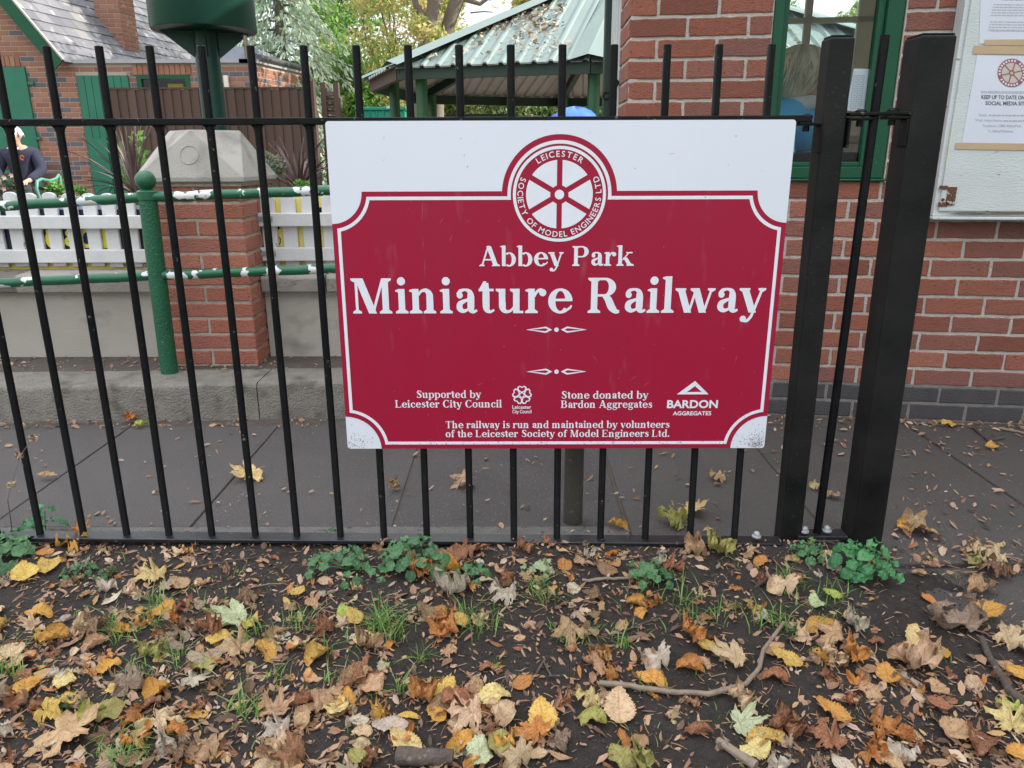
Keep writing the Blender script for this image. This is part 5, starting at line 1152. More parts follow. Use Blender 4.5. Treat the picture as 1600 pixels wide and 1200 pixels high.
# ---------------------------------------------------------------- trees, hedges
bark = mat('bark', (.12,.095,.075), .95, (.20,.165,.135), .6, 5, 2, 30, stretch=(1,1,.25)); bark2 = mat('pale_bark', (.22,.18,.145), .95, (.13,.10,.085), .6, 6, 2, 30, stretch=(1,1,.25))
def lm(name, cols, tr=.35): return mat(name, (.1,.1,.1), .6, attr='tone', acols=cols, transl=tr, spec=.3)
L_con = lm('conifer_needles', [(.28,.40,.28), (.44,.56,.42), (.60,.70,.54), (.36,.47,.34), (.68,.72,.58)], .45)
L_yel = lm('turning_leaves', [(.18,.28,.06), (.36,.40,.12), (.60,.50,.22), (.46,.46,.18), (.66,.48,.25), (.28,.36,.09)], .5)
L_grn = lm('green_leaves', [(.08,.19,.035), (.15,.30,.06), (.24,.40,.10), (.11,.24,.05)], .45)
L_mix = lm('hedge_leaves', [(.10,.19,.05), (.20,.31,.10), (.38,.44,.20), (.52,.52,.28), (.15,.25,.07)], .45)
def leafquad(m, p, s, tone, flat=.0):
    n = V((rnd(-1,1), rnd(-1,1), rnd(-1,1)+flat)).normalized(); a = n.orthogonal().normalized(); a = Matrix.Rotation(rnd(0, 6.28), 3, n) @ a; b = n.cross(a)
    m.t = tone; m.add([p-a*s, p+b*s*.5-a*.1*s, p+a*s, p-b*s*.5-a*.1*s], [(0,1,2,3)])
def cloud(m, clumps, per, s):
    for c, r_ in clumps:
        t0 = rnd(.1, .9); c = V(c); r_ = r_ if hasattr(r_, '__len__') else (r_, r_, r_)
        for k in range(per):
            d = V((random.gauss(0, 1), random.gauss(0, 1), random.gauss(0, 1))).normalized()*(random.random()**.45)
            leafquad(m, c+V((d.x*r_[0], d.y*r_[1], d.z*r_[2])), s*rnd(.6, 1.25), min(1, max(0, t0+rnd(-.35, .35))), .2)
def limb(m, p, q, r0, r1, bend=.15, n=6):
    p, q = V(p), V(q); L = (q-p).length; o = V((rnd(-1,1), rnd(-1,1), rnd(-.3,.6)))*bend*L
    m.tube([p+(q-p)*(i/n)+o*math.sin(math.pi*i/n) for i in range(n+1)], [r0+(r1-r0)*i/n for i in range(n+1)], 9)
def broadleaf(name, loc, hgt, cr, rx, rz, lab, leafm, barkm, nclump, per, s, r0, group=None, czf=.62, fork=None):
    x, y = loc; t = thing(name, (x, y, LG), lab, 'tree', group); m = MB(); top = hgt*czf
    m.tube([(x, y, LG-.1), (x+.02, y, LG+.5), (x+rnd(-.1,.1), y, LG+top*.6), (x+rnd(-.2,.2), y+.1, LG+top)], [r0*1.25, r0, r0*.8, r0*.5], 14); cl = []
    for k in range(nclump):
        a = rnd(0, 6.28); e = rnd(-1, 1); rr = rx*math.sqrt(random.random())*(1-.35*max(0, e)); c = V((x+math.cos(a)*rr, y+math.sin(a)*rr, LG+hgt-rz+e*rz*.92))
        cl.append((c, (cr*rnd(.7,1.3), cr*rnd(.7,1.3), cr*rnd(.5,.9))))
        if k % 3 == 0: limb(m, (x, y, LG+top*rnd(.45, 1)), c, r0*.32, r0*.05)
    m.build('trunk', barkm, t, smooth=True); m = MB(); cloud(m, cl, per, s); m.build('crown', leafm, t); return t
# the pale conifer with drooping sprays
cx = gp(442, 100, 15.0); cyx, cyy = cx.x, cx.y; t = thing('conifer', (cyx, cyy, LG), 'tall pale blue green conifer with drooping sprays behind the station house', 'tree')
m = MB(); m.tube([(cyx, cyy, LG), (cyx, cyy, 3), (cyx+.1, cyy, 8.5)], [.11, .09, .02], 12); mc = MB()
for k in range(170):
    z = .55+7.6*(k/170)**1.0; a = k*2.39996+rnd(-.3,.3); L = (1.35*(1-z/9.3)+.22)*rnd(.75, 1.15); d = V((math.cos(a), math.sin(a), 0)); p0 = V((cyx, cyy, z))
    pts = [p0+d*L*u+ZZ*(.10*L*u-.50*L*u*u) for u in (0, .25, .5, .75, 1)]; m.tube(pts, [.022, .018, .013, .009, .004], 5); t0 = rnd(.2, .8)
    for j in range(112):
        u = rnd(.22, 1.02); p = p0+d*L*u+ZZ*(.10*L*u-.50*L*u*u); side = V((-d.y, d.x, 0))*rnd(-1, 1)
        q = p+side*.20*L*(1.15-u*.6)+V((rnd(-.03,.03), rnd(-.03,.03), rnd(-.10,.05)))
        dr = (d*rnd(.1,.8)+side*.8+ZZ*rnd(-1.25,-.25)).normalized()*rnd(.08, .17); w_ = dr.cross(V((rnd(-1,1), rnd(-1,1), rnd(-1,1)))).normalized()*rnd(.013, .030)
        mc.t = min(1, max(0, t0+rnd(-.3,.3))); mc.add([q, q+dr*.5+w_, q+dr, q+dr*.5-w_], [(0,1,2,3)])
m.build('trunk', bark, t, smooth=True); mc.build('crown', L_con, t)
# broad-leaved trees
g = gp(612, 100, 17.5); broadleaf('maple_tree', (g.x, g.y), 5.2, .50, 1.45, 2.0, 'broad tree with yellowing tan leaves left of the shelter roof', L_yel, bark2, 66, 300, .052, .13, czf=.55)
g = gp(545, 150, 16.2); broadleaf('holly_tree', (g.x, g.y), 3.2, .38, .62, 1.5, 'small dense green tree behind the waste container', L_grn, bark, 40, 260, .045, .08)
g = gp(520, 60, 21.0); broadleaf('ash_tree', (g.x, g.y), 7.5, .75, 2.2, 2.9, 'tall dark green tree between the conifer and the yellowing tree', L_grn, bark, 60, 260, .075, .2)
# the big old tree: two stems
g0, g1, g2 = gp(664, 186, 15.0), gp(660, 60, 15.0), gp(640, -60, 15.0); t = thing('old_tree', (g0.x, g0.y, LG), 'big old tree with thick pale double trunk rising behind the shelter', 'tree')
m = MB(); b_ = gp(668, 200, 15)
m.tube([(b_.x-.1, g0.y, LG-.1), gp(655, 186, 15), gp(657, 100, 15), gp(676, 20, 15), gp(690, -90, 15), gp(690, -300, 15)], [.26, .15, .13, .12, .11, .06], 16)
m.tube([(b_.x+.2, g0.y+.2, LG-.1), gp(683, 186, 15.2), gp(684, 110, 15.2), gp(700, 40, 15.2), gp(712, 5, 15.2), gp(742, -80, 15.2), gp(790, -260, 15.2)], [.22, .13, .115, .12, .13, .11, .05], 16)
m.tube([gp(716, -5, 15.2), gp(750, 6, 15.2), gp(775, -12, 15.2), gp(830, -60, 15.4)], [.06, .04, .03, .015], 8); m.tube([gp(735, 20, 15.2), gp(755, 18, 15.2), gp(770, 19, 15.2)], [.014, .012, .008], 6)
m.tube([gp(664, 30, 15), gp(650, 8, 15), gp(640, -40, 15)], [.07, .06, .04], 8); m.build('trunk', bark2, t, smooth=True)
m = MB(); cl = []
for k in range(70):
    c = gp(rnd(560, 860), rnd(-330, -25), 15+rnd(-2, 2)); cl.append((c, rnd(.3, .6)))
for k in range(7): cl.append((gp(rnd(640, 700), rnd(0, 60), 14.4+rnd(0, 1.5)), rnd(.2, .3)))
for px, py in ((826, 3), (842, 12), (812, 8), (850, -4)): cl.append((gp(px, py, 15.5), .17))
cloud(m, cl, 130, .06); m.build('crown', L_yel, t)
def hedge(name, x0, x1, d, z1, lab, lmat, n, per, s, th=.5, cat='hedge'):
    a, b = x0, x1; t = thing(name, ((a+b)/2, CY+d, LG), lab, cat); m = MB(); cl = []
    for k in range(n):
        x = a+(b-a)*rnd(0,1); z = LG+.15+(z1-LG-.25)*random.random()**.8; cl.append(((x, CY+d+rnd(-th,th), z), rnd(.22,.42)))
    cloud(m, cl, per, s); m.build('foliage', lmat, t); m = MB()
    for k in range(int((b-a)*3)): x = a+(b-a)*rnd(0,1); limb(m, (x, CY+d, LG-.05), (x+rnd(-.3,.3), CY+d+rnd(-.2,.2), z1*.8), .02, .006)
    m.build('stems', bark, t)
hx = lambda px, d: gp(px, 150, d).x
hedge('hedge', hx(690, 18), hx(1010, 18), 18, 2.9, 'tall pale leaved hedge seen beneath the shelter roof', L_mix, 300, 130, .055)
hedge('hedge', hx(1080, 19), hx(1640, 19), 19, 4.2, 'tall green hedge seen through the kiosk window', L_mix, 330, 110, .065)
hedge('shrub_bank', hx(560, 20), hx(720, 20), 20, 2.3, 'dark tangled shrubs behind the waste container and old tree', L_grn, 170, 120, .06, .7, 'shrubs')
# far belt of trees, one mass
m = MB(); cl = []
for k in range(620):
    x = rnd(-130, 80); d = rnd(42, 58); cl.append(((x, CY+d, LG+rnd(.4, 6.3)*(.55+.45*abs(math.sin(x*.21+1)))), rnd(.9, 1.7)))
cloud(m, cl, 60, .22); tag(m.build('far_trees', L_mix), kind='stuff', label='distant belt of park trees beyond the lawn', cat='trees')

# ---------------------------------------------------------------- plants in the bed
bz_, L_phx = .42, mat('bronze_blades', (.12,.07,.06), .45, attr='tone', acols=[(.075,.045,.042), (.15,.095,.085), (.24,.18,.17), (.11,.06,.05)])
def phormium(px, py, Y, lab, n, L0, spread, flop=.5):
    b = at(px, py, Y); t = thing('flax_plant', (b.x, Y, bz_), lab, 'plant'); b.z = max(bz_-.02, b.z); m = MB()
    for k in range(n):
        a = rnd(0, 6.28); tilt = rnd(.08, spread); L = L0*rnd(.55, 1.1); d = V((math.cos(a), math.sin(a)*.8, 0)); s_ = V((-d.y, d.x, 0)); w_ = rnd(.009, .016); pts = []
        for i in range(7):
            u = i/6; th_ = tilt+flop*u*u*tilt; p = b+d*(L*u*math.sin(th_))+ZZ*(L*u*math.cos(th_)); pts.append((p, w_*(1-u)**.6*(.6+.8*min(1, u*3))/1.2))
        m.t = random.random(); vs = []
        for p, q in pts: vs += [p-s_*q, p+ZZ*-.004+d*.003, p+s_*q]
        m.add(vs, sum([[(3*i, 3*i+1, 3*i+4, 3*i+3), (3*i+1, 3*i+2, 3*i+5, 3*i+4)] for i in range(6)], []))
    m.build('blades', L_phx, t)
phormium(212, 303, 3.0, 'spiky bronze flax plant left of the stone capped pillar', 46, .46, 1.25, .3)
phormium(468, 300, 3.3, 'spiky bronze flax plant right of the stone capped pillar', 34, .40, .95, .3)
L_bri = lm('bright_leaves', [(.08,.22,.035), (.14,.33,.06), (.22,.42,.10), (.10,.26,.05)], .3); L_gry = lm('grey_green_leaves', [(.10,.14,.08), (.19,.22,.14), (.30,.33,.23), (.20,.15,.09)], .3)
t = thing('laurel_shrub', (at(200, 290, 3.5).x, 3.5, bz_), 'upright shrub with bright green paired leaves beside the bronze flax', 'shrub'); m = MB(); ms = MB()
for (p0, p1) in (((203, 285), (214, 212)), ((198, 285), (186, 228)), ((208, 285), (222, 240)), ((196, 288), (192, 262)), ((206, 290), (221, 268))):
    a, b = at(*p0, 3.5), at(*p1, 3.5); a.z = min(a.z, bz_+.1); ms.tube([a, b], [.007, .003], 6); nn_ = int((b-a).length/.032)
    for k in range(3, nn_+1):
        p = a.lerp(b, k/nn_)
        for s_ in (-1, 1):
            d = V((s_*rnd(.6,1), rnd(-.7,.7), rnd(.2,.8))).normalized()*rnd(.045, .068); w_ = d.cross(V((rnd(-.3,.3), 1, .3))).normalized()*.017; m.t = random.random(); m.add([p, p+d*.45+w_, p+d, p+d*.45-w_], [(0,1,2,3)])
m.build('foliage', L_bri, t); ms.build('stems', L_bri, t)
def bushlet(name, px, py, Y, r_, lab, lmat, n, s, cat='plant'):
    c = at(px, py, Y); t = thing(name, (c.x, Y, bz_), lab, cat); m = MB(); cl = [((c.x+rnd(-r_,r_)*.7, Y+rnd(-r_,r_)*.6, c.z+rnd(-r_,r_)*.5), r_*.5) for k in range(9)]+[((c.x+rnd(-.5,.5)*r_, Y, bz_+(c.z-bz_)*u_), r_*.45) for u_ in (.15, .4, .6, .8)]
    cloud(m, cl, n, s); m.build('foliage', lmat, t); m = MB(); 
    for k in range(5): m.tube([(c.x+rnd(-.03,.03), Y, bz_-.02), (c.x+rnd(-r_,r_)*.7, Y+rnd(-.05,.05), c.z)], [.006, .003], 5)
    m.build('stems', bark, t); return c
bushlet('bedding_plant', 88, 296, 2.9, .06, 'small fresh green bedding plant in front of the bench arm', L_bri, 30, .015)
bushlet('bedding_plant', 125, 300, 2.8, .05, 'low light green plant between bench and bronze flax', L_bri, 26, .013)
bushlet('heather_shrub', 408, 262, 3.1, .14, 'wispy grey green shrub touching the pillar cap\'s right side', L_gry, 80, .02, 'shrub')
bushlet('bedding_plant', 478, 296, 2.9, .07, 'small green plant at the foot of the right flax', L_bri, 45, .016)
c = bushlet('flowering_plant', 14, 296, 2.7, .10, 'pink and cream flowering plant at the left edge before the men', L_gry, 60, .018)
L_pet = mat('petals', (.7,.4,.4), .6, attr='tone', acols=[(.62,.22,.24), (.72,.62,.48), (.75,.35,.36), (.70,.62,.20)])
fl_ = [o for o in bpy.data.objects if o.name.startswith('flowering_plant')][0]
for k in range(16):
    m = MB(); p = V((c.x+rnd(-.12,.12), 2.62+rnd(-.06,.04), c.z+rnd(-.05,.09))); m.t = random.random()
    for j in range(5): a = j*1.257; m.add([p, p+V((math.cos(a)*.010, -.004, math.sin(a)*.010)), p+V((math.cos(a+.6)*.016, -.008, math.sin(a+.6)*.016)), p+V((math.cos(a+1.2)*.010, -.004, math.sin(a+1.2)*.010))], [(0,1,2,3)])
    m.build('flower', L_pet, fl_)
# unseen trees added to the right, so their crowns shade the railing
for x, y, h_, n_ in ((7.6, -.9, 8.2, 90), (9.5, -3.6, 8.5, 80), (10.5, 1.0, 9.0, 80)):
    broadleaf('shade_tree', (x, y), h_, .75, 2.3, 2.9, {7.6: 'nearest added shade tree, unseen, right of the kiosk front', 9.5: 'added shade tree, unseen, farthest behind the camera on the right', 10.5: 'leafy park tree beside the kiosk\'s right end'}[x], L_yel, bark, n_, 210, .11, .17)
# ---------------------------------------------------------------- fallen leaves
random.seed(8)
def leaf_material(name, palm, objcol):
    m = bpy.data.materials.new(name); m.use_nodes = True; n = m.node_tree; N = n.nodes; L = n.links; b = N['Principled BSDF']; b.inputs['Roughness'].default_value = .62; b.inputs['Specular IOR Level'].default_value = .35
    if objcol: oi = N.new('ShaderNodeObjectInfo'); base = oi.outputs['Color']; rv = oi.outputs['Random']
    else:
        oi = N.new('ShaderNodeAttribute'); oi.attribute_name = 'tint'; base = oi.outputs['Color']; sd_ = N.new('ShaderNodeAttribute'); sd_.attribute_name = 'seed'; rv = sd_.outputs['Fac']
    at_ = N.new('ShaderNodeAttribute'); at_.attribute_name = 'vein'; ae = N.new('ShaderNodeAttribute'); ae.attribute_name = 'rim'
    tc = N.new('ShaderNodeTexCoord')
    def mth(op, a, b_=None):
        q = N.new('ShaderNodeMath'); q.operation = op; q.use_clamp = False
        for i, v in enumerate((a, b_)):
            if v is None: continue
            if hasattr(v, 'node'): L.new(v, q.inputs[i])
            else: q.inputs[i].default_value = v
        return q.outputs[0]
    def mixc(f, a, c, mode='MIX'):
        q = N.new('ShaderNodeMix'); q.data_type = 'RGBA'; q.blend_type = mode
        for sk, v in ((0, f), (6, a), (7, c)):
            if hasattr(v, 'node'): L.new(v, q.inputs[sk])
            else: q.inputs[sk].default_value = v if sk == 0 else (*v[:3], 1)
        return q.outputs[2]
    def rng(v, a, c):
        q = N.new('ShaderNodeMapRange'); q.inputs[1].default_value = a; q.inputs[2].default_value = c; q.clamp = True; L.new(v, q.inputs[0]); return q.outputs[0]
    ofs = N.new('ShaderNodeVectorMath'); ofs.operation = 'ADD'; cm = N.new('ShaderNodeCombineXYZ'); L.new(mth('MULTIPLY', rv, 37.), cm.inputs[0]); L.new(tc.outputs['Object'], ofs.inputs[0]); L.new(cm.outputs[0], ofs.inputs[1])
    def nz(s, d=4):
        q = N.new('ShaderNodeTexNoise'); q.inputs['Scale'].default_value = s; q.inputs['Detail'].default_value = d; L.new(ofs.outputs[0], q.inputs['Vector']); return q.outputs['Fac']
    dk = mixc(1., base, (.52,.40,.30), 'MULTIPLY'); lt = mixc(.35, base, (.62,.50,.30))
    c = mixc(rng(nz(26), .38, .62), base, lt); c = mixc(mth('MULTIPLY', rng(nz(17), .52, .70), .8), c, dk)
    c = mixc(mth('MULTIPLY', rng(nz(150, 2), .66, .72), .75), c, (.05,.03,.02))
    rimf = mth('MULTIPLY', rng(ae.outputs['Fac'], .72, 1.), rng(nz(30), .40, .62)); c = mixc(mth('MULTIPLY', rimf, .8), c, dk)
    v = rng(at_.outputs['Fac'], .5, 1.); c = mixc(mth('MULTIPLY', v, .55), c, dk)
    L.new(c, b.inputs['Base Color'])
    bp = N.new('ShaderNodeBump'); bp.inputs['Strength'].default_value = .7; bp.inputs['Distance'].default_value = .0025; h = mth('ADD', mth('MULTIPLY', at_.outputs['Fac'], -.6), nz(120, 5)); L.new(h, bp.inputs['Height']); L.new(bp.outputs['Normal'], b.inputs['Normal'])
    tr = N.new('ShaderNodeBsdfTranslucent'); L.new(c, tr.inputs['Color']); ms = N.new('ShaderNodeMixShader'); ms.inputs[0].default_value = .18
    L.new(b.outputs[0], ms.inputs[1]); L.new(tr.outputs[0], ms.inputs[2]); L.new(ms.outputs[0], N['Material Output'].inputs['Surface']); return m
leaf_mat = leaf_material('fallen_leaf', True, True); leaf_mat2 = leaf_material('matted_leaf', True, False)
PALM = [(90,1.0),(86,.90),(83,.88),(80,.74),(76,.72),(72,.60),(66,.47),(61,.55),(58,.68),(54,.72),(50,.86),(45,.97),(41,.84),(36,.80),(33,.66),(27,.60),(20,.43),(13,.55),(7,.62),(1,.74),(-6,.60),(-14,.56),(-22,.42),(-32,.44),(-42,.34),(-56,.30),(-72,.22),(-86,.09)]
def outline_of(kind):
    if kind == 'maple':
        r_ = [(a, d*(1+rnd(-.05,.05))) for a, d in PALM]; l = [(180-a, d*(1+rnd(-.05,.05))) for a, d in PALM[1:]][::-1]
        pts = [(d*math.cos(R(a)), d*math.sin(R(a))) for a, d in r_[::-1]]+[(d*math.cos(R(a)), d*math.sin(R(a))) for a, d in l[::-1]]
        return pts, (0, .0)
    n = 26; W, teeth, pw, sk = {'elm': (.36, .028, .75, .88), 'beech': (.33, .008, .8, 1.0), 'ash': (.17, .012, .9, 1.0), 'lime': (.46, .02, .62, .78), 'scrap': (.30, .09, .7, 1.)}[kind]
    rt, lf = [], []
    for i in range(n+1):
        t = i/n; w_ = W*max(0, math.sin(math.pi*min(1, t**sk)))**pw; k = teeth*(1 if i % 2 else -1)*(.4+w_)
        rt.append((max(0, w_+k+rnd(-.01,.01)), t*1.0-.5)); lf.append((-max(0, w_*.97+k+rnd(-.01,.01)), t*1.0-.5))
    return rt+lf[1:-1][::-1], (0, -.02)
def leaf_mesh(name, kind, curl, ky, wr, fold=0., stalk=.3, torn=0.):
    """unit leaf (about 1 long) built as rings round its middle, then curled about its axis"""
    out, c = outline_of(kind); n = len(out); rings = (0, .22, .42, .62, .8, 1.); vs, rim = [], []; sd_ = rnd(0, 50)
    for k, f in enumerate(rings[1:]):
        for x, y in out: vs.append((c[0]+(x-c[0])*f, c[1]+(y-c[1])*f)); rim.append(f)
    vs.append(c); rim.append(0); ce = len(vs)-1; fs = []
    for k in range(len(rings)-2):
        for i in range(n): j = (i+1) % n; fs.append((k*n+i, k*n+j, (k+1)*n+j, (k+1)*n+i)) if not (torn and k >= 2 and noise.noise(V((i*.35, k*.5, sd_))) > .32) else None
    for i in range(n): fs.append((ce, (i+1) % n, i))
    P = []; vein = []
    for (x, y), f in zip(vs, rim):
        a = math.degrees(math.atan2(y-c[1], x)); r_ = math.hypot(x, y-c[1])
        if kind == 'maple':
            d = min(abs(r_*math.sin(R(a-q))) if abs((a-q+180) % 360-180) < 30 else 9 for q in (90, 45, 135, 2, 178)); vein.append(max(0, 1-d/.05))
        else:
            d = abs(x); s2 = abs(((y-abs(x)*.8)*9) % 1-.5)*.11; vein.append(max(0, 1-min(d, s2)/.035))
        z = wr*noise.noise(V((x*2.6+sd_, y*2.6, sd_)))+wr*.5*noise.noise(V((x*7+sd_, y*7, sd_)))+fold*abs(x)+f*f*wr*.6*noise.noise(V((x*5, y*5, sd_+9)))
        if curl: th_ = x*curl; rr = 1/curl; X, Zc = math.sin(th_)*(rr-z), (1-math.cos(th_))*rr+z*math.cos(th_)
        else: X, Zc = x, z
        if ky: th_ = y*ky; Yc = math.sin(th_)/ky; Zc += (1-math.cos(th_))/ky
        else: Yc = y
        P.append((X, Yc, Zc))
    if stalk:
        b0 = V((0, -.09 if kind == 'maple' else -.5, 0)); o = len(P); zz_ = min(p[2] for p in P)*.3; sx = rnd(-.25,.25)
        pts = [b0+V((sx*u_*u_, -stalk*u_, .03*math.sin(u_*3))) for u_ in (0, .33, .66, 1)]
        for i, p in enumerate(pts):
            for q in range(4): a = q*math.pi/2; P.append((p.x+.013*math.cos(a), p.y, p.z+.013*math.sin(a))); vein.append(.9); rim.append(.3)
        for i in range(3):
            for q in range(4): fs.append((o+i*4+q, o+i*4+(q+1) % 4, o+(i+1)*4+(q+1) % 4, o+(i+1)*4+q))
    lo = sorted(p[2] for p in P)[len(P)//10]; P = [(x, y, z-lo) for x, y, z in P]
    me = bpy.data.meshes.new(name); me.from_pydata(P, [], fs); me.materials.append(leaf_mat)
    for nm, ar in (('vein', vein), ('rim', rim)): a = me.attributes.new(nm, 'FLOAT', 'POINT'); a.data.foreach_set('value', ar)
    me.polygons.foreach_set('use_smooth', [True]*len(fs)); me.update(); return me
T = {'maple': [leaf_mesh('maple_leaf', 'maple', c, k, w_, 0, rnd(.4,.8), tn) for c, k, w_, tn in ((.5,.4,.20,0), (1.3,-.5,.30,0), (-.8,.8,.30,1), (2.0,.7,.38,1), (.4,-1.2,.34,0), (2.6,.4,.42,1))],
     'elm': [leaf_mesh('elm_leaf', 'elm', c, k, w_, f, .12) for c, k, w_, f in ((1.0,.5,.12,.1), (2.2,-.7,.15,.2), (-1.3,.9,.14,0), (3.6,.5,.16,0), (.6,-1.5,.18,.15))],
     'beech': [leaf_mesh('beech_leaf', 'beech', c, k, w_, f, .12) for c, k, w_, f in ((1.2,.8,.10,.2), (4.4,.3,.12,0), (2.6,-1.1,.16,0), (-1.8,.9,.12,.1))],
     'lime': [leaf_mesh('lime_leaf', 'lime', c, k, w_, f, .3) for c, k, w_, f in ((.9,.6,.16,0), (1.8,-1.,.22,.1), (2.6,.8,.24,0))],
     'ash': [leaf_mesh('ash_leaflet', 'ash', c, k, w_, f, .06) for c, k, w_, f in ((1.5,.6,.03,.2), (3.,-.7,.04,.2), (.6,1.1,.03,.1))],
     'dry': [leaf_mesh('curled_leaf', k_, c, k, w_, f, s_, 1) for k_, c, k, w_, f, s_ in (('maple',4.2,.6,.34,0,.4), ('elm',5.6,.4,.14,0,.1), ('maple',3.2,-1.2,.42,0,.3), ('beech',6.5,.9,.12,0,.1), ('lime',4.4,-.6,.22,.2,.2))]}
CL = {'golden': (0.68, 0.34, 0.045), 'yellow': (0.74, 0.5, 0.1), 'pale yellow': (0.78, 0.62, 0.26), 'orange': (0.6, 0.23, 0.045), 'rust brown': (0.304, 0.103, 0.046), 'tan': (0.54, 0.34, 0.19), 'buff': (0.66, 0.48, 0.3), 'brown': (0.235, 0.131, 0.072), 'dark brown': (0.117, 0.066, 0.042), 'grey brown': (0.359, 0.276, 0.208), 'pale green': (0.497, 0.621, 0.364), 'olive': (0.373, 0.373, 0.091), 'lime green': (0.414, 0.552, 0.078), 'silvery': (0.58, 0.524, 0.429)}
placed = []
def ground(px, py):
    p = atz(px, py, -.03)
    for k in range(4):
        on_path = (p.x > edge_x(p.y)+.05 and p.y < .1) or p.y > .05
        h = soil_h(p.x, p.y) if not on_path else GZ+.006
        if not on_path and p.x > edge_x(p.y)-.1: h = max(h, GZ+.004)
        p = atz(px, py, h)
    return p
def put(kind, v, px, py, size_px, colour, rot, tilt=.18, dz=0., name=None):
    me = T[kind][v % len(T[kind])]; p = ground(px, py); d = (p-CAM).dot(FW); s = size_px/FPX*d*(.78 if kind == 'maple' else 1)
    o = bpy.data.objects.new({'maple':'maple_leaf','elm':'elm_leaf','beech':'beech_leaf','lime':'lime_leaf','ash':'ash_leaflet','dry':'curled_leaf'}[kind], me); COL.objects.link(o)
    c = CL[colour]; j = rnd(.82, 1.15); o.color = (min(1, c[0]*j), min(1, c[1]*j*rnd(.93,1.07)), c[2]*j, 1)
    up = V((rnd(-tilt,tilt), rnd(-tilt,tilt)-.10, 1)).normalized(); q = up.to_track_quat('Z', 'Y').to_matrix() @ Matrix.Rotation(R(rot), 3, 'Z')
    o.matrix_world = Matrix.Translation(p+ZZ*(.003+dz)) @ q.to_4x4() @ Matrix.Diagonal((s*rnd(.78,1.1), s, s*rnd(.9,1.3), 1)); placed.append((px, py, size_px, kind, colour, o)); return o
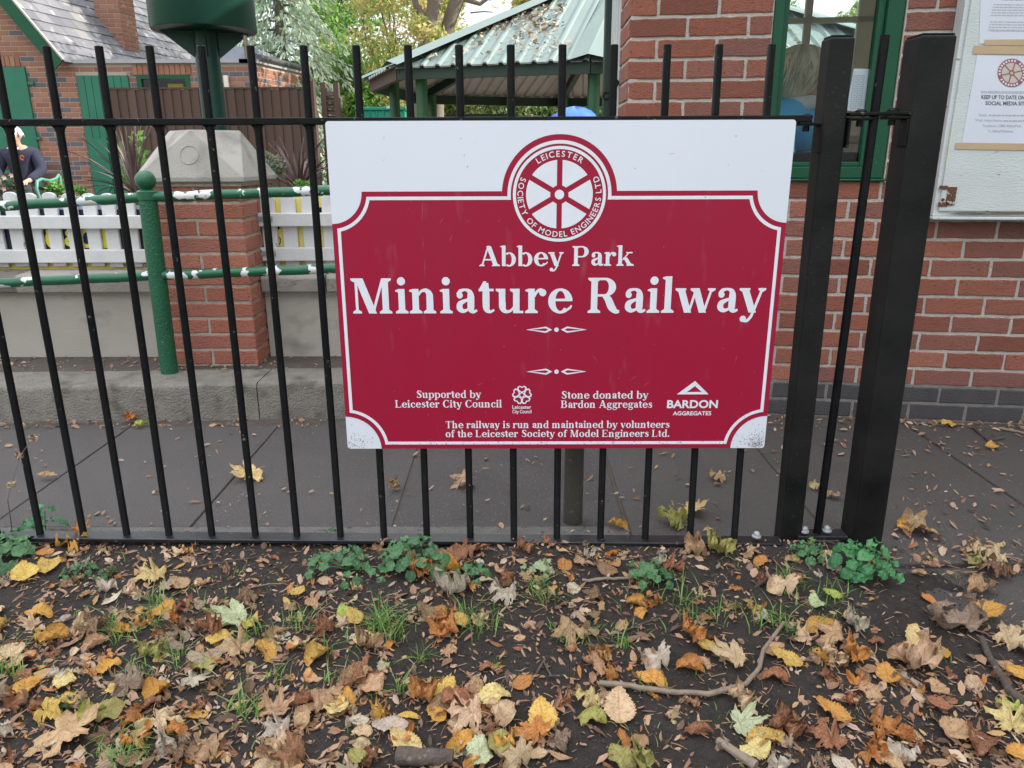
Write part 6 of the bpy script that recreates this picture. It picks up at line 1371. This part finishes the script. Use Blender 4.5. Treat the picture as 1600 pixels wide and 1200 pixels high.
# the leaves one can pick out in the photograph: kind, variant, px, py, size, colour, turn
HERO = [('maple',0,372,965,66,'pale green',120),('maple',0,95,1150,98,'tan',-60),('maple',2,75,1115,70,'yellow',30),('maple',3,108,850,62,'golden',200),('maple',0,122,832,30,'orange',10),('elm',0,40,902,52,'yellow',60),('elm',1,78,886,56,'yellow',100),
 ('maple',2,245,905,52,'pale yellow',70),('elm',1,60,962,46,'golden',70),('lime',1,88,1000,50,'golden',20),('elm',0,10,1030,60,'buff',110),('elm',2,100,1070,46,'pale yellow',0),('lime',0,40,1080,44,'golden',160),('maple',4,150,985,58,'brown',40),('lime',1,142,1122,52,'lime green',60),
 ('lime',0,172,1117,48,'olive',150),('maple',3,205,1080,60,'grey brown',20),('maple',2,245,1130,64,'buff',200),('lime',1,243,1085,48,'golden',140),('elm',2,320,1033,56,'grey brown',45),('dry',0,230,1030,40,'olive',10),('elm',1,318,1046,50,'olive',-50),('elm',2,255,957,40,'golden',120),
 ('maple',1,500,1095,60,'tan',0),('maple',2,375,1020,70,'tan',150),('elm',3,415,1022,56,'golden',-60),('beech',0,460,1015,36,'orange',80),('lime',1,496,1030,50,'yellow',190),('elm',0,540,965,46,'lime green',80),('maple',3,508,990,50,'rust brown',0),('dry',1,430,998,46,'tan',-50),
 ('lime',0,572,1003,40,'pale yellow',100),('elm',0,522,1110,56,'pale yellow',170),('elm',1,535,1092,52,'golden',20),('maple',4,555,1057,62,'rust brown',80),('elm',2,582,1075,52,'tan',30),('elm',3,555,1066,60,'tan',-60),('maple',0,430,1120,60,'tan',80),('dry',3,470,1100,58,'rust brown',-70),('maple',2,440,1145,50,'silvery',110),
 ('elm',1,435,1165,68,'buff',75),('maple',1,460,1190,70,'rust brown',40),('elm',1,480,1120,56,'tan',85),('elm',2,695,1083,54,'yellow',85),('lime',0,712,1098,54,'rust brown',10),('elm',0,682,1122,40,'golden',60),('lime',1,688,1112,46,'tan',100),('elm',1,770,1093,62,'pale yellow',95),('lime',2,742,1075,34,'tan',0),
 ('maple',2,740,1120,66,'buff',100),('lime',2,780,1118,60,'buff',60),('elm',3,720,1168,56,'golden',-30),('elm',0,780,1170,64,'olive',70),('elm',2,749,1182,60,'pale green',10),('elm',0,635,1170,66,'pale yellow',60),('elm',0,610,1142,58,'silvery',80),('lime',1,700,985,42,'tan',30),('elm',1,715,975,50,'yellow',50),('dry',0,690,998,50,'orange',20),
 ('maple',2,795,935,56,'silvery',40),('dry',2,705,930,50,'silvery',0),('maple',1,890,990,58,'tan',70),('lime',1,995,947,36,'golden',40),('dry',1,928,1043,54,'tan',-70),('elm',0,1107,1017,42,'yellow',85),('maple',0,1150,1030,60,'buff',150),('lime',1,1078,1047,46,'orange',100),('elm',1,1018,1067,58,'golden',80),
 ('maple',1,1030,1040,56,'silvery',40),('elm',0,966,1112,66,'buff',-30),('maple',2,925,1095,48,'pale yellow',10),('elm',0,848,1128,64,'yellow',40),('lime',2,925,1130,48,'olive',90),('maple',0,1155,1136,62,'pale green',-60),('maple',3,872,1170,44,'grey brown',0),('elm',1,970,1190,60,'olive',40),('dry',3,975,1165,44,'orange',20),
 ('elm',0,1228,1035,52,'yellow',-40),('lime',2,1210,1063,42,'rust brown',100),('dry',1,1283,1030,38,'golden',60),('elm',1,1280,980,52,'golden',20),('maple',1,1310,1000,52,'tan',100),('lime',1,1412,1035,56,'tan',60),('dry',2,1440,1045,62,'buff',0),('elm',2,1435,1005,60,'pale yellow',30),('elm',0,1300,1118,58,'golden',10),
 ('dry',0,1340,990,40,'silvery',30),('elm',1,1195,1160,70,'yellow',20),('elm',2,1178,1178,62,'pale yellow',60),('maple',2,1298,1165,64,'rust brown',0),('elm',1,1358,1085,46,'tan',40),('elm',0,1385,1060,48,'golden',95),('lime',0,1462,1080,38,'tan',20),('elm',0,1490,1150,64,'tan',80),('lime',1,1528,1165,66,'rust brown',90),
 ('dry',1,1408,1155,50,'orange',60),('maple',2,1580,1140,60,'pale yellow',20),('lime',1,1415,1148,30,'orange',0),('maple',0,1585,1110,56,'lime green',40),('elm',0,1590,1185,56,'golden',60),('maple',1,1428,830,54,'tan',-80),('lime',1,1412,823,26,'golden',80),('elm',2,1415,828,34,'golden',80),('maple',2,1555,875,60,'buff',0),
 ('maple',3,1558,892,54,'brown',100),('elm',3,1530,925,62,'tan',80),('elm',0,1540,960,60,'golden',-60),('maple',2,1575,1010,70,'buff',40),('dry',2,1500,985,70,'grey brown',10),('maple',1,1222,925,58,'buff',-30),('elm',0,1300,933,30,'lime green',80),('elm',2,1275,945,34,'pale green',40),
 ('elm',1,1245,905,24,'rust brown',0),('dry',0,1130,870,46,'olive',10),('maple',1,735,870,52,'rust brown',80),('lime',1,700,895,54,'golden',0),('dry',4,600,855,40,'tan',0),('elm',2,705,870,50,'rust brown',100),('dry',0,660,905,44,'orange',40),('elm',0,555,970,40,'yellow',70),('maple',0,395,742,48,'pale yellow',100),
 ('dry',0,205,660,22,'orange',80),('elm',3,220,666,24,'lime green',80),('dry',3,75,747,30,'buff',60),('maple',1,730,755,40,'buff',90),('maple',2,1125,748,32,'tan',80),('maple',3,1060,820,56,'olive',40),('maple',0,1075,798,44,'pale yellow',-60),('dry',1,965,823,34,'golden',60),('dry',0,615,765,22,'tan',0),('elm',1,1550,700,26,'golden',80),
 ('lime',0,1480,665,26,'yellow',80),('maple',1,1275,765,22,'pale yellow',0),('maple',4,1300,778,26,'tan',40),('maple',1,810,1195,60,'buff',0),('elm',0,560,1190,44,'olive',100),('maple',1,330,1180,60,'tan',20),('maple',4,290,1185,50,'brown',0),('elm',1,600,1045,30,'pale green',60),('lime',0,1000,1165,34,'tan',80)]
for h in HERO: put(*h[:5], h[5], h[6], .16, .004)
# the other leaves that show, placed by how thickly they lie
def dens(px, py):
    if py < 845: return .12
    d = .9 if px < 560 else .62
    if px > 560 and py > 950: d = .50
    if px > 1000: d = .42
    if px > 1260 and py < 960: d = .16
    if px > 1300 and 1040 < py: d = .5
    if py < 900: d = .55
    if 820 < px < 1180 and py > 1110: d = .16
    return d*(.55+.9*max(0, .5+noise.noise(V((px/95, py/70, 3.3)))))
KW = [('maple',.12),('elm',.32),('beech',.12),('lime',.06),('ash',.14),('dry',.24)]
CW = [('golden',.09),('yellow',.05),('pale yellow',.03),('orange',.15),('rust brown',.14),('tan',.20),('buff',.14),('brown',.09),('grey brown',.06),('olive',.02),('silvery',.05)]
def pick(ws):
    r_ = random.random()*sum(w_ for _, w_ in ws)
    for k, w_ in ws:
        r_ -= w_
        if r_ <= 0: return k
    return ws[0][0]
tries = 0
while len(placed) < 296 and tries < 20000:
    tries += 1; px, py = rnd(-20, 1620), rnd(850, 1215)
    if random.random() > dens(px, py): continue
    if any((px-a)**2+((py-b)*1.3)**2 < (s*.42)**2 for a, b, s, *_ in placed): continue
    k = pick(KW); sz = rnd(26, 50)*(.75+.5*(py-840)/360)*({'ash': .85, 'dry': 1.0}.get(k, 1)); put(k, random.randrange(6), px, py, sz, pick(CW), rnd(0, 360), .3, rnd(0, .006))
# labels: look first, then where on the ground
COLS_ = [(-999,130,'by the left edge'), (130,330,'between left edge and handrail post'), (330,560,'below the sign\'s left edge'), (560,760,'below the council credit'), (760,930,'below the wheel emblem'), (930,1130,'near the bent branch'), (1130,1300,'before the narrower post'), (1300,1450,'before the wider post'), (1450,9999,'by the right edge')]
ROWS_ = [(0,842,'on paving'), (842,905,'close to the rail'), (905,985,'among the grass'), (985,1075,'on dark soil'), (1075,1150,'on nearest soil'), (1150,9999,'at the bottom')]
used = {}
for px, py, s, k, c, o in placed:
    col = next(t for a, b, t in COLS_ if a <= px < b); row = next(t for a, b, t in ROWS_ if a <= py < b)
    base = {'maple': 'lobed', 'elm': 'toothed oval', 'beech': 'smooth oval', 'lime': 'heart shaped', 'ash': 'slender', 'dry': 'crumpled curled'}[k]
    lab = f'{c} {base} leaf {row} {col}'
    used.setdefault(lab, []).append((s, px, o))
    o['category'] = 'leaf'; o['group'] = 'fallen autumn leaves'
for lab, l in used.items():
    l.sort(key=lambda q: -q[0])
    if len(l) == 1: l[0][2]['label'] = lab
    elif len(l) == 2: l[0][2]['label'] = 'larger '+lab; l[1][2]['label'] = 'smaller '+lab
    else:
        for i, q in enumerate(l): q[2]['label'] = ('largest ', 'middle sized ', 'smallest ')[min(i, 2)]+lab

# smaller and half buried leaves, past the ones counted singly: one mass
MV, MF, MTi, MVe, MRi, MSe = [], [], [], [], [], []
cnt = 0
while cnt < 520:
    px, py = rnd(-30, 1630), rnd(848, 1215)
    if random.random() > dens(px, py)*1.15: continue
    cnt += 1; kd = pick(KW); me = T[kd][random.randrange(len(T[kd]))]; p = ground(px, py); d = (p-CAM).dot(FW); sz = rnd(14, 30)*(.75+.5*(py-840)/360)/FPX*d*(1.2 if kd == 'dry' else 1)
    upv = V((rnd(-.45,.45), rnd(-.45,.45)-.05, 1)).normalized(); Mx = Matrix.Translation(p+ZZ*rnd(-.004, .004)) @ (upv.to_track_quat('Z', 'Y').to_matrix() @ Matrix.Rotation(rnd(0, 6.28), 3, 'Z')).to_4x4() @ Matrix.Diagonal((sz*rnd(.7,1.1), sz, sz*rnd(.8,1.2), 1))
    c = CL[pick(CW[3:])] if random.random() < .75 else CL[pick(CW)]; j = rnd(.65, 1.05); o_ = len(MV); sdv = random.random(); nv = len(me.vertices)
    MV += [tuple(Mx @ v.co) for v in me.vertices]; MF += [[o_+i for i in q.vertices] for q in me.polygons]; MTi += [c[0]*j, c[1]*j, c[2]*j, 1]*nv; MSe += [sdv]*nv
    MVe += [a_.value for a_ in me.attributes['vein'].data]; MRi += [a_.value for a_ in me.attributes['rim'].data]
me = bpy.data.meshes.new('matted_leaves'); me.from_pydata(MV, [], MF); me.materials.append(leaf_mat2)
me.attributes.new('tint', 'FLOAT_COLOR', 'POINT').data.foreach_set('color', MTi)
for nm, ar in (('vein', MVe), ('rim', MRi), ('seed', MSe)): me.attributes.new(nm, 'FLOAT', 'POINT').data.foreach_set('value', ar)
me.polygons.foreach_set('use_smooth', [True]*len(MF)); o = bpy.data.objects.new('matted_leaves', me); COL.objects.link(o)
tag(o, kind='stuff', label='matted layer of smaller brown leaves half sunk in the soil', cat='leaf litter')
# crumbled litter: thousands of small pieces, one mass
lit_m = mat('litter_bits', (.2,.1,.06), .85, attr='tone', acols=[(.08,.05,.036), (.20,.11,.065), (.30,.17,.10), (.42,.28,.18), (.25,.115,.06), (.50,.37,.26), (.17,.10,.07), (.46,.30,.12)], transl=.12)
m = MB()
def bit(p, s, tone, asp=.5, lift=.003):
    n = V((rnd(-.6,.6), rnd(-.7,.4), 1)).normalized(); a = n.orthogonal().normalized(); a = Matrix.Rotation(rnd(0, 6.28), 3, n) @ a; b = n.cross(a)*asp; c = p+ZZ*lift; k = rnd(-.35, .55)*s; j = lambda: rnd(.75, 1.25)
    vs = [c-a*s, c-a*.3*s+b*s*j()+n*k*.6, c+a*.45*s+b*s*.8*j()+n*k*.5, c+a*s*j(), c+a*.4*s-b*s*.85*j()+n*k*.7, c-a*.35*s-b*s*j()+n*k*.5, c+n*.05*s]; m.t = tone
    m.add(vs, [(0,1,6), (1,2,6), (2,3,6), (3,4,6), (4,5,6), (5,0,6)])
N_ = 0
while N_ < 5600:
    px, py = rnd(-40, 1640), 845+375*random.random()**1.25
    if random.random() > dens(px, py)*1.25+.08: continue
    N_ += 1; p = ground(px, py); big = random.random() < .13
    bit(p, rnd(.010, .021) if big else rnd(.003, .010), random.random(), rnd(.12, .55), rnd(.001, .007))
for k in range(700):                                         # bits on the paving, in the gutter and along the kiosk wall
    r_ = random.random()
    if r_ < .35: px, py = rnd(-20, 1240), rnd(660, 832)
    elif r_ < .6: px, py = rnd(1200, 1620), rnd(650, 712)
    elif r_ < .8: px, py = rnd(1330, 1620), rnd(720, 880)
    else: px, py = rnd(-20, 520), rnd(652, 668)
    p = atz(px, py, GZ+.006); bit(p, rnd(.004, .012) if random.random() < .8 else rnd(.012, .02), random.random(), rnd(.2, .6), .002)
for k in range(170):
    a = at(rnd(-10, 420), rnd(548, 576), 1.5); x = rnd(-1.5, 0.3); bit(V((x, rnd(1.36, 1.6), ZK)), rnd(.004, .014), random.random(), .5, .002)
for k in range(260): x = rnd(.0, 2.6); y_ = 1.19-(x)*.131; p = KO+E1*(x-.3)+KN*abs(random.gauss(0, .05)); p.z = GZ+.004; bit(p+KN*.02, rnd(.005, .018), random.random(), rnd(.2,.6), .003)
tag(m.build('leaf_litter', lit_m), kind='stuff', label='crumbled brown leaf litter strewn over the soil and paving', cat='leaf litter')
# stalks, keys and needles among the litter
m = MB()
for k in range(1500):
    px, py = rnd(-30, 1630), rnd(846, 1215)
    if random.random() > dens(px, py)*.8+.25: continue
    p = ground(px, py)+ZZ*.003; a = rnd(0, 6.28); L = rnd(.008, .038); d = V((math.cos(a), math.sin(a), rnd(-.1,.25))); s_ = V((-d.y, d.x, 0)); bnd = rnd(-.3,.3); w_ = rnd(.0004, .0011); vs = []
    for i in range(4): u_ = i/3; q = p+d*L*u_+s_*bnd*L*u_*u_; vs += [q-s_*w_, q+ZZ*w_*1.2, q+s_*w_]
    m.t = random.random(); m.add(vs, sum([[(3*i, 3*i+1, 3*i+4, 3*i+3), (3*i+1, 3*i+2, 3*i+5, 3*i+4)] for i in range(3)], []))
tag(m.build('leaf_stalks', lit_m), kind='stuff', label='thin dry leaf stalks and needles scattered over the soil', cat='leaf litter')
# soil crumbs
m = MB()
for k in range(7500):
    px, py = rnd(-30, 1630), rnd(850, 1215)
    if noise.noise(V((px/70, py/50, 8.))) < -.1: continue
    p = ground(px, py); r_ = rnd(.0010, .0040)*(1.9 if random.random() < .07 else 1); m.t = random.random()
    vs = [p+V((rnd(.7,1.2)*r_*x, rnd(.7,1.2)*r_*y, rnd(.6,1.1)*r_*z)) for x, y, z in ((1,0,.2), (0,1,.2), (-1,0,.2), (0,-1,.2), (0,0,1.1), (0,0,-1))]; m.add(vs, [(0,1,4), (1,2,4), (2,3,4), (3,0,4), (1,0,5), (2,1,5), (3,2,5), (0,3,5)])
crumb_m = mat('soil_crumb', (.03,.02,.02), .95, attr='tone', acols=[(.016,.012,.010), (.038,.028,.022), (.024,.018,.015), (.06,.046,.036)])
tag(m.build('soil_crumbs', crumb_m), kind='stuff', label='small dark crumbs of soil over the bare ground', cat='soil')

# ---------------------------------------------------------------- grass, weeds, twigs
gr_m = mat('grass_blade', (.10,.25,.03), .5, attr='tone', acols=[(.075,.18,.028), (.125,.27,.045), (.17,.32,.07), (.10,.21,.035), (.24,.32,.11)], transl=.25)
m = MB()
def blade(p, L, lean, w_):
    a = rnd(0, 6.28); d = V((math.cos(a), math.sin(a), 0)); s_ = V((-d.y, d.x, 0)); vs = []
    for i in range(5):
        u_ = i/4; q = p+d*L*lean*u_*u_+ZZ*L*(u_-.35*lean*u_*u_); vs += [q-s_*w_*(1-u_)**.7, q+s_*w_*(1-u_)**.7]
    m.t = random.random(); m.add(vs, [(2*i, 2*i+1, 2*i+3, 2*i+2) for i in range(4)])
for px, py, n_, L, sp_ in [(600,990,95,.105,34),(590,985,30,.12,20),(742,962,44,.08,28),(755,985,50,.075,34),(400,992,60,.06,30),(466,975,46,.06,34),(850,932,52,.085,26),(845,915,20,.06,16),(1065,945,30,.09,40),(1095,965,40,.07,40),(1200,968,60,.085,40),(1250,915,44,.05,26),(1305,935,44,.06,34),(1225,905,16,.06,10),(245,948,36,.075,20),
  (180,985,44,.07,26),(240,975,40,.06,24),(195,1000,30,.06,30),(130,970,16,.05,14),(15,1055,60,.075,34),(8,1015,16,.07,14),(385,1115,44,.085,22),(205,1170,60,.06,40),(180,1190,44,.06,30),(625,1082,22,.09,14),(515,1065,24,.05,20),(660,1032,24,.06,14),(1000,1000,22,.05,40),(885,1005,18,.05,20),(975,1010,26,.045,14),(270,1030,40,.06,40),(220,1050,24,.05,20),(1010,925,20,.05,30),(1240,990,30,.04,20),(1290,970,20,.04,20),(940,985,40,.04,60),(520,1010,30,.04,40),(430,1060,24,.05,20),(1015,1075,16,.05,20),(330,955,20,.05,14)]:
    for k in range(int(n_*.7)):
        p = ground(px+random.gauss(0, sp_*.55), py+random.gauss(0, sp_*.28)); blade(p, L*rnd(.3, .95), rnd(.1, 1.6), rnd(.0011, .0022))
for k in range(750):
    px, py = rnd(0, 1500), rnd(870, 1200)
    if noise.noise(V((px/120, py/80, 5.))) > .08: blade(ground(px, py), rnd(.012, .035), rnd(.3, 1.3), rnd(.0008, .0015))
tag(m.build('grass', gr_m), kind='stuff', label='thin tufts of bright green grass growing through the leaf litter', cat='grass')
L_av = mat('avens_leaf', (.03,.12,.04), .5, attr='tone', acols=[(.035,.10,.036), (.055,.15,.055), (.085,.20,.078), (.045,.12,.05)], bump=1.2, bscale=90, transl=.12)
L_avb = mat('avens_leaf_fresh', (.05,.2,.05), .42, attr='tone', acols=[(.030,.14,.045), (.045,.19,.06), (.07,.23,.075)], bump=1.2, bscale=90, transl=.12)
def herb(px, py, n_, size, lab, lmat, hgt=.05, spread=.06, name='herb_plant'):
    b = ground(px, py); t = thing(name, b, lab, 'plant', None); ms = MB()
    for k in range(n_):
        a = 6.28*k/n_+rnd(-.4,.4); rr = spread*math.sqrt((k+.5)/n_); h = hgt*rnd(.55, 1.1)*(1.15-rr/spread*.5); c = b+V((math.cos(a)*rr, math.sin(a)*rr*.8-.012, h)); ms.tube([b, b.lerp(c, .5)+ZZ*.008, c], [.0016, .0014, .001], 5)
        nrm_ = V((math.cos(a)*.45, math.sin(a)*.45-.35, 1)).normalized(); q = nrm_.to_track_quat('Z', 'Y').to_matrix() @ Matrix.Rotation(rnd(0, 6.28), 3, 'Z'); m = MB(); s = size*rnd(.75, 1.15)
        for j, (ang, sc_) in enumerate(((0, 1.), (105, .72), (-105, .72))):
            M_ = q @ Matrix.Rotation(R(ang+rnd(-10,10)), 3, 'Z'); pts = []; nn2 = 22; m.t = random.random()
            for i in range(nn2):
                u_ = i/nn2*2*math.pi; r_ = (.60-.18*math.cos(u_))*(1+.13*abs(math.sin(u_*4.5))-.05)*s*sc_*.62; pts.append((r_*math.sin(u_), -r_*math.cos(u_)+.52*s*sc_))
            vs = []
            for f in (.35, .7, 1.):
                for x, y in pts: X_, Y_ = x*f, .45*s*sc_+(y-.45*s*sc_)*f; vs.append(c+M_ @ V((X_, Y_, -.9*(X_*X_+Y_*Y_)/s*.5+abs(X_)*.42+.0035*math.sin(abs(X_)/s*16+Y_/s*16)*f)))
            cc_ = c+M_ @ V((0, .45*s*sc_, -.05*s)); vs.append(cc_)
            m.add(vs, [(f*nn2+i, f*nn2+(i+1) % nn2, (f+1)*nn2+(i+1) % nn2, (f+1)*nn2+i) for f in range(2) for i in range(nn2)]+[(3*nn2, (i+1) % nn2, i) for i in range(nn2)])
        m.build('leaf', lmat, t, smooth=True)
    ms.build('stem', lmat, t)
herb(545, 890, 9, .044, 'avens plant of rounded green leaves below the sign\'s bottom left corner', L_av, .05, .105)
herb(648, 885, 11, .052, 'largest clump of avens with scalloped leaves below the sign', L_av, .075, .085)
herb(742, 900, 4, .038, 'small dark avens seedling beside a rust coloured leaf below the sign', L_av, .035, .035)
herb(1016, 905, 6, .044, 'avens plant below the sign\'s right half', L_av, .045, .060)
herb(1348, 895, 14, .044, 'glossy bright green avens at the foot of the wider square post', L_avb, .085, .075)
herb(1262, 865, 6, .030, 'small dim green plant between the two square posts', L_av, .04, .05)
herb(22, 868, 8, .056, 'avens plant at the left edge under the bottom rail', L_av, .06, .08)
herb(132, 893, 3, .036, 'three leaved avens seedling near the left end of the rail', L_av, .03, .035)
herb(172, 898, 3, .022, 'tiny avens seedling right of the three leaved one', L_av, .02, .025)
herb(72, 836, 4, .052, 'young bramble standing against the left bars', L_avb, .085, .05)
herb(845, 890, 4, .030, 'pale withered herb below the middle of the sign', mat('withered_leaf', (.20,.27,.13), .6, (.28,.30,.18), .6, 30), .03, .05)
herb(525, 845, 2, .022, 'single lime green sprout at the bottom rail left of the sign', L_avb, .045, .015)
herb(100, 1160-60, 2, .024, 'two bright seed leaves among the leaves at lower left', L_avb, .015, .015)
twig_b = mat('twig_bark', (.16,.12,.085), .85, (.25,.20,.15), .6, 40, 1, 120, stretch=(1,1,1)); twig_d = mat('dark_twig', (.05,.038,.031), .92, (.115,.09,.074), .7, 55, 2.6, 90, spots=(.17,.14,.115), sscale=60, sthr=.62, ssoft=.08)
def twig(name, pts, rs, lab, mt, dz=.008):
    P = []
    for i in range(len(pts)-1):
        for k in range(4): u_ = k/4; P.append((pts[i][0]+(pts[i+1][0]-pts[i][0])*u_, pts[i][1]+(pts[i+1][1]-pts[i][1])*u_))
    P.append(pts[-1]); W = [ground(*p)+ZZ*dz for p in P]; n_ = len(W); zs_ = [w_.z for w_ in W]
    for i, w_ in enumerate(W): w_.z = sum(zs_[max(0, i-3):i+4])/len(zs_[max(0, i-3):i+4])+noise.noise(V((i*.9, rs[0]*99, 1)))*.002
    rr = [rs[0]+(rs[1]-rs[0])*i/(n_-1) for i in range(n_)]; rr = [r_*(1+.16*noise.noise(V((i*1.7, 3, rs[0]*50)))) for i, r_ in enumerate(rr)]
    m = MB(); m.tube([w_-W[0]*0 for w_ in W], rr, 10); o = m.build(name, mt, origin=W[0], smooth=True); tag(o, lab, 'twig'); return o
twig('fallen_branch', [(936, 1074), (985, 1080), (1040, 1087), (1105, 1093), (1165, 1076), (1186, 1050), (1192, 1022), (1224, 980)], (.0062, .0042), 'long bent pale brown branch lying on the dark soil at lower right', twig_b, .012)
twig('fallen_branch', [(1532, 1005), (1548, 1040), (1575, 1085), (1620, 1125)], (.006, .0095), 'dark knobbly branch at the right edge', twig_d, .012)
twig('broken_log', [(622, 1190), (660, 1193), (708, 1194)], (.016, .014), 'short thick grey stick at the bottom edge', twig_d, .014)
twig('broken_stick', [(1121, 1163), (1145, 1180), (1180, 1204)], (.007, .010), 'split pale stick at the bottom edge left of the yellow leaves', twig_b, .01)
twig('twig', [(910, 911), (950, 908), (984, 908)], (.0042, .0035), 'pale brown twig beside the right avens plant', twig_b)
twig('twig', [(1183, 918), (1208, 905), (1236, 893)], (.0065, .0055), 'dark stick pointing at the narrower square post', twig_d)
twig('twig', [(838, 1058), (852, 1033), (850, 1040), (862, 1062), (875, 1060)], (.0028, .0018), 'forked dark rootlet in the middle of the soil', twig_d)
twig('twig', [(920, 1010), (940, 1022), (956, 1037)], (.005, .003), 'short dark twig above the curled tan leaf', twig_d)
twig('twig', [(975, 990), (1000, 980), (1035, 970)], (.0022, .0016), 'thin straight grey twig beside the grass tuft', twig_d)
twig('twig', [(300, 890), (345, 884), (402, 874)], (.003, .002), 'thin dark twig along the rail left of the sign', twig_d)
twig('twig', [(375, 928), (400, 920), (440, 916)], (.002, .0014), 'fine pale stem lying left of the avens', twig_b)
twig('twig', [(1520, 668), (1545, 690), (1570, 685)], (.006, .004), 'dark twig in the gutter by the kiosk wall', twig_d, .004)
twig('twig', [(1560, 670), (1590, 676), (1625, 684)], (.005, .004), 'long pale twig at the foot of the kiosk wall', twig_b, .004)
# dry stalk leaning at the left bars
b = ground(20, 835); m = MB(); m.tube([b, at(12, 780, -.03), at(30, 715, -.04), at(52, 682, -.04)], [.0016, .0013, .001, .0007], 6); st = thing('dead_stalk', b, 'thin dead flower stalk leaning across the left bars', 'plant'); m.build('stem', twig_b, st)
for px, py in ((30, 712), (18, 757), (52, 684)): c = at(px, py, -.04); m = MB(); cloud(m, [(c, .009)], 26, .008); m.build('seed_head', rl, st)
